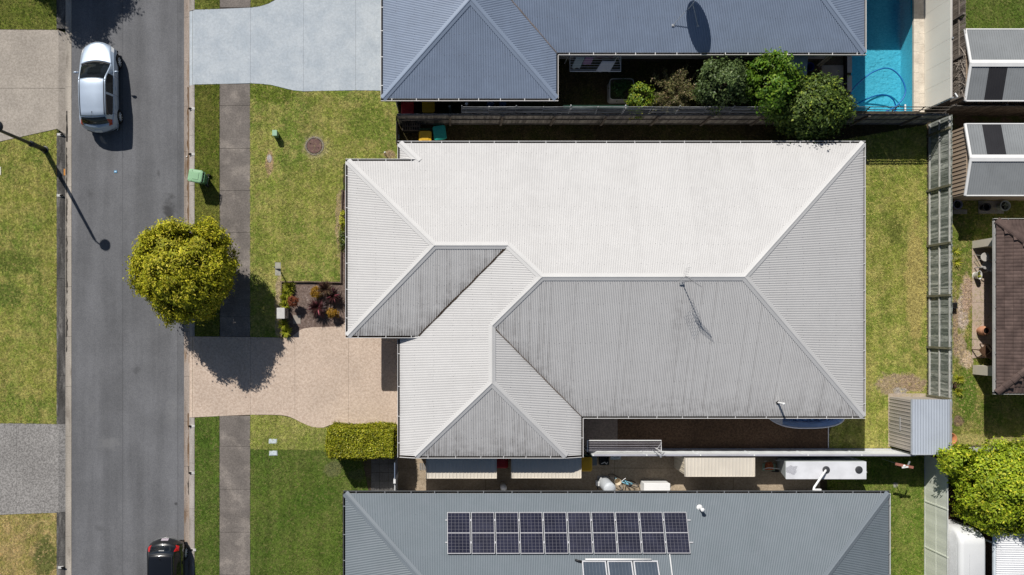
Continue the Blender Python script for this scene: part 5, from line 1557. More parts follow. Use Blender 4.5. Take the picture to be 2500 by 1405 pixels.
gl = t.n('ShaderNodeBsdfGlossy'); gl.inputs['Roughness'].default_value = 0.03; t.l(bmp.outputs[0], gl.inputs['Normal'])
fr = t.n('ShaderNodeFresnel'); fr.inputs['IOR'].default_value = 1.33; t.l(bmp.outputs[0], fr.inputs['Normal'])
mx = t.n('ShaderNodeMixShader'); t.l(fr.outputs[0], mx.inputs[0]); t.l(tr.outputs[0], mx.inputs[1]); t.l(gl.outputs[0], mx.inputs[2]); t.l(mx.outputs[0], t.out.inputs['Surface'])
m = MB(); m.flat([(a0, b0), (a1, b0), (a1, b1), (a0, b1)], WZ)
wt = m.build('pool_water', t.m, pool)
# stone coping in lengths
M_cop = mk('sandstone_coping', (0.63, 0.565, 0.475), 0.85, 0.10, 1.5, 0.08, 18, 0.2, .15, col2=(0.54, 0.47, 0.39), c2=(.5, .7))
M_cop2 = mk('grey_coping', (0.40, 0.385, 0.37), 0.85, 0.10, 1.5, 0.08, 18, 0.2, .15)
cop = bpy.data.objects.new('pool_surround', None); C.objects.link(cop); cop['kind'] = 'structure'
y = 272.0; k = 0
while y > -220:
    st = 26 if k % 3 else 21
    m = MB(); m.box(X(2230.5), Y(y) + .004, -.12, X(2243), Y(y - st) - .004, .02); m.build('paver', M_cop, cop)
    m = MB(); m.box(X(2243.3), Y(y + 4) + .004, -.12, X(2256.5), Y(y + 4 - st) - .004, .016); m.build('paver', M_cop, cop)
    m = MB(); m.box(X(2066.5), Y(y) + .004, -.12, X(2079.5), Y(y - 40) - .004, .02) if k % 2 == 0 else None
    if k % 2 == 0: m.build('paver', M_cop2, cop)
    y -= st; k += 1
patch('pool_terrace', [(2006, 160), (2059, 160), (2059, 286), (2006, 286)], mk('terrace_paving', (0.30, 0.255, 0.215), .9, .15, 1.2, .15), 0.006)
patch('pool_terrace', [(1978, 160), (2005.6, 160), (2005.6, 286), (1978, 286)], M_mulch2, 0.004)
m = MB(); m.box(X(2059.5), Y(286), -.02, X(2066), Y(130), 0.10)
tag(m.build('terrace_kerb', M_dark, loc=G(2062, 210)), 'narrow black glass-fence channel along the pool terrace', 'channel')
# floating vacuum hose and its disc
M_hose = mk('blue_hose', (0.012, 0.15, 0.45), 0.45, 0.05, spec=.4)
hp = smooth_pts([(2076, 230, -.02), (2083, 218, -.04), (2095, 205, -.07), (2110, 192, -.08), (2132, 176, -.08), (2160, 166, -.08), (2180, 169, -.08), (2197, 183, -.08), (2209, 203, -.08), (2213, 222, -.08), (2208, 238, -.08), (2196, 253, -.08), (2180, 265, -.08), (2166, 271, -.08)], 5)
m = MB(); m.tube([G(a, b_, z) for a, b_, z in hp], 0.033, 8)
tag(m.build('pool_hose', M_hose, smooth=True, loc=G(2160, 200, -.1)), 'blue vacuum hose floating in a loop on the swimming pool', 'hose')
hp = smooth_pts([(2215, 262, -1.05), (2212, 246, -.9), (2200, 231, -.75), (2180, 222, -.7), (2158, 223, -.8), (2135, 232, -1.0), (2112, 243, -1.08), (2098, 247, -1.1)], 5)
m = MB(); m.tube([G(a, b_, z) for a, b_, z in hp], 0.033, 8)
tag(m.build('pool_hose', M_hose, smooth=True, loc=G(2160, 230, -1.1)), 'sunken length of blue hose lying under the water of the swimming pool', 'hose')
m = MB(); m.lathe(G(2120, 236, -1.1), [(0.10, 0), (0.11, .02), (0.06, .05), (0.02, .06)], 18)
tag(m.build('pool_drain', M_white, smooth=True, loc=G(2120, 236, -1.14)), 'round white drain cover on the swimming pool floor', 'drain cover')
m = MB(); m.beam(G(2209, 256, 0.03), G(2209, 272, 0.03), 0.06, 0.05)
tag(m.build('skimmer_lid', M_white, loc=G(2209, 264)), 'white skimmer flap on the pool edge by the paling fence', 'skimmer')
# ------------------------------------------------------------------ wheelie bins
def bin_(label, gx, gy, rot, body, lid, hgt=1.05, group=None, worn=False):
    """wheeled bin; handles and hinge towards local -y, front +y"""
    r_ = thing('wheelie_bin', label, 'wheelie bin', (gx, gy, 0), group, rot)
    w0, w1, d0, d1 = .22, .285, .22, .33
    m = MB()
    n = 6
    def ring(hw, yf, yb, z, c=.05):
        return [(-hw + c, yf, z), (hw - c, yf, z), (hw, yf - c, z), (hw, yb + c, z), (hw - c, yb, z), (-hw + c, yb, z), (-hw, yb + c, z), (-hw, yf - c, z)]
    rings = [ring(w0, .20, -.24, .04), ring(w0 + .02, .24, -.25, .3), ring(w1 - .01, .33, -.30, .92), ring(w1 + .012, .345, -.31, .93), ring(w1 + .012, .345, -.31, .99)]
    vs_ = [p for r in rings for p in r]; fs_ = []
    for i in range(len(rings) - 1):
        for k in range(8): fs_.append((i * 8 + (k + 1) % 8, i * 8 + k, (i + 1) * 8 + k, (i + 1) * 8 + (k + 1) % 8))
    fs_.append(tuple(range(8)))
    m.add(vs_, fs_); m.build('body', body, r_, local=True)
    # domed lid with a lifted panel
    m = MB()
    rings = [ring(.30, .385, -.29, .985, .06), ring(.305, .39, -.30, 1.015, .07), ring(.27, .34, -.27, 1.045, .07), ring(.20, .24, -.20, 1.055, .06)]
    vs_ = [p for r in rings for p in r]; fs_ = []
    for i in range(len(rings) - 1):
        for k in range(8): fs_.append((i * 8 + (k + 1) % 8, i * 8 + k, (i + 1) * 8 + k, (i + 1) * 8 + (k + 1) % 8))
    fs_.append(tuple(range(24, 32))[::-1]); m.add(vs_, fs_)
    ld = m.build('lid', lid, r_, local=True, bevel=.008)
    m = MB(); m.prism([(-.165, -.12), (.165, -.12), (.165, .17), (-.165, .17)], 1.05, 1.072); m.build('lid_panel', lid, ld, local=True, bevel=.012)
    for s_ in (-1, 1):
        m = MB(); m.box(s_ * .235 - .03, .20, 1.035, s_ * .235 + .03, .23, 1.062); m.build('lid_grip', lid, ld, local=True)
    m = MB(); m.tube([(-.24, -.30, .98), (-.24, -.385, 1.0), (.24, -.385, 1.0), (.24, -.30, .98)], .017, 7)
    for x in (-.08, .08): m.tube([(x, -.30, .98), (x, -.385, 1.0)], .012, 6)
    m.build('handle', body, r_, local=True)
    m = MB(); m.box(-.26, -.335, .965, .26, -.305, 1.0); m.build('hinge', M_dark, r_, local=True)
    for s_ in (-1, 1):
        m = MB(); m.tube([(s_ * .235, -.27, .10), (s_ * .29, -.27, .10)], .10, 18); m.build('wheel', M_black, r_, local=True)
    m = MB(); m.tube([(-.24, -.27, .10), (.24, -.27, .10)], .012, 6); m.build('axle', M_steel, r_, local=True)
    return r_
b = G(496, 440)
bin_('pale green wheelie bin standing at the kerb beside the footpath', b.x, b.y, R(90 - 9), M_bin_greenbody, M_bin_green)
def at(px, py): return G(NX + (px - NX) * (H - 1.03) / H, NY + (py - NY) * (H - 1.03) / H)
p = at(995, 261); bin_('red-lidded wheelie bin in shade under the eave of the blue-grey house', p.x, p.y, R(180), M_bin_body, M_red)
p = at(1046, 256); bin_('yellow-lidded wheelie bin beside the red-lidded one under the blue-grey eave', p.x, p.y, R(180), M_bin_body, M_yellow)
p = at(1038, 335); bin_('yellow-lidded wheelie bin beside the teal-lidded one at the long paling fence', p.x, p.y, R(180), M_bin_body, M_yellow)
p = at(1073, 322); bin_('teal-lidded wheelie bin at the long paling fence', p.x, p.y, R(188), M_bin_body, M_teal)
p = at(1225, 1124); bin_('dark red bin squeezed between two cream sheds', p.x, p.y, R(180), M_bin_body, M_red)
p = at(1430.5, 1132); bin_('yellow-lidded bin beside the cream shed and the grey tub', p.x, p.y, R(180), M_bin_body, M_yellow)

# timber pallet leaning at the side gate
pl = thing('timber_pallet', 'dark timber pallet lying in the shade by the side gate and yellow-lidded bin', 'pallet', G(1002, 320))
for k in range(8):
    m = MB(); x = 984 + 5.6 * k; m.box(X(x), Y(305), .62, X(x + 3.4), Y(327), .64); m.build('slat', M_timber_dark, pl)
for y in (306, 316, 326):
    m = MB(); m.box(X(983), Y(y - 1), .54, X(1029), Y(y + 1), .615); m.build('bearer', M_timber_dark, pl)
m = MB(); m.box(X(986), Y(325), 0, X(1026), Y(308), .53); m.build('crate_base', M_dark, pl)
# post, lamp and drums behind the paling fence
m = MB(); m.beam(G(1103, 285, 0), G(1098, 283, 1.7), .09, .09)
tag(m.build('timber_post', M_timber_grey, loc=G(1101, 284)), 'leaning grey timber post behind the long paling fence, near the yellow-lidded bin', 'post')
m = MB(); c_ = P(1139, 253.5, 2.1); m.ball(c_, .07, .07, .07); m.tube([c_ - Vector((0, 0, .05)), Vector((c_.x, c_.y, 0))], .015, 6)
tag(m.build('garden_lamp', mk('lamp_globe', (0.7, 0.72, 0.74), .4), smooth=True, loc=(c_.x, c_.y, 0)), 'small pale globe lamp on a stem under the blue-grey eave', 'lamp')
for px, lab in ((1198, 'round blue drum under the blue-grey eave, the one nearer the globe lamp'), (1228, 'round blue drum under the blue-grey eave, the one farther from the globe lamp')):
    m = MB(); c_ = at(px, 248); m.lathe(c_, [(.17, 0), (.18, .05), (.18, .85), (.15, .92), (.05, .95)], 16)
    tag(m.build('water_drum', mk('blue_drum', (0.05, 0.12, 0.27), .45), smooth=True, loc=c_), lab, 'drum', 'blue drums under the blue-grey eave')

# ------------------------------------------------------------------ clotheslines
def clothesline(label, px0, px1, py0, py1, z, n, arm_x, root_loc, thick=.02):
    r_ = thing('clothesline', label, 'clothesline', root_loc)
    a = P(px0, py0, z); b_ = P(px1, py0, z); c_ = P(px1, py1, z); d_ = P(px0, py1, z)
    return r_, a, b_, c_, d_
r_, a, b_, c_, d_ = clothesline('folding clothesline with white frame and coloured lines beside the pale grey steel fence', 1434, 1614.5, 1076, 1103, 1.72, 7, 1614, G(1590, 1090))
m = MB(); m.tube([a, b_, c_], .022, 7); m.tube([d_, a], .018, 7); m.build('frame', M_white, r_)
for k in range(1, 7):
    p0 = a.lerp(d_, k / 6.4); p1 = b_.lerp(c_, k / 6.4)
    m = MB(); m.tube([p0, (p0 + p1) / 2 - Vector((0, 0, .03)), p1], .006, 5); m.build('line', mk('line_cord', (0.66, 0.62, 0.68), .5), r_)
m = MB()
for e_ in (d_, c_): m.tube([Vector((e_.x, e_.y, e_.z)), Vector((e_.x, e_.y, 0))], .025, 7)
m.tube([Vector((c_.x, c_.y, 1.0)), c_.lerp(b_, .8)], .016, 6); m.build('post', M_white, r_)
br = thing('gate_stay', 'white steel V-shaped stay standing on the pale grey steel fence', 'bracket', G(1588, 1097, 1.75))
ap = P(1613, 1116, 1.83)
m = MB(); m.tube([ap, P(1593, 1099, 1.98)], .018, 6); m.build('arm', M_steel, br)
m = MB(); m.tube([ap, P(1622, 1106, 1.98)], .018, 6); m.build('arm', M_steel, br)
m = MB(); m.beam(ap - Vector((0, 0, .1)), ap + Vector((0, 0, .05)), .05, .05); m.build('clip', M_steel, br)

z = 1.75
r_, a, b_, c_, d_ = clothesline('folding clothesline hung with washing under the eave of the blue-grey house', 1391.5, 1515.5, 128, 174.5, z, 6, 1515, G(1452, 190))
m = MB(); m.tube([a, d_, c_, b_], .022, 7); m.build('frame', M_white, r_)
for k in range(6):
    t_ = .25 + .13 * k
    m = MB(); m.tube([a.lerp(d_, t_), b_.lerp(c_, t_)], .007 if k else .012, 5); m.build('line', M_pfl, r_)
m = MB()
for e_ in (a, b_): m.tube([Vector((e_.x, e_.y, e_.z)), Vector((e_.x, e_.y + .05, 0))], .022, 7)
m.tube([Vector((a.x, a.y, 1.2)), a.lerp(d_, .7)], .014, 6); m.tube([Vector((b_.x, b_.y, 1.2)), b_.lerp(c_, .7)], .014, 6); m.build('post', M_white, r_)
def cloth(label, px0, px1, py, z0, drop, mat, lean, group=None):
    p0 = P(px0, py, z0 - .01); p1 = P(px1, py, z0 - .01); m = MB(); nx_, ny_ = 8, 6; vs_ = []
    for j in range(ny_ + 1):
        for i in range(nx_ + 1):
            u = i / nx_; v = j / ny_
            vs_.append(p0.lerp(p1, u) + Vector((lean[0] * v, lean[1] * v + .025 * sin(u * 9 + v * 2) * v, -drop * v - .02 * sin(u * pi))))
    W_ = nx_ + 1
    fs_ = [(j * W_ + i, j * W_ + i + 1, (j + 1) * W_ + i + 1, (j + 1) * W_ + i) for j in range(ny_) for i in range(nx_)]
    m.add(vs_, fs_)
    o = tag(m.build('towel', mat, smooth=True, loc=(p0 + p1) / 2 - Vector((0, 0, drop))), label, 'towel', group or 'washing on the clothesline')
    s_ = o.modifiers.new('cloth', 'SOLIDIFY'); s_.thickness = .006
cloth('pale grey-green towel on the clothesline, beside the pink one', 1407, 1428, 140, z, .55, mk('towel_grey', (0.42, 0.50, 0.52), .9, .1), (-.15, -.33))
cloth('small mauve-pink cloth on the clothesline', 1430, 1450, 140, z, .35, mk('towel_pink', (0.42, 0.25, 0.40), .9, .1), (-.1, -.22))
cloth('white towel hanging alone at the outer lines of the clothesline', 1470, 1504, 149, z, .6, mk('towel_white', (0.62, 0.64, 0.72), .9, .05), (-.18, -.30))
cloth('dark red cloth on the innermost line of the clothesline', 1455, 1500, 132, z, .4, mk('towel_maroon', (0.16, 0.04, 0.07), .9, .1), (0, -.05))
cloth('navy cloth on the clothesline behind the mauve-pink one', 1402, 1452, 134, z, .4, mk('towel_navy', (0.05, 0.06, 0.12), .9, .1), (0, -.05))

# wire trellis along the inside of the paling fence
tw = thing('wire_trellis', 'low green wire trellis with pale posts inside the paling fence of the blue-grey house', 'trellis', G(1420, 296))
for k in range(5):
    z0 = 1.35 + .09 * k; m = MB(); m.tube([P(1375, 266 - k * 2.0, 1.95), P(1534, 266 - k * 2.0, 1.95)], .008, 5); m.build('wire', mk('green_wire', (0.05, 0.14, 0.10), .5), tw)
for px in (1394, 1528):
    m = MB(); c_ = P(px, 256, 2.0); m.tube([c_, P(px, 267, 1.98)], .018, 6); m.tube([P(px, 266, 1.98), Vector((c_.x, P(px, 267, 1.98).y, 0))], .02, 6); m.build('post', M_white, tw)
# raised garden bed with rounded corners
rb = thing('raised_garden_bed', 'raised garden bed with rounded corners and pale rim, shaded by the blue-grey house', 'raised garden bed', G(1520, 236))
cx_, cy_ = X(1518, .7), Y(218, .7); hw, hh = .57, .50
ro = []
for q_, (sx, sy) in enumerate(((1, 1), (-1, 1), (-1, -1), (1, -1))):
    for k in range(5):
        a_ = pi / 2 * q_ + pi / 2 * k / 4
        ro.append((cx_ + sx * (hw - .15) + .15 * cos(a_), cy_ + sy * (hh - .15) + .15 * sin(a_)))
m = MB()
n = len(ro)
m.add([(x, y, 0) for x, y in ro] + [(x, y, .68) for x, y in ro], [(i, (i + 1) % n, n + (i + 1) % n, n + i) for i in range(n)]); m.build('side', mk('bed_steel', (0.30, 0.31, 0.31), .5, .05), rb)
m = MB(); m.tube([(x, y, .69) for x, y in ro], .022, 6, closed=True); m.build('rim', mk('bed_rim', (0.42, 0.41, 0.38), .6, .1), rb)
m = MB(); m.flat(ro, .58); m.build('soil', M_soil, rb)

# ------------------------------------------------------------------ yard of the slate grey house
# slim water tank
tk = thing('water_tank', 'long white slimline water tank with two black strainer lids, beside the pale grey steel fence', 'water tank', G(1970, 1125))
z = 1.72; x0, x1, y1, y0 = X(1918, z), X(2115.5, z), Y(1127, z), Y(1171, z)
M_tank = mk('white_poly', (0.70, 0.71, 0.74), 0.5, 0.05, 1.2, 0.02, spec=.35)
xb = X(1897)
m = MB(); m.hexa([(xb, y0 + .22, 0), (x1, y0 + .03, 0), (x1, y1 - .03, 0), (xb, y1 - .1, 0), (x0, y0, z), (x1, y0, z), (x1, y1, z), (x0, y1, z)]); m.build('body', mk('tank_wall', (0.42, 0.45, 0.44), .5, .08), tk, bevel=.04)
t = NT('tank_top_stained')
sep = t.n('ShaderNodeSeparateXYZ'); t.l(t.pos, sep.inputs[0])
d = t.math('DIVIDE', t.math('SUBTRACT', sep.outputs[0], x0 + .26), .34); d2_ = t.math('DIVIDE', t.math('SUBTRACT', sep.outputs[1], (y0 + y1) / 2 + .03), .22)
d = t.math('SQRT', t.math('ADD', t.math('MULTIPLY', d, d), t.math('MULTIPLY', d2_, d2_)))
d = t.math('ADD', d, t.math('MULTIPLY', t.math('SUBTRACT', t.noise(4.5, 5, .6), .5), 2.4))
band = t.math('SINE', t.math('MULTIPLY', d, 26.0))
f = t.math('MULTIPLY', t.ramp(d, .75, 1.0, 1, 0), t.ramp(band, -.6, .6, .35, .8))
c = t.mix(f, (0.72, 0.73, 0.765), (0.30, 0.30, 0.34))
c = t.mul(c, t.ramp(t.noise(1.4, 5, .6), .3, .7, .9, 1.06))
m = MB(); m.box(x0 + .012, y0 + .012, z + .001, x1 - .012, y1 - .012, z + .016); m.build('top', t.done(c, .45, .35), tk, bevel=.01)
for px, lab in ((2017, 1), (2097, 0)):
    cc = P(px, 1147.5, z + .03)
    m = MB(); m.lathe(Vector((cc.x, cc.y, z + .012)), [(.17, 0), (.172, .03), (.14, .045), (.03, .05)], 24); m.build('strainer_lid', mk('strainer_grey', (0.05, 0.052, 0.058), .6, .1), tk, smooth=True)
cc = Vector((x1 + .07, P(2110, 1154, 1.5).y, 0))
m = MB(); m.tube([Vector((x1 - .02, cc.y, 1.5)), Vector((x1 + .1, cc.y, 1.5)), Vector((x1 + .1, cc.y, 0))], .05, 10); m.build('overflow_pipe', M_white, tk, smooth=True)
dp = thing('downpipe', 'white pipe angled from the slate-grey gutter down to the water tank lid', 'pipe', G(1985, 1155))
m = MB(); m.tube([P(2016, 1148, z + .05), P(2015.5, 1150, z + .14), P(1988, 1190, 2.2), P(1986, 1198, 2.32)], .05, 10); m.build('pipe', M_white, dp, smooth=True)
m = MB(); c_ = P(1996, 1197, 2.3); m.box(c_.x - .17, c_.y - .06, 2.22, c_.x + .16, c_.y + .05, 2.34); m.build('rain_head', M_white, dp)

# wheelbarrow with rusty load
wb = thing('wheelbarrow', 'green wheelbarrow carrying a rust-orange load, beside the sunlit cream shed', 'wheelbarrow', G(1864, 1126))
def l2(px, py, z=.45): return P(px, py, z)
M_wbg = mk('barrow_green', (0.22, 0.32, 0.22), .5, .1); M_rust = mk('rust_orange', (0.36, 0.11, 0.04), .85, .3, 6, .3, 30, col2=(0.2, 0.05, 0.02), c2=(.45, .6), c2scale=12)
m = MB(); a = [l2(1862, 1133), l2(1893, 1133), l2(1892, 1150), l2(1861, 1150)]
m.hexa([v + Vector((.08, 0, -.22)) if i in (0, 3) else v + Vector((-.08, 0, -.22)) for i, v in enumerate(a)][::-1][::-1] + [v for v in a]); m.build('tray', M_wbg, wb)
m = MB(); b0 = [l2(1867, 1133, .46), l2(1889, 1134, .46), l2(1889, 1149, .46), l2(1866, 1149, .46)]
tp_ = [l2(1871, 1129, .62), l2(1884, 1127, .66), l2(1886, 1146, .58), l2(1870, 1146, .6)]
m.hexa(b0[::-1] + tp_[::-1]); m.build('load', M_rust, wb, bevel=.03)
m = MB(); m.tube([l2(1863, 1146, .5), l2(1876, 1142.5, .72), l2(1903, 1145, .66)], .018, 6); m.build('handle', M_white, wb)
m = MB(); m.tube([l2(1866, 1127, .4), l2(1872, 1126, .5)], .018, 6); m.tube([l2(1894, 1125, .4), l2(1904, 1124.5, .5)], .018, 6); m.build('handle', M_white, wb)
m = MB(); c_ = l2(1893, 1150, .2); m.tube([c_ - Vector((0, .04, 0)), c_ + Vector((0, .04, 0))], .18, 14); m.build('wheel', M_black, wb)
m = MB(); m.beam(l2(1865, 1136, .02), l2(1865, 1136, .35), .03, .03); m.beam(l2(1865, 1148, .02), l2(1865, 1148, .35), .03, .03); m.build('leg', M_wbg, wb)
m = MB(); m.beam(G(1829, 1137, .02), G(1834, 1148, .02), .05, .03)
tag(m.build('garden_stake', mk('green_stake', (0.16, 0.24, 0.12), .6), loc=G(1831, 1142)), 'short green stake lying on the ground by the wheelbarrow', 'stake')

# garden windmill on a pole
wm = thing('garden_windmill', 'rust-red vane with a pale hub on a pole, by the water tank', 'garden ornament', G(2138, 1121))
z = 1.9; hub = P(2207, 1138, z)
m = MB(); m.tube([Vector((hub.x, hub.y, z)), Vector((hub.x + .01, hub.y, 0))], .015, 6); m.build('pole', M_steel, wm)
m = MB(); m.beam(P(2186, 1133, z), P(2230, 1142, z), .12, .02); m.build('vane', mk('red_brown_board', (0.30, 0.12, 0.09), .8, .15), wm)
m = MB(); m.beam(P(2202, 1142, z + .02), P(2217, 1140, z + .02), .07, .05); m.ball(hub + Vector((0, 0, .03)), .06, .06, .05); m.build('hub', M_white, wm)
m = MB(); m.beam(P(2216, 1138, z), P(2221, 1127, z - .05), .07, .02); m.build('fin', M_steel, wm)
m = MB(); m.lathe(G(2186, 1184.5), [(.13, 0), (.13, .015), (.1, .02)], 20)
tag(m.build('drain_cover', M_conc, loc=G(2186, 1184.5)), 'small round concrete drain cover in the lawn by the slate-grey house', 'drain cover')

# hot water cylinder, bicycle, white box
hw_ = thing('water_heater', 'grey hot water cylinder standing against the wall of the slate-grey house', 'water heater', G(1474, 1174))
c_ = G(1473, 1177)
m = MB(); m.lathe(c_, [(.28, .02), (.29, .06), (.29, 1.52), (.27, 1.60), (.1, 1.64)], 28); m.build('tank', mk('heater_grey', (0.52, 0.55, 0.58), .45, .03), hw_, smooth=True)
m = MB(); m.lathe(c_, [(.296, .28), (.30, .30), (.30, .33), (.296, .35)], 28, cap=False); m.build('band', M_white, hw_, smooth=True)
m = MB(); m.box(c_.x - .42, c_.y - .12, .12, c_.x - .27, c_.y + .10, .42); m.build('valve_box', M_white, hw_, bevel=.01)
m = MB(); m.tube([c_ + Vector((-.36, -.1, .1)), c_ + Vector((-.36, -.26, .5)), c_ + Vector((-.32, -.28, 1.2))], .022, 6); m.build('pipe', M_black, hw_)
m = MB(); m.box(c_.x - .3, c_.y - .3, -.01, c_.x + .3, c_.y + .3, .02); m.build('plinth', M_conc, hw_)

bk = thing('bicycle', 'light blue bicycle with a cream basket, leaning by the grey hot water cylinder', 'bicycle', G(1510, 1180))
def wheel_at(c, ax_, r, mt, tr):
    c = Vector(c); ax_ = Vector(ax_).normalized(); u = ax_.cross(Vector((0, 0, 1))).normalized(); v = u.cross(ax_)
    m = MB(); m.tube([c + (u * cos(2 * pi * k / 26) + v * sin(2 * pi * k / 26)) * r for k in range(26)], tr, 6, closed=True)
    return m, u, v
fw, rw = G(1497, 1163, .34), G(1541, 1178, .34)
dr_ = (rw - fw); dr_.z = 0; dr_.normalize(); ax_ = Vector((-dr_.y, dr_.x, .25))
for c_ in (fw, rw):
    m, u, v = wheel_at(c_, ax_, .31, None, .018); wl = m.build('wheel', M_black, bk, smooth=True)
    m = MB()
    for k in range(10): m.tube([c_, c_ + (u * cos(2 * pi * k / 10) + v * sin(2 * pi * k / 10)) * .295], .004, 4)
    m.build('spokes', M_steel, wl)
M_bikeb = mk('light_blue_paint', (0.22, 0.56, 0.72), .35, .03, spec=.5)
tilt = Vector((dr_.y, -dr_.x, 0)) * -.0 
bb = fw.lerp(rw, .56) + Vector((0, 0, -.06)); st_ = fw.lerp(rw, .66) + Vector((.03, -.08, .42)); hd = fw.lerp(rw, .16) + Vector((.03, -.05, .42))
m = MB()
for a, b_ in ((hd, bb), (hd + Vector((0, 0, -.08)), st_), (bb, st_), (st_, rw), (bb, rw), (hd, fw)): m.tube([a, b_], .022, 7)
m.build('frame', M_bikeb, bk, smooth=True)
hb = hd + Vector((.02, -.03, .22))
cr_ = Vector((-dr_.y, dr_.x, 0))
m = MB(); m.tube([hb - cr_ * .28 + dr_ * .12, hb - cr_ * .1, hb + cr_ * .1, hb + cr_ * .28 + dr_ * .12], .014, 7); m.tube([hd, hb], .016, 6); m.build('handlebar', M_steel, bk)
m = MB(); m.ball(st_ + Vector((0, 0, .12)), .12, .07, .04); m.build('saddle', M_black, bk, smooth=True)
bc = hb - dr_ * .18 + Vector((0, 0, -.08))
m = MB(); m.lathe(bc, [(.11, -.13), (.15, .12), (.165, .13), (.15, .11), (.105, -.11)], 18, cap=False); m.lathe(bc, [(.11, -.125), (.1, -.12)], 18); m.build('basket', mk('basket_cream', (0.62, 0.53, 0.40), .8, .1), bk)
bx = thing('chest_freezer', 'white box with a pale streaked top against the wall of the slate-grey house', 'chest freezer', G(1590, 1180))
z = .85; q_ = [P(1573, 1182, z), P(1618, 1181, z), P(1640, 1199, z), P(1573, 1205, z)]
x0, x1, y1, y0 = P(1573, 1181, z).x, P(1636, 1181, z).x, P(1573, 1181, z).y, P(1573, 1212, z).y
m = MB(); m.box(x0, y0, .02, x1, y1, z - .06); m.build('cabinet', M_white, bx, bevel=.02)
m = MB(); m.box(x0 - .01, y0 - .01, z - .055, x1 + .01, y1 + .01, z); m.build('lid', M_white, bx, bevel=.02)
m = MB(); m.lathe(at(1231, 1196), [(.14, 0), (.16, .6), (.12, .68), (.03, .72)], 18)
tag(m.build('white_tub', M_white, smooth=True, loc=at(1231, 1196)), 'round white tub peeping out from the slate-grey gutter opposite the red bin', 'tub')
c_ = at(1452, 1131)
m = MB(); m.box(c_.x - .2, c_.y - .22, 0, c_.x + .2, c_.y + .24, .55); 
tag(m.build('storage_tub', mk('tub_grey', (0.13, 0.155, 0.17), .5, .1), loc=c_, bevel=.04), 'dark grey storage tub between the yellow-lidded bin and the black crate', 'tub')
cr8 = thing('black_crate', 'low black crate of oddments beside the dark grey storage tub', 'crate', G(1476, 1118))
c_ = G(1473, 1121)
m = MB()
for (xa, ya, xb_, yb_) in ((-.22, -.25, .22, -.22), (-.22, .22, .22, .25), (-.22, -.22, -.19, .22), (.19, -.22, .22, .22), (-.19, -.22, .19, .22)):
    m.box(c_.x + xa, c_.y + ya, .0, c_.x + xb_, c_.y + yb_, .3 if abs(xa) + abs(xb_) != .38 else .03)
m.build('shell', M_black, cr8)
m = MB(); m.tube([c_ + Vector((-.15, -.18, .3)), c_ + Vector((0, -.1, .34)), c_ + Vector((.1, -.2, .3)), c_ + Vector((.14, -.1, .33))], .02, 6); m.build('hose_end', M_white, cr8)
rg = thing('crumpled_sheet', 'crumpled pale plastic sheet lying at the foot of the pale grey steel fence', 'plastic sheet', G(1502, 1112))
rs_ = random.Random(6)
vs_ = [(X(1490 + 5 * i) + rs_.uniform(-.03, .03), Y(1109 + 4 * j) + rs_.uniform(-.03, .03), .02 + rs_.uniform(0, .10)) for j in range(4) for i in range(6)]
m = MB(); m.add(vs_, [(j * 6 + i, j * 6 + i + 1, (j + 1) * 6 + i + 1, (j + 1) * 6 + i)[::-1] for j in range(3) for i in range(5)]); m.build('sheet', mk('pale_plastic', (0.5, 0.55, 0.58), .4, .1), rg)
gr_ = thing('floor_grate', 'pale slatted floor grate in the shade beside the narrow cream shed nearest the road', 'grate', G(1032, 1140))
for k in range(4):
    m = MB(); x = 1025 + 4 * k; m.box(X(x), Y(1148), .015, X(x + 1.8), Y(1131), .03); m.build('bar', M_steel, gr_)

# ------------------------------------------------------------------ blue and white dinghy under the south eave
bt = thing('dinghy', 'small blue and white dinghy lying on the brown mulch under the off-white eave', 'boat', G(1940, 1012))
zr = .48
x0, x1 = X(1868, zr), X(2064, zr); yb_ = Y(1047.5, zr); yt_ = yb_ + 1.42
ymid = (yb_ + yt_) / 2; hwid = (yt_ - yb_) / 2
def outline(s, inset=0.0, z=zr):
    out = []
    for k in range(40):
        u = k / 40 * 2 * pi
        # bow towards -x is long and tapered, stern rounded
        cx = cos(u); sy = sin(u)
        x = cx
        if cx < 0: xx = (x0 + x1) / 2 + 0.0 + (cx) * ((x1 - x0) / 2 - inset); yy = sy * (1 - 0.20 * abs(cx) ** 3)
        else: xx = (x0 + x1) / 2 + (cx ** .8) * ((x1 - x0) / 2 - inset); yy = (abs(sy) ** .65) * (1 if sy > 0 else -1)
        if cx < 0: yy = (abs(sy) ** (0.65 + 0.75 * abs(cx))) * (1 if sy > 0 else -1)
        out.append(Vector((xx, ymid + yy * (hwid - inset), z)))
    return out
rings = [outline(1, .32, .02), outline(1, .10, .25), outline(1, 0, zr), outline(1, .05, zr + .01), outline(1, .075, zr - .02)]
m = MB(); n = 40
m.add([p for r in rings for p in r], [(i * n + k, i * n + (k + 1) % n, (i + 1) * n + (k + 1) % n, (i + 1) * n + k) for i in range(4) for k in range(n)] + [tuple(range(n))[::-1]])
m.build('hull', mk('white_gelcoat', (0.58, 0.60, 0.68), .4, .05), bt, smooth=True)
M_blin = mk('blue_liner', (0.42, 0.58, 0.88), .5, .12, 1.5, .05)
rings = [outline(1, .076, zr - .025), outline(1, .2, .2), outline(1, .34, .10)]
m = MB(); m.add([p for r in rings for p in r], [(i * n + (k + 1) % n, i * n + k, (i + 1) * n + k, (i + 1) * n + (k + 1) % n) for i in range(2) for k in range(n)] + [tuple(range(2 * n, 3 * n))])
m.build('liner', M_blin, bt, smooth=True)
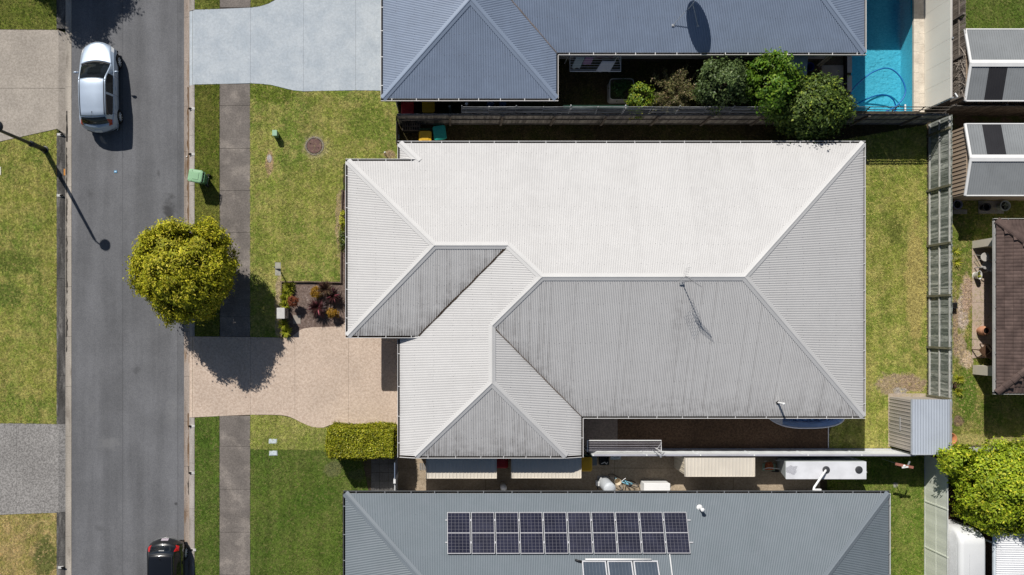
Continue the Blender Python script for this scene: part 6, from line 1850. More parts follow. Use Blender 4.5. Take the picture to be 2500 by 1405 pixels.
for k in range(5):
    x = X(1946 + 18.5 * k, .15)
    m = MB(); m.box(x - .06, ymid - hwid + .36, .105, x + .06, ymid + hwid - .36, .16); m.build('floor_rib', mk('dark_blue_rib', (0.22, 0.36, 0.62), .5, .1), bt)
m = MB(); bow = [p for p in outline(1, .06, zr + .004) if p.x < X(1912, zr)]
bow.sort(key=lambda p: p.y); m.face(bow); m.build('foredeck', mk('foredeck_white', (0.55, 0.55, 0.58), .45, .08), bt)
m = MB(); m.box(X(1602), Y(1008), 0.0, X(1613), Y(1020), .35)
tag(m.build('pump_box', mk('pump_black', (0.03, 0.035, 0.04), .5, .1), loc=G(1607, 1014), bevel=.02), 'small black box on the brown mulch beneath the off-white eave', 'box')
m = MB(); m.box(X(2021), Y(1094), 0, X(2022.4), Y(1040), .05)
tag(m.build('edging_strip', M_white, loc=G(2021, 1067)), 'thin white edging strip between the brown mulch and back lawn', 'edging')

# ------------------------------------------------------------------ front garden furniture
pb = thing('power_pillar', 'small green electricity pillar standing in the front lawn near the round manhole', 'electricity pillar', G(675, 331))
M_pg = mk('pillar_green', (0.30, 0.47, 0.33), .5, .06, 2, .05)
m = MB(); m.box(X(671), Y(337), -.05, X(681), Y(325), .42); m.build('body', mk('pillar_green_side', (0.19, 0.32, 0.21), .5, .06), pb)
m = MB(); m.box(X(670.2), Y(338), .425, X(681.8), Y(324), .50); m.build('cap', M_pg, pb, bevel=.015)
m = MB(); m.box(X(681.1), Y(333), .12, X(682), Y(329), .32); m.build('hinge', M_steel, pb)
mh = thing('manhole_cover', 'round rusty manhole cover set in a concrete ring in the front lawn', 'manhole cover', G(768, 357))
m = MB(); m.lathe(G(768, 357), [(.46, -.02), (.47, .012), (.44, .028), (.36, .03)], 40); m.build('concrete_ring', mk('ring_concrete', (0.22, 0.19, 0.165), .9, .2, 4, .2), mh)
t = NT('rusty_iron')
br_ = t.n('ShaderNodeTexChecker'); mp = t.n('ShaderNodeMapping'); mp.inputs['Rotation'].default_value = (0, 0, .8); t.l(t.pos, mp.inputs[0]); t.l(mp.outputs[0], br_.inputs['Vector']); br_.inputs['Scale'].default_value = 22
c = t.mix(br_.outputs['Fac'], (0.13, 0.07, 0.06), (0.20, 0.12, 0.105))
c = t.mul(c, t.ramp(t.noise(5, 5, .7), .3, .7, .75, 1.2)); t.bump(br_.outputs['Fac'], .6, .01)
m = MB(); m.lathe(G(768, 357), [(.355, .0), (.355, .036), (.34, .04)], 40); m.build('lid', t.done(c, .75, .3), mh)
m = MB(); m.lathe(G(768, 357), [(.385, .031), (.358, .033)], 40, cap=False); m.build('joint', M_dark, mh)
for px, py, s_ in ((758, 352, 1), (778, 362, 1)):
    m = MB(); m.box(X(px) - .03, Y(py) - .015, .038, X(px) + .03, Y(py) + .015, .046); m.build('lift_slot', M_dark, mh)
m = MB(); m.lathe(G(658, 387), [(.15, 0), (.15, .015), (.12, .02)], 20, sx=.8, sy=1.35)
tag(m.build('stop_valve_cover', mk('valve_stone', (0.42, 0.40, 0.40), .85, .12), loc=G(658, 387)), 'oval pale concrete valve cover in bare soil of the front lawn', 'valve cover')
for px, py, lab in ((666.5, 1078, 'pale water meter lid on the lighter grass near the pink driveway'), (667.5, 1107, 'pale water meter lid on the lush dark grass below the other')):
    ml = thing('water_meter_lid', lab, 'meter lid', G(px, py), 'water meter lids in the lawn')
    m = MB(); m.box(X(px) - .21, Y(py) - .125, -.02, X(px) + .21, Y(py) + .125, .02); m.build('rim', mk('meter_rim', (0.48, 0.52, 0.55), .7, .05), ml, bevel=.03)
    m = MB(); m.box(X(px) - .175, Y(py) - .095, .015, X(px) + .175, Y(py) + .095, .032); m.build('lid', mk('meter_lid', (0.56, 0.62, 0.67), .6, .05), ml, bevel=.01)
lb = thing('signpost', 'flat fawn board on a post at the corner of the front lawn and mulch bed', 'sign', G(682, 656))
m = MB(); m.box(X(680, 0), Y(656) - .03, -.05, X(681.5), Y(656) + .03, 1.05); m.build('post', M_timber_grey, lb)
zz = 1.1; a0_, a1_, b0_, b1_ = X(671.5, zz), X(684, zz), Y(673, zz), Y(641, zz)
m = MB(); m.hexa([(a0_, b0_, zz - .02), (a1_, b0_, zz - .14), (a1_, b1_, zz - .14), (a0_, b1_, zz - .02), (a0_, b0_, zz), (a1_, b0_, zz - .12), (a1_, b1_, zz - .12), (a0_, b1_, zz)]); m.build('board', mk('board_fawn', (0.56, 0.54, 0.44), .6, .06, 2, .05, col2=(0.44, 0.42, 0.36), c2=(.45, .6), c2scale=4), lb)
m = MB(); m.box(a0_ - .005, (b0_ + b1_) / 2 - .012, zz - .10, a1_ + .005, (b0_ + b1_) / 2 + .012, zz + .004); m.build('strap', M_dark, lb)
lp = thing('letterbox', 'square rendered letterbox pillar at the road edge of the mulch bed', 'letterbox', G(698, 766))
zt = .98; a0_, a1_, b0_, b1_ = X(675.5, zt), X(695, zt), Y(778.5, zt), Y(752, zt)
m = MB(); m.box(a0_ + .015, b0_ + .015, -.05, a1_ - .015, b1_ - .015, zt - .05); m.build('pillar', mk('pillar_render', (0.40, 0.385, 0.37), .85, .08), lp)
m = MB(); m.box(a0_, b0_, zt - .045, a1_, b1_, zt); m.build('cap', mk('pillar_cap', (0.56, 0.545, 0.53), .8, .07, 3, .06), lp, bevel=.01)
m = MB(); m.box(a1_ - .014, b0_ + .14, .55, a1_ - .005, b1_ - .14, .62); m.build('slot', M_dark, lp)
m = MB(); m.box(X(716), Y(791), -.02, X(734), Y(770), .02)
tag(m.build('stepping_stone', mk('stone_beige', (0.34, 0.30, 0.26), .9, .1), loc=G(725, 780)), 'flat beige stepping stone in the mulch bed behind the letterbox', 'stepping stone')
sprk = thing('garden_tap', 'small white tap on a dark stake in the lawn by the off-white house', 'tap', G(942, 380))
m = MB(); m.tube([G(942, 379, 0), G(942, 379, .55)], .018, 6); m.build('stake', M_black, sprk)
m = MB(); m.ball(G(942, 379, .58), .04, .04, .05); m.tube([G(942, 379, .56), G(945, 378, .55)], .015, 6); m.build('tap_head', M_white, sprk)

# ------------------------------------------------------------------ street furniture
sp = thing('street_lamp', 'tall dark street lamp standing at the stained kerb near the orange painted mark', 'street lamp', G(113, 367))
M_pole = mk('dark_pole_paint', (0.022, 0.026, 0.034), .45, .06, 3, .03, spec=.4)
b = G(110, 366)
m = MB(); m.lathe(b, [(.12, -.05), (.12, 1.15), (.10, 1.2)], 16); m.build('lower_pole', M_pole, sp, smooth=True)
m = MB(); m.tube([b + Vector((0, 0, 1.2)), b + Vector((0, 0, 4.45)), b + Vector((.03, -.01, 4.60)), b + Vector((.14, -.02, 4.72)), b + Vector((.24, -.04, 4.76))], [.085, .065, .036, .03, .028], 12); m.build('upper_pole', M_pole, sp, smooth=True)
m = MB(); m.lathe(b, [(.135, 1.12), (.14, 1.16), (.14, 1.30), (.088, 1.36)], 16); m.build('collar', M_pole, sp, smooth=True)
m = MB(); m.lathe(b, [(.18, -.02), (.18, .03), (.13, .05)], 16); m.build('base_plate', M_pole, sp)
m = MB(); m.box(b.x - .02, b.y - .15, .08, b.x + .08, b.y - .10, .42); m.build('access_hatch', M_pole, sp, bevel=.01)
lc = b + Vector((.40, -.06, 4.74))
m = MB(); m.lathe(lc, [(.26, -.06), (.265, -.03), (.22, .05), (.12, .11), (.03, .13)], 30); m.build('lamp_shade', M_pole, sp, smooth=True)
m = MB(); m.lathe(lc, [(.22, -.075), (.22, -.061)], 24); m.build('diffuser', mk('lamp_diffuser', (0.6, 0.6, 0.58), .4), sp)
# kerb outlets
def outlet(px, py, lab, sg):
    r_ = thing('kerb_outlet', lab, 'drain outlet', G(px, py, -.02), 'drain outlets in the kerbs')
    m = MB(); m.box(X(px - 9 if sg < 0 else px - 4), Y(py + 3), -.05, X(px + 4 if sg < 0 else px + 9), Y(py - 3), .028); m.build('adaptor', mk('outlet_white', (0.55, 0.54, 0.52), .6, .15, 5), r_, bevel=.01)
    m = MB(); m.lathe(G(px + (4 if sg < 0 else -4) + sg * 1.5, py, .030), [(.07, 0), (.065, .002)], 14, sx=1.25, sy=.8); m.build('mouth', M_dark, r_)
outlet(149, 329, 'white drain outlet in the stained kerb beside the brown-grey driveway', -1)
outlet(148, 478, 'white drain outlet in the stained kerb below the orange painted mark', -1)
outlet(151, 1386, 'white drain outlet in the stained kerb below the grey-white driveway', -1)
outlet(467, 266, 'white drain outlet in the grey kerb across from the silver hatchback', 1)
outlet(467, 377, 'white drain outlet in the grey kerb near the pale green wheelie bin', 1)
outlet(467, 1041, 'white drain outlet in the grey kerb at the lower edge of the pink driveway', 1)
outlet(467, 1155, 'white drain outlet in the grey kerb midway between the pink driveway and black car', 1)
outlet(470, 1343, 'white drain outlet in the grey kerb beside the black car', 1)
m = MB(); m.face([(X(138.2), Y(428), .022), (X(157.3), Y(428), -.078), (X(157.3), Y(412), -.078), (X(138.2), Y(412), .022)])
o = m.build('painted_mark', mk('orange_paint', (0.60, 0.255, 0.05), .7, .1, 4, .1), loc=G(148, 420)); tag(o, 'orange painted square on the stained kerb under the lamp pole shadow', 'painted mark')
rm = thing('road_marker', 'small blue reflective marker stuck on the asphalt', 'road marker', G(280, 418.5, -.115))
m = MB(); m.box(X(276.5), Y(421), -.115, X(283.5), Y(416), -.09); m.build('housing', mk('marker_blue', (0.10, 0.32, 0.55), .4), rm)
m = MB(); m.box(X(278), Y(419.8), -.0899, X(282), Y(417.3), -.086); m.build('reflector', mk('marker_face', (0.55, 0.72, 0.85), .3), rm)
m = MB(); m.box(X(-6), Y(428), -.02, X(3), Y(408), .03)
tag(m.build('meter_lid', mk('lid_pale', (0.58, 0.58, 0.56), .7, .05), loc=G(-2, 418)), 'pale meter lid in the yellowish lawn below the brown-grey driveway', 'meter lid')
m = MB(); m.ball(G(454, 382, -.09), .035, .03, .025)
tag(m.build('crumpled_litter', M_white, loc=G(454, 382, -.11)), 'scrap of white litter in the gutter near the pale green wheelie bin', 'litter')

# ------------------------------------------------------------------ patio of the tiled house
pt = [rect(2372.5, 602 + 45.5 * k + .3, 2460, 602 + 45.5 * (k + 1) - .3) for k in range(6)]
slabs('patio', pt, mk('patio_tile', (0.46, 0.36, 0.295), .8, .06, .8, .06), 0.03)
tb = thing('round_table', 'small round pale table on the shaded end of the patio', 'table', G(2340, 634))
c_ = P(2405, 628, .7); c_.z = 0
m = MB(); m.lathe(c_ + Vector((0, 0, .68)), [(.20, 0), (.21, .015), (.21, .03), (.19, .035)], 26); m.build('tabletop', mk('table_grey', (0.42, 0.40, 0.37), .6), tb)
for k in range(3):
    a_ = 2 * pi * k / 3; m = MB(); m.tube([c_ + Vector((.06 * cos(a_), .06 * sin(a_), .68)), c_ + Vector((.2 * cos(a_), .2 * sin(a_), .03))], .014, 6); m.build('leg', M_steel, tb)
def chair(label, c, rot, mat, wood_=False):
    r_ = thing('patio_chair', label, 'chair', c, 'chairs on the patio', rot)
    m = MB(); m.box(-.21, -.20, .42, .21, .20, .45); m.build('seat', mat, r_, local=True, bevel=.01)
    n = 5 if wood_ else 1
    for k in range(n):
        w_ = .40 / n; x = -.20 + k * w_
        m = MB(); m.hexa([(x + .005, -.24, .47), (x + w_ - .005, -.24, .47), (x + w_ - .005, -.22, .47), (x + .005, -.22, .47), (x + .005, -.34, .92), (x + w_ - .005, -.34, .92), (x + w_ - .005, -.32, .92), (x + .005, -.32, .92)]); m.build('back_slat' if wood_ else 'backrest', mat, r_, local=True)
    for sx in (-1, 1):
        for sy in (-1, 1):
            m = MB(); m.beam((sx * .21, sy * .20, .42), (sx * .24, sy * .23, .03), .04, .04); m.build('leg', mat, r_, local=True)
        m = MB(); m.box(sx * .225 - .025, -.25, .63, sx * .225 + .025, .2, .65); m.beam((sx * .225, .18, .63), (sx * .25, .2, .42), .03, .03); m.build('armrest', mat, r_, local=True)
    return r_
c_ = P(2414, 648, .6); chair('pale plastic chair beside the small round patio table', (c_.x, c_.y, 0.03), R(60), mk('chair_pale', (0.38, 0.37, 0.36), .5))
c_ = P(2408, 857, .6); chair('brown slatted timber chair near the terracotta pot on the patio', (c_.x, c_.y, 0.03), R(35), mk('chair_brown', (0.09, 0.05, 0.03), .6, .15), True)
op = thing('oval_planter', 'white oval planter with a yellowish plant on the sunny patio', 'planter', G(2356, 680))
c_ = P(2391, 672, .4); c_.z = .03
m = MB(); m.lathe(c_, [(.09, 0), (.12, .15), (.15, .38), (.16, .40), (.14, .39), (.13, .3)], 24, sx=.78, sy=1.35, cap=False); m.lathe(c_, [(.12, .0), (.11, .01)], 24, sx=.78, sy=1.35); m.build('pot', mk('pot_white', (0.66, 0.65, 0.62), .6, .05), op, smooth=True)
m = MB(); m.lathe(c_ + Vector((0, 0, .3)), [(.13, 0), (.02, .02)], 20, sx=.78, sy=1.35); m.build('soil', M_soil, op)
def sprig(name, c, n, ln, wd, mat, parent, seed, spread=.9, up=.7, segs=4, droop=.5, rbase=.03):
    """strap leaves arching out of one point, each folded along its length"""
    rs_ = random.Random(seed); m = MB(); c = Vector(c)
    for k in range(n):
        a_ = rs_.uniform(0, 2 * pi); L_ = ln * rs_.uniform(.65, 1.15); el = rs_.uniform(.15, 1.0) ** .8
        d_ = Vector((cos(a_), sin(a_), 0)); w_ = wd * rs_.uniform(.7, 1.2); s_ = Vector((-d_.y, d_.x, 0))
        pts = []
        for j in range(segs + 1):
            t_ = j / segs
            h_ = L_ * (up * el * 1.5 * t_ - droop * (1.15 - el * .5) * t_ * t_ * .9)
            pts.append(c + d_ * (rbase + L_ * spread * (1.05 - .55 * el) * t_) + Vector((0, 0, h_)))
        vs_ = []
        for j, p in enumerate(pts):
            ww = w_ * (1 - (j / segs) ** 2 * .97) * (.55 + .9 * min(j / segs * 2, .5))
            vs_ += [p - s_ * ww / 2 + Vector((0, 0, ww * .25)), p, p + s_ * ww / 2 + Vector((0, 0, ww * .25))]
        m.add(vs_, [(3 * j, 3 * j + 1, 3 * j + 4, 3 * j + 3) for j in range(segs)] + [(3 * j + 1, 3 * j + 2, 3 * j + 5, 3 * j + 4) for j in range(segs)])
    return m.build(name, mat, parent)
M_yel = foliage('yellow_leaf', (0.36, 0.40, 0.03), (0.50, 0.48, 0.05), (0.16, 0.24, 0.03))
sprig('leaves', c_ + Vector((0, 0, .3)), 16, .22, .035, M_yel, op, 3)
tp = thing('terracotta_pot', 'round terracotta pot on the patio, half in the eave shade', 'pot', G(2358, 808))
c_ = P(2402, 808, .35); c_.z = .03
m = MB(); m.lathe(c_, [(.13, 0), (.21, .14), (.235, .30), (.20, .45), (.165, .50), (.185, .54), (.17, .55), (.14, .48)], 28, cap=False); m.lathe(c_, [(.16, 0), (.1, .01)], 28); m.lathe(c_ + Vector((0, 0, .44)), [(.16, 0), (.05, .005)], 24); m.build('pot', M_terracotta, tp, smooth=True)
m = MB(); m.lathe(c_ + Vector((0, 0, .45)), [(.15, 0), (.02, .01)], 24); m.build('soil', M_dark, tp)
bxx = thing('black_planter', 'square black planter box on bare soil against the weathered fence', 'planter', G(2300, 746))
c_ = P(2332.5, 746, .35); c_.z = 0
m = MB(); m.box(c_.x - .13, c_.y - .14, 0, c_.x + .13, c_.y + .14, .32); m.build('box', mk('planter_black', (0.035, 0.038, 0.042), .5, .1), bxx, bevel=.015)
m = MB(); m.box(c_.x - .09, c_.y - .10, .321, c_.x + .09, c_.y + .10, .33); m.build('grate', M_dark, bxx)
# potted things in the shade by the second gabled shed
pvs = thing('paving_pair', 'two grey pavers laid side by side in the shade by the gabled shed, under pots', 'pavers', G(2410, 506))
for x0_, x1_ in ((2389, 2419), (2419.6, 2451)):
    m = MB(); m.box(X(x0_, .03), Y(522, .03), -.02, X(x1_, .03), Y(491, .03), .03); m.build('paver', M_conc, pvs)
m = MB(); m.box(X(2316, .03), Y(523, .03), -.02, X(2361, .03), Y(512, .03), .03); tag(m.build('paver', M_conc, loc=G(2340, 518)), 'lone grey paver in the shade close to the weathered fence, under a dark pot', 'paver')
def pot(label, px, py, r, hgt, mat, z0=.03):
    c_ = P(px, py, hgt); c_.z = z0
    r_ = thing('plant_pot', label, 'pot', c_, 'pots in the shade by the gabled shed')
    m = MB(); m.lathe(c_, [(r * .65, 0), (r, hgt), (r * 1.08, hgt), (r * 1.05, hgt + .03), (r * .85, hgt + .02), (r * .8, hgt - .06)], 22, cap=False); m.lathe(c_, [(r * .65, 0), (.02, .01)], 22); m.build('pot', mat, r_, smooth=True)
    m = MB(); m.lathe(c_ + Vector((0, 0, hgt - .06)), [(r * .9, 0), (.02, .02)], 18); m.build('soil', M_dark, r_)
    return r_, c_
pot('dark empty pot on the pair of grey pavers', 2408, 506, .19, .35, mk('pot_charcoal', (0.05, 0.05, 0.055), .6))
r_, c_ = pot('mauve-grey pot close to the weathered fence in the shade', 2337, 500, .22, .40, mk('pot_mauve', (0.26, 0.24, 0.30), .6))
sprig('leaves', c_ + Vector((0, 0, .38)), 14, .22, .03, foliage('pot_leaf', (0.05, 0.07, 0.03), (0.08, 0.10, 0.04)), r_, 9)
r_, c_ = pot('frilly pale shell-shaped pot overhanging the pair of grey pavers', 2453, 503, .24, .42, mk('pot_verdigris', (0.38, 0.42, 0.40), .7, .15, 5))
sprig('leaves', c_ + Vector((0, 0, .40)), 30, .26, .03, foliage('pot_leaf_pale', (0.22, 0.26, 0.20), (0.32, 0.36, 0.28)), r_, 12)
# terracotta saucer by the shed corner
m = MB(); c_ = P(2322, 1073, .3); c_.z = 0; m.lathe(c_, [(.22, 0), (.30, .28), (.31, .30), (.27, .29), (.2, .06)], 26, cap=False); m.lathe(c_, [(.22, .03), (.02, .035)], 26)
tag(m.build('terracotta_bowl', mk('terracotta_orange', (0.52, 0.22, 0.10), .8, .1), smooth=True, loc=c_), 'orange terracotta bowl behind the grey corrugated shed', 'bowl')
# blue bucket and planks beside the blue-grey house
m = MB(); c_ = at(1990, 154); m.lathe(c_, [(.15, 0), (.20, .5), (.21, .52), (.18, .5), (.14, .05)], 20, cap=False); m.lathe(c_, [(.15, .01), (.01, .02)], 20)
tag(m.build('bucket', mk('bucket_blue', (0.01, 0.035, 0.22), .4), smooth=True, loc=c_), 'dark blue bucket beside the flat-topped shed', 'bucket')
pk = thing('timber_offcuts', 'two pale timber lengths leaning beside the dark blue bucket', 'timber', G(1995, 185))
for a, b_ in (((1996, 160, .3), (2024, 136, 1.6)), ((2001, 163, .3), (2030, 138, 1.6))):
    m = MB(); m.beam(P(*a), P(*b_), .05, .08); m.build('plank', mk('plank_pale', (0.42, 0.36, 0.29), .8, .12), pk)

# ------------------------------------------------------------------ caravan, deck and white roof in the south-east corner
cv = thing('caravan', 'white caravan with a ribbed rounded side, parked by the sage green fence', 'caravan', G(2290, 1420))
z = 2.45
x0, x1 = X(2263.5), X(2409, z); yN_ = Y(1318, z); yS_ = yN_ - 6.0
M_cvw = mk('caravan_white', (0.72, 0.73, 0.73), .4, .03, .6, .02, spec=.4)
cw = x1 - x0; rad = .20
def cv_ring(y, zcut, xin=0.0):
    """cross-section in x,z, the side towards the fence rolled over in a wide radius"""
    pr = [(x1 - .02 - xin, .45), (x1 - xin, 1.0), (x1 - xin, zcut - .12), (x1 - .05 - xin, zcut - .03), (x1 - .14 - xin, zcut)]
    pr += [(x0 + rad + xin, zcut + .02)]
    for k in range(1, 9):
        a_ = pi / 2 * k / 8; pr.append((x0 + rad + xin - rad * sin(a_), zcut + .02 - rad * 1.2 * (1 - cos(a_))))
    pr += [(x0 + xin, .45)]
    return [Vector((a, y, b_)) for a, b_ in pr]
rings = [cv_ring(yN_ + .42, 1.5, .25), cv_ring(yN_ + .38, 1.9, .12), cv_ring(yN_ + .22, 2.22, .03), cv_ring(yN_ + .02, z - .03), cv_ring(yN_ - .25, z), cv_ring(yS_, z)]
n = len(rings[0]); m = MB()
m.add([p for r in rings for p in r], [(i * n + k, i * n + k + 1, (i + 1) * n + k + 1, (i + 1) * n + k) for i in range(5) for k in range(n - 1)] + [tuple(range(n))[::-1], tuple(range(5 * n, 6 * n))])
m.build('body', M_cvw, cv, smooth=True)
for k in range(9):
    xx = x0 - .004; zz = 1.60 + .075 * k
    m = MB(); m.tube([(xx, yS_, zz), (xx, yN_ - .25, zz), (xx + .005, yN_, zz - .01), (xx + .035, yN_ + .2, zz - .03)], .012, 5); m.build('side_rib', mk('rib_white', (0.62, 0.63, 0.63), .45), cv)
m = MB(); m.box((x0 + rad + x1) / 2 - .28 - .01, yN_ - .6, z + .014, (x0 + rad + x1) / 2 - .28 + .01, yS_, z + .026); m.build('roof_seam', mk('seam_grey', (0.55, 0.56, 0.57), .5), cv)
m = MB(); m.box((x0 + rad + x1) / 2 - .1, yN_ - 2.6, z + .014, (x0 + rad + x1) / 2 + .35, yN_ - 2.2, z + .08); m.build('roof_hatch', M_white, cv, bevel=.02)
for yy_ in (-3.2, -4.1):
    for xx in (x0 + .12, x1 - .05):
        m = MB(); m.tube([(xx - .1, yN_ + yy_, .32), (xx + .1, yN_ + yy_, .32)], .32, 18); m.build('wheel', M_black, cv)
# timber deck beyond
dk = bpy.data.objects.new('deck', None); C.objects.link(dk); dk['kind'] = 'structure'
M_deck = wood('brown_decking', (0.10, 0.058, 0.036), (0.15, 0.088, 0.055), (0.06, 0.035, 0.022), 9, (1, .15, 1))
for k in range(26):
    x = 2272 + 6.2 * k
    m = MB(); m.box(X(x), Y(1640), .10, X(x + 5.6), Y(1105), .14); m.build('deck_board', M_deck, dk)
wr = thing('patio_roof', 'white corrugated patio roof beyond the brown deck, shaded by the big bright green tree', 'patio roof', G(2380, 1360))
zz = 2.35; x0, x1, y1, y0 = X(2432, zz), X(2760, zz), Y(1300, zz), Y(1640, zz)
m = MB(); gr = []; per = 6; pit = .10; nn = int((y1 - y0) / pit * per); prev = None
for k in range(nn + 1):
    y = y0 + k * pit / per; ph = cos(2 * pi * k / per); base = len(m.v)
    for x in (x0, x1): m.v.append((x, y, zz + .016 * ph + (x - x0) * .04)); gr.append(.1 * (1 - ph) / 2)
    if prev is not None: m.f.append((prev, prev + 1, base + 1, base))
    prev = base
m.build('roof_sheet', roofmat('white_roof_sheet', (0.72, 0.73, 0.75), .45, (.2, .2, .22), .6), wr, smooth=True, att={'grime': gr})
m = MB(); m.box(x0 - .11, y0, zz - .10, x0 - .005, y1, zz - .01); m.build('gutter', mk('gutter_blue_white', (0.62, 0.68, 0.72), .45), wr)
for py in (1330, 1480, 1630):
    m = MB(); m.box(x0 + .02, Y(py, zz) - .04, 0.1, x0 + .10, Y(py, zz) + .04, zz - .03); m.build('post', M_white, wr)
# ------------------------------------------------------------------ trees and shrubs
F_gold = foliage('golden_green_leaf', (0.25, 0.275, 0.012), (0.50, 0.46, 0.024), (0.65, 0.56, 0.07), .18, .6, .25)
F_lime = foliage('bright_green_leaf', (0.19, 0.275, 0.012), (0.36, 0.44, 0.022), (0.62, 0.60, 0.05), .2, .55, .3)
F_dark = foliage('glossy_dark_leaf', (0.06, 0.10, 0.026), (0.105, 0.155, 0.045), (0.16, 0.21, 0.07), .15, .5, .35)
F_mid = foliage('mid_green_leaf', (0.075, 0.115, 0.02), (0.15, 0.19, 0.03), (0.27, 0.29, 0.04), .2, .42, .45)
F_pool = foliage('leathery_green_leaf', (0.06, 0.105, 0.018), (0.12, 0.18, 0.028), (0.24, 0.30, 0.035), .15, .55, .28)
F_bright = foliage('fresh_green_leaf', (0.07, 0.17, 0.012), (0.16, 0.27, 0.02), (0.24, 0.34, 0.04), .3)
F_brown = foliage('bottlebrush_leaf', (0.15, 0.155, 0.06), (0.25, 0.24, 0.085), (0.48, 0.32, 0.20), .15)
F_hedge = foliage('hedge_leaf', (0.20, 0.235, 0.012), (0.43, 0.43, 0.022), (0.52, 0.45, 0.06), .2)

c_ = P(452, 664, 2.55)
tree('street_tree', 'rounded golden-green street tree overhanging the road and footpath', c_, (2.22, 2.22, 1.95), F_gold, M_bark, clumps=720, per=100, cr=0.13, ln=0.16, wd=0.062, seed=3, low=-.72, lump=.26, fill=.15, lobes=27, lr=.40)
# the tree whose shade falls across the road at the north edge
c_ = Vector((X(92), Y(-243), 3.6))
tree('street_tree', 'street tree north of the view that shades the road ahead of the silver hatchback', c_, (1.95, 2.1, 1.9), F_mid, M_bark, clumps=420, per=110, cr=0.19, ln=0.18, wd=0.09, seed=14, low=-.6, lump=.3, fill=.3)
c_ = P(2458, 1200, 2.2)
bt_ = tree('garden_tree', 'big bright green tree hanging over the sage fence and white caravan', c_, (2.25, 2.0, 1.5), F_lime, M_bark, clumps=640, per=95, cr=0.14, ln=0.14, wd=0.068, seed=5, low=-.7, lump=.35, fill=.2, lobes=34, lr=.36)
pos, nr, cc = crown_points(P(2336, 1124, 2.3), (.75, .5, .45), 64, 80, .12, 55, -.6, .2, .15)
leaf_object('low_bough', pos, nr, F_lime, bt_, .155, .075, 55)
# row of shrubs inside the paling fence
c_ = P(1978, 268, 2.15)
tree('garden_tree', 'dense dark green tree spreading over the long grey paling fence beside the pool', c_, (1.55, 1.15, 1.1), F_pool, M_bark, clumps=260, per=85, cr=0.16, ln=0.15, wd=0.08, seed=6, lump=.42, fill=.25, base=(c_.x - .5, Y(288), 0), group='trees along the long paling fence')
c_ = P(1874, 204, 2.7)
tree('garden_tree', 'upright fresh green tree between the two dark trees inside the long paling fence', c_, (1.02, 1.12, 1.35), F_bright, M_bark, clumps=120, per=60, cr=0.15, ln=0.15, wd=0.08, seed=7, lump=.42, fill=.2, group='trees along the long paling fence')
c_ = P(1766, 209, 2.3)
tree('garden_tree', 'rounded grey-green tree inside the long paling fence, next to the brownish bottlebrush', c_, (1.02, 1.0, 1.15), F_dark, M_bark, clumps=150, per=60, cr=0.14, ln=0.13, wd=0.07, seed=8, lump=.28, fill=.25, group='trees along the long paling fence')
# bottlebrush: bare arching twigs carrying narrow leaves
c_ = P(1655, 222, 1.9)
bb_ = thing('bottlebrush_shrub', 'sparse olive-brown bottlebrush with arching twigs inside the long paling fence', 'shrub', Vector((c_.x, c_.y, 0)), 'trees along the long paling fence')
rs_ = np.random.RandomState(4); m = MB(); pp = []; nn_ = []
rr_ = random.Random(4)
for k in range(90):
    a_ = rr_.uniform(0, 2 * pi); el = rr_.uniform(.1, 1.3); L_ = rr_.uniform(.6, 1.4)
    if sin(a_) < -.2 and k % 2: L_ *= .7
    d_ = Vector((cos(a_) * cos(el), sin(a_) * cos(el), sin(el) * .75))
    b0 = Vector((c_.x, c_.y, 1.1)); tip = b0 + d_ * L_ * Vector((1.05, 1.05, 1.1)).length / 1.7 * 1.1
    mid = b0.lerp(tip, .55) + Vector((0, 0, .14))
    m.tube([b0, mid, tip], [.014, .009, .004], 4)
    n_ = 80
    for j in range(n_):
        t_ = rr_.uniform(.35, 1.0)
        q_ = (b0.lerp(mid, t_ / .55) if t_ < .55 else mid.lerp(tip, (t_ - .55) / .45))
        pp.append((q_.x + rr_.gauss(0, .05), q_.y + rr_.gauss(0, .05), q_.z + rr_.gauss(0, .05)))
        v = Vector((rr_.gauss(0, 1), rr_.gauss(0, 1), rr_.gauss(.5, 1))).normalized(); nn_.append(tuple(v))
m.tube([(c_.x, c_.y, 0), (c_.x, c_.y, 1.15)], .05, 7)
m.build('stems', mk('brown_twig', (0.17, 0.12, 0.08), .85, .2), bb_)
leaf_object('foliage', np.array(pp), np.array(nn_), F_brown, bb_, .11, .022, 4)
c_ = P(1568, 243, 1.35)
tree('garden_shrub', 'small lime green shrub with one yellow spray, beside the raised garden bed', c_, (.60, .58, .6), foliage('lime_shrub_leaf', (0.12, 0.20, 0.015), (0.22, 0.32, 0.03), (0.42, 0.40, 0.03), .3), M_bark, clumps=60, per=38, cr=0.08, ln=0.11, wd=0.06, seed=9, lump=.4, fill=.15, cat='shrub', trunk_r=.04, group='trees along the long paling fence', leafname='foliage')
# plants of the raised bed
rbp = thing('bed_plant', 'dark leafy herbs growing in the raised garden bed', 'plant', Vector((cx_, cy_, .58)))
pos, nr, cc = crown_points((cx_ - .05, cy_ + .02, .75), (.36, .36, .22), 40, 26, .07, 21, -.2)
leaf_object('leaves', pos, nr, foliage('herb_leaf', (0.03, 0.08, 0.02), (0.06, 0.14, 0.03), (0.14, 0.26, 0.10), .25), rbp, .09, .05, 3)
m = MB()
for k in range(6): m.tube([(cx_ + .1 * cos(k), cy_ + .1 * sin(k), .56), (cx_ + .2 * cos(k), cy_ + .2 * sin(k), .85)], .006, 4)
m.build('stems', M_bark, rbp)
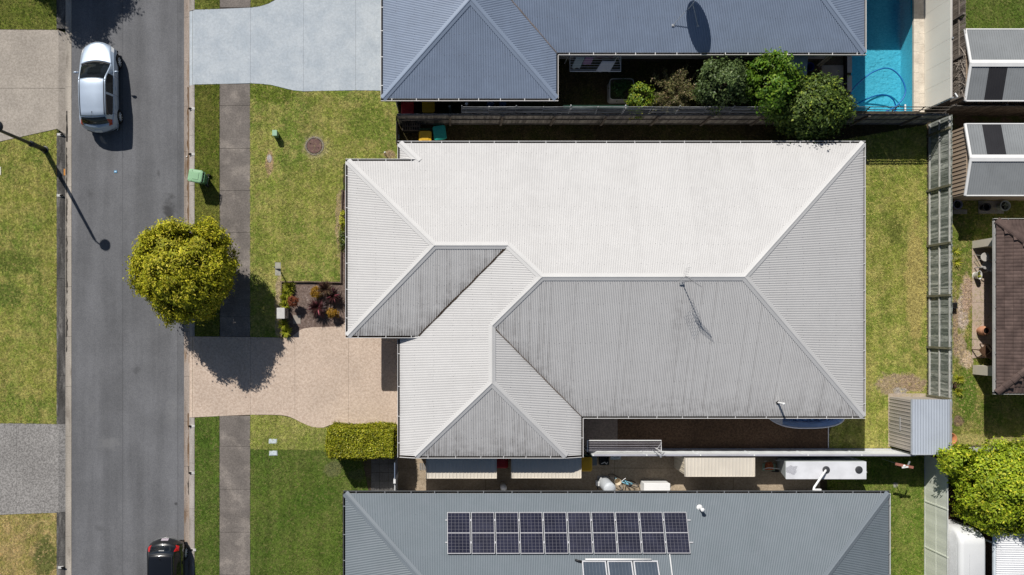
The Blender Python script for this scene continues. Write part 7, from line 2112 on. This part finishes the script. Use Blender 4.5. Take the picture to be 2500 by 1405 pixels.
# clipped hedge
hd = thing('hedge', 'clipped golden-green box hedge between the pink driveway and charcoal paver path', 'hedge', G(885, 1070))
hz = 1.9
hx0, hx1, hy1, hy0 = X(816), X(968), Y(1036.5), Y(1103)
rs_ = np.random.RandomState(12)
pp = []; nn_ = []
def wob(x, y, z): return .05 * np.sin(1.9 * x + .7) * np.sin(2.3 * y + 1.1 * z) + .035 * np.sin(3.1 * x + 1.3 * z) + .03 * np.sin(4.3 * y + 2.0 * x) + .025 * np.sin(5.7 * z + 1.1 * y)
def sheetpts(n, fx):
    u = rs_.rand(n); v = rs_.rand(n); return fx(u, v)
for (n, f, nv) in ((17000, lambda u, v: (hx0 + (hx1 - hx0) * u, hy0 + (hy1 - hy0) * v, hz + 0 * u), (0, 0, 1)),
                   (9000, lambda u, v: (hx0 + (hx1 - hx0) * u, hy1 + 0 * u, .05 + (hz - .05) * v), (0, 1, 0)),
                   (7000, lambda u, v: (hx0 + (hx1 - hx0) * u, hy0 + 0 * u, .05 + (hz - .05) * v), (0, -1, 0)),
                   (5000, lambda u, v: (hx0 + 0 * u, hy0 + (hy1 - hy0) * v, .05 + (hz - .05) * u), (-1, 0, 0)),
                   (3000, lambda u, v: (hx1 + 0 * u, hy0 + (hy1 - hy0) * v, .05 + (hz - .05) * u), (1, 0, 0))):
    x, y, z = f(rs_.rand(n), rs_.rand(n))
    d = wob(x, y, z) + rs_.normal(size=n) * .042 + .09 * (rs_.rand(n) < .02) - .03 * (rs_.rand(n) < .2)
    p = np.stack([x, y, z], 1) + np.array(nv) * d[:, None]
    # soften the top edges
    ex = np.minimum(np.minimum(p[:, 0] - hx0, hx1 - p[:, 0]), np.minimum(p[:, 1] - hy0, hy1 - p[:, 1]))
    p[:, 2] -= np.where(p[:, 2] > hz - .15, np.clip(.10 - ex, 0, .10) ** 2 * 7, 0)
    pp.append(p); q_ = np.array(nv) * 1.0 + rs_.normal(size=(n, 3)) * .55; nn_.append(q_ / np.linalg.norm(q_, axis=1, keepdims=True))
leaf_object('leaves', np.concatenate(pp), np.concatenate(nn_), F_hedge, hd, .075, .042, 5)
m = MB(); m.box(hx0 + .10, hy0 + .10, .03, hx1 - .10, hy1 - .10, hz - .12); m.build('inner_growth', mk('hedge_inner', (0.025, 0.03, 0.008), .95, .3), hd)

# ------------------------------------------------------------------ front garden bed
M_cord = foliage('burgundy_strap', (0.060, 0.016, 0.018), (0.032, 0.016, 0.013), (0.36, 0.10, 0.13), .10, .45, .4)
M_cord2 = foliage('bronze_strap', (0.12, 0.075, 0.045), (0.085, 0.035, 0.03), (0.20, 0.15, 0.08), .2, .45, .4)
def cordyline(label, px, py, sc, seed, mat, n=150):
    c_ = G(px, py); r_ = thing('cordyline', label, 'plant', c_, 'burgundy cordylines in the mulch bed')
    m = MB(); m.tube([c_ - Vector((0, 0, .02)), c_ + Vector((.01, .01, .30 * sc))], [.035, .025], 7); m.build('stem', M_bark, r_)
    sprig('leaves', c_ + Vector((0, 0, .28 * sc)), int(n * 1.4), .70 * sc, .045, mat, r_, seed, spread=.95, up=.75, droop=.55)
cordyline('burgundy cordyline with radiating strap leaves near the middle of the mulch bed', 778, 752, 1.0, 31, M_cord, 120)
cordyline('burgundy cordyline against the house wall, reddest of the three', 815, 722, .9, 32, M_cord, 110)
cordyline('bronze cordyline at the timber edging behind the burgundy ones', 798, 708, .95, 33, M_cord2, 100)
def ballplant(label, px, py, r, hgt, mat, seed, n=60):
    c_ = P(px, py, hgt); b_ = Vector((c_.x, c_.y, 0))
    r_ = thing('rounded_shrub', label, 'shrub', b_)
    pos, nr, cc = crown_points((c_.x, c_.y, hgt), (r, r, r * .85), n, 34, r * .16, seed, -.4, .2, .15)
    leaf_object('leaves', pos, nr, mat, r_, r * .22, r * .13, seed)
    m = MB(); m.tube([b_, c_], [.03, .015], 6)
    for k in range(7): m.tube([Vector((c_.x, c_.y, hgt * .5)), Vector(cc[k * 3])], .008, 4)
    m.build('stems', M_bark, r_)
F_amber = foliage('amber_leaf', (0.30, 0.16, 0.012), (0.42, 0.23, 0.02), (0.25, 0.17, 0.02), .25)
F_rust = foliage('russet_leaf', (0.20, 0.055, 0.025), (0.28, 0.085, 0.035), (0.34, 0.13, 0.05), .2)
ballplant('amber rounded shrub between the burgundy cordylines and open mulch', 772, 716, .25, .40, F_amber, 41)
ballplant('amber rounded shrub nearest the pink driveway and house corner', 811, 764, .22, .40, F_amber, 42, 46)
ballplant('small amber tuft touching the larger amber shrub by the house corner', 823, 769, .13, .30, F_amber, 44, 24)
ballplant('russet rounded shrub behind the letterbox pillar', 715, 737, .23, .50, F_rust, 43)
M_ggrass = foliage('golden_grass', (0.30, 0.34, 0.03), (0.46, 0.46, 0.05), (0.20, 0.27, 0.03), .3, .5)
gl_ = ['golden grass tuft in the timber corner of the mulch bed', 'second golden grass tuft from the timber corner, along the roadside edging', 'golden grass tuft between the russet shrub and roadside edging', 'golden grass tuft nearest the letterbox pillar on its lawn side', 'golden grass tuft beside the driveway corner of the mulch bed', 'lowest golden grass tuft, spilling onto the pink driveway']
for k, (px, py, L_) in enumerate(((706, 702, .34), (702, 716, .34), (698, 731, .32), (697, 745, .28), (693, 793, .30), (699, 810, .32))):
    c_ = G(px, py); r_ = thing('golden_grass', gl_[k], 'plant', c_, 'golden grass tufts along the bed edge')
    sprig('leaves', c_, 150, L_ * 1.45, .036, M_ggrass, r_, 50 + k, spread=.9, up=.9, droop=.6)
# shrubs tucked under the west eave
for k, (py, lab) in enumerate(((545, 'narrow yellow-green shrub squeezed under the road-side eave of the off-white house'), (590, 'narrow dark green shrub squeezed under the road-side eave, nearer the mulch bed'))):
    c_ = G(840, py); r_ = thing('narrow_shrub', lab, 'shrub', c_)
    pos, nr, cc = crown_points((c_.x, c_.y, .35), (.13, .55, .32), 40, 22, .06, 60 + k, -.3)
    leaf_object('leaves', pos, nr, F_hedge if k == 0 else F_mid, r_, .08, .04, 60 + k)
    m = MB(); m.tube([c_, c_ + Vector((0, 0, .4))], .02, 5); m.build('stem', M_bark, r_)
# plants along the east fence, tiled house side
for k, (px, py, n, L_, mt, lab) in enumerate(((2338, 640, 26, .42, M_yel, 'pale lime strappy plant by the weathered fence opposite the patio table'), (2337, 612, 18, .36, M_yel, 'pale lime strappy seedling by the weathered fence, in line with the wing wall'),
                                              (2345, 928, 60, .36, M_yel, 'yellow-leaved plant by the weathered fence near the end of the patio'), (2345, 958, 50, .34, M_yel, 'yellow-leaved plant by the weathered fence, the one closer to the grey shed'), (2334, 940, 40, .30, M_cord2, 'dusky purple plant against the weathered fence behind the yellow ones'))):
    c_ = P(px, py, .2); c_.z = 0; r_ = thing('fence_plant', lab, 'plant', c_)
    sprig('leaves', c_, n, L_, .05, mt, r_, 70 + k, spread=.9, up=.8)

# ------------------------------------------------------------------ cars
def car(label, loc, rotz, paint, L_=4.36, W_=1.74, Ht=1.50, plate=None, bar=False, name='hatchback_car', aerial='whip', hood_dir=1):
    """body drawn as a net of stations front to back (+y is the front) and points across, then smoothed; cells are shared out to the parts"""
    root = thing(name, label, 'car', loc, 'parked cars', rotz)
    w = W_ / 2
    # y, curve back at the sides, sill half width, widest, shoulder, z sill, z wide, z shoulder | glass low (x,z) | glass top (x,z) | edge (x,z) | mid (x,z) | centre z
    st = [
        (2.12, .42, .60, .66, .62, .22, .34, .44, (.58, .45), (.50, .46), (.42, .47), (.22, .47), .475),
        (2.18, .42, .68, .74, .70, .20, .42, .56, (.66, .58), (.58, .61), (.50, .63), (.26, .65), .655),
        (2.10, .38, .74, .80, .76, .20, .48, .66, (.72, .69), (.64, .73), (.56, .76), (.30, .79), .795),
        (1.72, .26, .78, .85, .80, .20, .52, .75, (.77, .79), (.68, .84), (.60, .87), (.32, .90), .91),
        (1.16, .20, .79, .865, .825, .20, .55, .84, (.80, .88), (.735, .94), (.68, .965), (.36, .995), 1.005),
        (.72, .16, .79, .868, .835, .20, .56, .88, (.80, .93), (.70, 1.16), (.645, 1.19), (.34, 1.245), 1.26),
        (.22, .10, .79, .868, .838, .20, .56, .90, (.80, .95), (.655, 1.38), (.585, 1.435), (.31, 1.475), 1.485),
        (-.42, .02, .79, .868, .838, .20, .56, .91, (.80, .96), (.645, 1.41), (.575, 1.47), (.30, 1.51), 1.52),
        (-1.20, -.03, .79, .866, .832, .20, .56, .93, (.79, .98), (.635, 1.38), (.565, 1.44), (.29, 1.48), 1.49),
        (-1.58, -.08, .785, .862, .822, .20, .57, .95, (.775, 1.00), (.63, 1.31), (.56, 1.375), (.29, 1.405), 1.41),
        (-1.90, -.16, .775, .85, .805, .21, .57, .92, (.755, .97), (.68, 1.02), (.62, 1.045), (.32, 1.06), 1.065),
        (-2.03, -.24, .76, .83, .785, .22, .56, .84, (.74, .88), (.66, .92), (.58, .94), (.30, .95), .955),
        (-2.17, -.30, .73, .80, .765, .24, .50, .62, (.72, .65), (.64, .665), (.56, .67), (.29, .675), .68),
        (-2.16, -.30, .69, .75, .72, .25, .36, .44, (.68, .45), (.60, .455), (.52, .46), (.27, .46), .46),
    ]
    sx, sy, sz = W_ / 1.74, L_ / 4.36, Ht / 1.52
    net = []
    for (y, cv, a, b, c, za, zb, zc, g0, g1, e, mm, zt) in st:
        half = [(a * .96, za), (a, za + .08), (b, zb), (c, zc), g0, g1, e, mm, (0.0, zt)]
        row = []
        for (x, z) in half: row.append((x, y - cv * (x / w) ** 2, z))
        full = [(-x, yy, z) for x, yy, z in row] + row[-2::-1]
        net.append([(x * sx, yy * sy, z * sz) for x, yy, z in full])
    net = np.array(net); ni, nj = net.shape[:2]; K = 7
    def cr(P_, n, k):
        """Catmull-Rom along axis 0"""
        out = []
        for i in range(n - 1):
            p0 = P_[max(i - 1, 0)]; p1 = P_[i]; p2 = P_[i + 1]; p3 = P_[min(i + 2, n - 1)]
            for q_ in range(k):
                t_ = q_ / k
                out.append(0.5 * (2 * p1 + (p2 - p0) * t_ + (2 * p0 - 5 * p1 + 4 * p2 - p3) * t_ ** 2 + (3 * p1 - p0 - 3 * p2 + p3) * t_ ** 3))
        out.append(P_[-1]); return np.array(out)
    g = cr(net, ni, K); g = np.swapaxes(cr(np.swapaxes(g, 0, 1), nj, K), 0, 1)
    NI, NJ = g.shape[:2]
    wh = [(1.33 * sy, .31), (-1.34 * sy, .31)]
    parts = {}
    for i in range(NI - 1):
        ci = i // K; fi = (i % K) / K
        for j in range(NJ - 1):
            cj = j // K; hj = cj if cj < 8 else 15 - cj; fj = (j % K) / K; fj = fj if cj < 8 else 1 - fj - 1 / K
            c4 = (g[i, j] + g[i + 1, j] + g[i, j + 1] + g[i + 1, j + 1]) / 4
            if abs(c4[0]) > .55 and any((c4[1] - yw) ** 2 + (c4[2] - zw) ** 2 < .365 ** 2 for yw, zw in wh): continue
            key = 'body'
            side = 0 if cj < 8 else 1
            if ci in (4, 5) and hj >= 6: key = 'windscreen'
            elif ci == 9 and hj >= 6 and fi > .1: key = 'rear_window'
            elif hj == 4 and ci == 5 and fi > .15: key = ('front_window', side)
            elif hj == 4 and ci == 6: key = ('front_window', side)
            elif hj == 4 and ci == 7 and fi > .12: key = ('rear_side_window', side)
            elif hj == 4 and ci == 8 and fi < .55 + .3 * fj: key = ('rear_side_window', side)
            elif ci in (1, 2) and hj in (3, 4) and (ci == 1 or fi < .6): key = ('headlight', side)
            elif hj in (4, 5) and ci in (9, 10) and (ci == 10 or fi > .35): key = ('tail_light', side)
            elif hj >= 5 and ci in (2, 3) : key = 'bonnet'
            elif hj >= 5 and ci in (6, 7, 8): key = 'roof'
            elif hj >= 5 and ci in (10, 11): key = 'tailgate'
            parts.setdefault(key, []).append((i, j))
    mats = {'windscreen': M_cglass, 'rear_window': M_cglass2, 'front_window': M_cglass, 'rear_side_window': M_cglass2, 'headlight': M_head, 'tail_light': M_tail}
    objs = {}
    for key in sorted(parts, key=str):
        cells = parts[key]; nm = key if isinstance(key, str) else key[0]
        idx = {}; vs_ = []; fs_ = []
        for (i, j) in cells:
            f = []
            for (a, b) in ((i, j), (i + 1, j), (i + 1, j + 1), (i, j + 1)):
                if (a, b) not in idx: idx[(a, b)] = len(vs_); vs_.append(tuple(g[a, b]))
                f.append(idx[(a, b)])
            fs_.append(tuple(f))
        m = MB(); m.add(vs_, fs_)
        o = m.build(nm, mats.get(nm, paint), root, smooth=True, local=True); objs[key] = o
        if nm in ('bonnet', 'roof', 'tailgate'): 
            sm = o.modifiers.new('shell', 'SOLIDIFY'); sm.thickness = -.006; sm.offset = -1
    # underside and wheel housings
    m = MB(); m.box(-.74 * sx, -1.95 * sy, .16, .74 * sx, 1.9 * sy, .24); m.build('underbody', M_dark, root, local=True)
    for yw, zw in wh:
        for s_ in (-1, 1):
            m = MB(); m.tube([(s_ * .50, yw, zw + .02), (s_ * .80 * sx, yw, zw + .02)], .37, 22); m.build('wheel_arch', M_dark, root, local=True)
            wl_m = MB(); n = 28; pr = [(.30, -.10), (.315, -.07), (.315, .07), (.30, .10), (.225, .105), (.215, .07)]
            vs_ = []; 
            for r_, ox in pr:
                for k in range(n): vs_.append((s_ * (.775 * sx + ox), yw + r_ * cos(2 * pi * k / n), zw + r_ * sin(2 * pi * k / n)))
            fs_ = [(a * n + k, a * n + (k + 1) % n, (a + 1) * n + (k + 1) % n, (a + 1) * n + k) for a in range(5) for k in range(n)]
            wl_m.add(vs_, fs_); wo_ = wl_m.build('wheel', M_tyre, root, smooth=True, local=True)
            m = MB(); xo = s_ * (.775 * sx + .075)
            for k in range(9):
                a_ = 2 * pi * k / 9
                m.beam((xo, yw + .04 * cos(a_), zw + .04 * sin(a_)), (xo, yw + .215 * cos(a_), zw + .215 * sin(a_)), .03, .045, up=(1, 0, 0))
            m.tube([(xo - .01 * s_, yw, zw), (xo + .02 * s_, yw, zw)], .06, 14)
            m.build('rim', M_rim, wo_, local=True)
            m = MB(); m.tube([(xo - .05 * s_, yw, zw), (xo - .04 * s_, yw, zw)], .215, 22); m.build('brake_disc', M_dark, wo_, local=True)
    # cabin
    m = MB(); m.box(-.70 * sx, -1.45 * sy, .35, .70 * sx, .95 * sy, .50); m.build('cabin_floor', M_seat, root, local=True)
    m = MB(); m.box(-.70 * sx, .62 * sy, .52, .70 * sx, 1.02 * sy, .90); m.build('dashboard', M_dash, root, local=True, bevel=.05)
    for s_ in (-1, 1):
        m = MB(); m.box(s_ * .37 - .24, -.35, .51, s_ * .37 + .24, .15, .66); m.hexa([(s_ * .37 - .23, -.42, .66), (s_ * .37 + .23, -.42, .66), (s_ * .37 + .23, -.28, .66), (s_ * .37 - .23, -.28, .66), (s_ * .37 - .2, -.62, 1.2), (s_ * .37 + .2, -.62, 1.2), (s_ * .37 + .2, -.52, 1.2), (s_ * .37 - .2, -.52, 1.2)]); m.build('front_seat', M_seat, root, local=True, bevel=.03)
    m = MB(); m.box(-.6, -1.2, .51, .6, -.8, .66); m.box(-.6, -1.42, .5, .6, -1.22, 1.15); m.build('rear_seat', M_seat, root, local=True, bevel=.03)
    m = MB(); m.tube([(.37 * 1 + .17 * cos(2 * pi * k / 20), .50 + .08 * sin(2 * pi * k / 20), .92 + .14 * sin(2 * pi * k / 20)) for k in range(20)], .014, 6, closed=True); m.build('steering_wheel', M_black, root, local=True)
    # mirrors, handles, wipers, plates, trims
    for s_ in (-1, 1):
        m = MB(); m.ball((s_ * (.97 * sx), .63 * sy, .98 * sz), .11, .055, .07, 12, 8); m.beam((s_ * .83 * sx, .66 * sy, .95 * sz), (s_ * .93 * sx, .64 * sy, .96 * sz), .04, .04); m.build('wing_mirror', paint, root, smooth=True, local=True)
        for yy_ in (-.12, -1.02):
            m = MB(); m.box(s_ * .862 * sx - .012, (yy_ - .09) * sy, .80 * sz, s_ * .862 * sx + .012, (yy_ + .09) * sy, .83 * sz); m.build('door_handle', paint, root, local=True, bevel=.008)
        # dark strip at the roof edge and seams between the doors
        m = MB()
        pts = [Vector(g[i, (6 if s_ < 0 else 10) * K]) + Vector((0, 0, .006)) for i in range(6 * K, 9 * K + 1, 2)]
        m.tube(pts, .024, 5); m.build('roof_strip', M_black, root, local=True)
        for ii in (5 * K + 2, 7 * K, 9 * K - 4):
            m = MB(); js_ = range(1 * K, 4 * K + 1, 2) if s_ < 0 else range(12 * K, 15 * K + 1, 2)
            m.tube([Vector(g[ii, j]) + Vector((s_ * .002, 0, 0)) for j in js_], .005, 4); m.build('door_seam', M_black, root, local=True)
        pts = [Vector(g[4 * K, (5 if s_ < 0 else 11) * K]) + Vector((0, .02, .01)), Vector(g[4 * K + 2, (6 if s_ < 0 else 10) * K + s_ * -3]) + Vector((0, .02, .015)), Vector(g[4 * K + 2, 8 * K - s_ * 8]) + Vector((0, .02, .015))]
        m = MB(); m.tube(pts[1:], .009, 5); m.build('wiper', M_black, root, local=True)
    m = MB(); pts = [Vector(g[4 * K + 1, j]) + Vector((0, .015, .004)) for j in range(6 * K, 10 * K + 1, 3)]; m.tube(pts, .022, 5); m.build('cowl', M_black, root, local=True)
    m = MB(); m.box(-.24, 2.155 * sy, .40, .24, 2.17 * sy, .51); m.build('front_plate', M_white, root, local=True)
    m = MB(); a_ = Vector(g[11 * K + 3, 8 * K]); b_ = Vector(g[12 * K - 1, 8 * K])
    m.hexa([Vector((x, a_.y - .012 + yy_, a_.z)) if top else Vector((x, b_.y - .012 + yy_, b_.z)) for top, x, yy_ in ((0, -.17, -.012), (0, .17, -.012), (0, .17, .01), (0, -.17, .01), (1, -.17, -.012), (1, .17, -.012), (1, .17, .01), (1, -.17, .01))]); m.build('number_plate', plate or M_white, root, local=True)
    m = MB(); m.tube([Vector(g[10 * K, 8 * K - 16]) + Vector((0, -.01, .01)), Vector(g[10 * K - 2, 8 * K]) + Vector((0, -.01, .012)), Vector(g[9 * K + 4, 8 * K + 14]) + Vector((0, -.01, .012))], .010, 5); m.build('rear_wiper', M_black, root, local=True)
    if aerial == 'whip':
        b_ = Vector(g[8 * K + 3, 8 * K]); m = MB(); m.lathe(b_, [(.03, 0), (.015, .03)], 10); m.tube([b_ + Vector((0, 0, .02)), b_ + Vector((.05, -.30, .20))], .006, 5); m.build('aerial', M_black, root, local=True)
    else:
        b_ = Vector(g[8 * K + 2, 8 * K]); m = MB(); m.hexa([b_ + Vector(v) for v in ((-.03, -.09, -.01), (.03, -.09, -.01), (.025, .10, -.01), (-.025, .10, -.01), (-.008, -.08, .06), (.008, -.08, .06), (.012, .06, .012), (-.012, .06, .012))]); m.build('aerial', M_black, root, local=True)
    if bar:
        m = MB(); pts = [Vector(g[7 * K, j]) + Vector((0, 0, .03)) for j in range(6 * K - 2, 10 * K + 3, 3)]; m.tube(pts, .022, 8); m.build('roof_bar', M_chrome, root, local=True)
        m = MB(); m.flat([(-.5, -.35), (.5, -.35), (.5, .1), (-.5, .1)], 0)
        c0 = [Vector(g[i, j]) + Vector((0, 0, .005)) for i, j in ((7 * K - 1, 6 * K + 2), (7 * K - 1, 10 * K - 2), (6 * K + 2, 10 * K - 2), (6 * K + 2, 6 * K + 2))]
    m = MB(); pts = [Vector(g[12 * K + 2, j]) + Vector((0, -.012, 0)) for j in range(5 * K, 11 * K + 1, 3)]; m.tube(pts, .012, 5); m.build('bumper_trim', M_chrome if bar else M_black, root, local=True)
    if bar:
        m = MB(); b_ = Vector(g[10 * K + 4, 8 * K]); m.beam(b_ + Vector((-.04, -.0, .014)), b_ + Vector((.04, -.03, .012)), .03, .012); m.build('badge', M_chrome, root, local=True)
        b_ = Vector(g[9 * K + 3, 8 * K])
        m = MB()
        for k in range(5): m.box(b_.x - .12 + .05 * k, b_.y - .02, b_.z + .003, b_.x - .085 + .05 * k, b_.y + .015, b_.z + .012)
        m.build('window_sticker', M_white, objs['rear_window'], local=True)
    return root
M_cglass = glassmat('car_glass', (0.014, 0.018, 0.022), .45)
M_cglass2 = glassmat('car_glass_tinted', (0.01, 0.014, 0.022), .12)
M_head = mk('headlight_lens', (0.62, 0.64, 0.66), .08, .05, spec=.7, coat=.5)
M_tail = mk('tail_light_red', (0.45, 0.010, 0.014), .12, .08, spec=.6, coat=.6)
M_tyre = mk('tyre_rubber', (0.018, 0.018, 0.019), .8, .1, spec=.2)
M_rim = mk('alloy_rim', (0.78, 0.79, 0.80), .4, .03, metal=.1)
M_chrome = mk('chrome_trim', (0.62, 0.63, 0.65), .2, .03, metal=.8)
M_seat = mk('seat_cloth', (0.075, 0.075, 0.078), .9, .15)
M_dash = mk('dash_grey', (0.05, 0.05, 0.052), .7, .1)
def paintmat(name, col, metal, rough, coat):
    t = NT(name); c = t.mul(t.n('ShaderNodeRGB').outputs[0], t.ramp(t.noise(1.5, 3), .3, .7, .96, 1.04))
    t.t.nodes['RGB'].outputs[0].default_value = (*col, 1)
    return t.done(c, rough, .5, metal, coat)
M_silver = paintmat('silver_blue_paint', (0.42, 0.50, 0.61), .35, .38, .8)
M_blackp = paintmat('black_paint', (0.007, 0.008, 0.010), .0, .22, .9)
car('silver-blue hatchback with red tail lights parked on the road beside the brown-grey driveway', G(254, 222, -.115), 0.015, M_silver)
M_plate = mk('plate_pale', (0.42, 0.37, 0.42), .5, .1, 30)
car('black hatchback parked against the grey kerb beside the lush lawn', G(416, 1413, -.115), pi + .01, M_blackp, L_=4.25, W_=1.70, plate=M_plate, bar=True, aerial='fin')
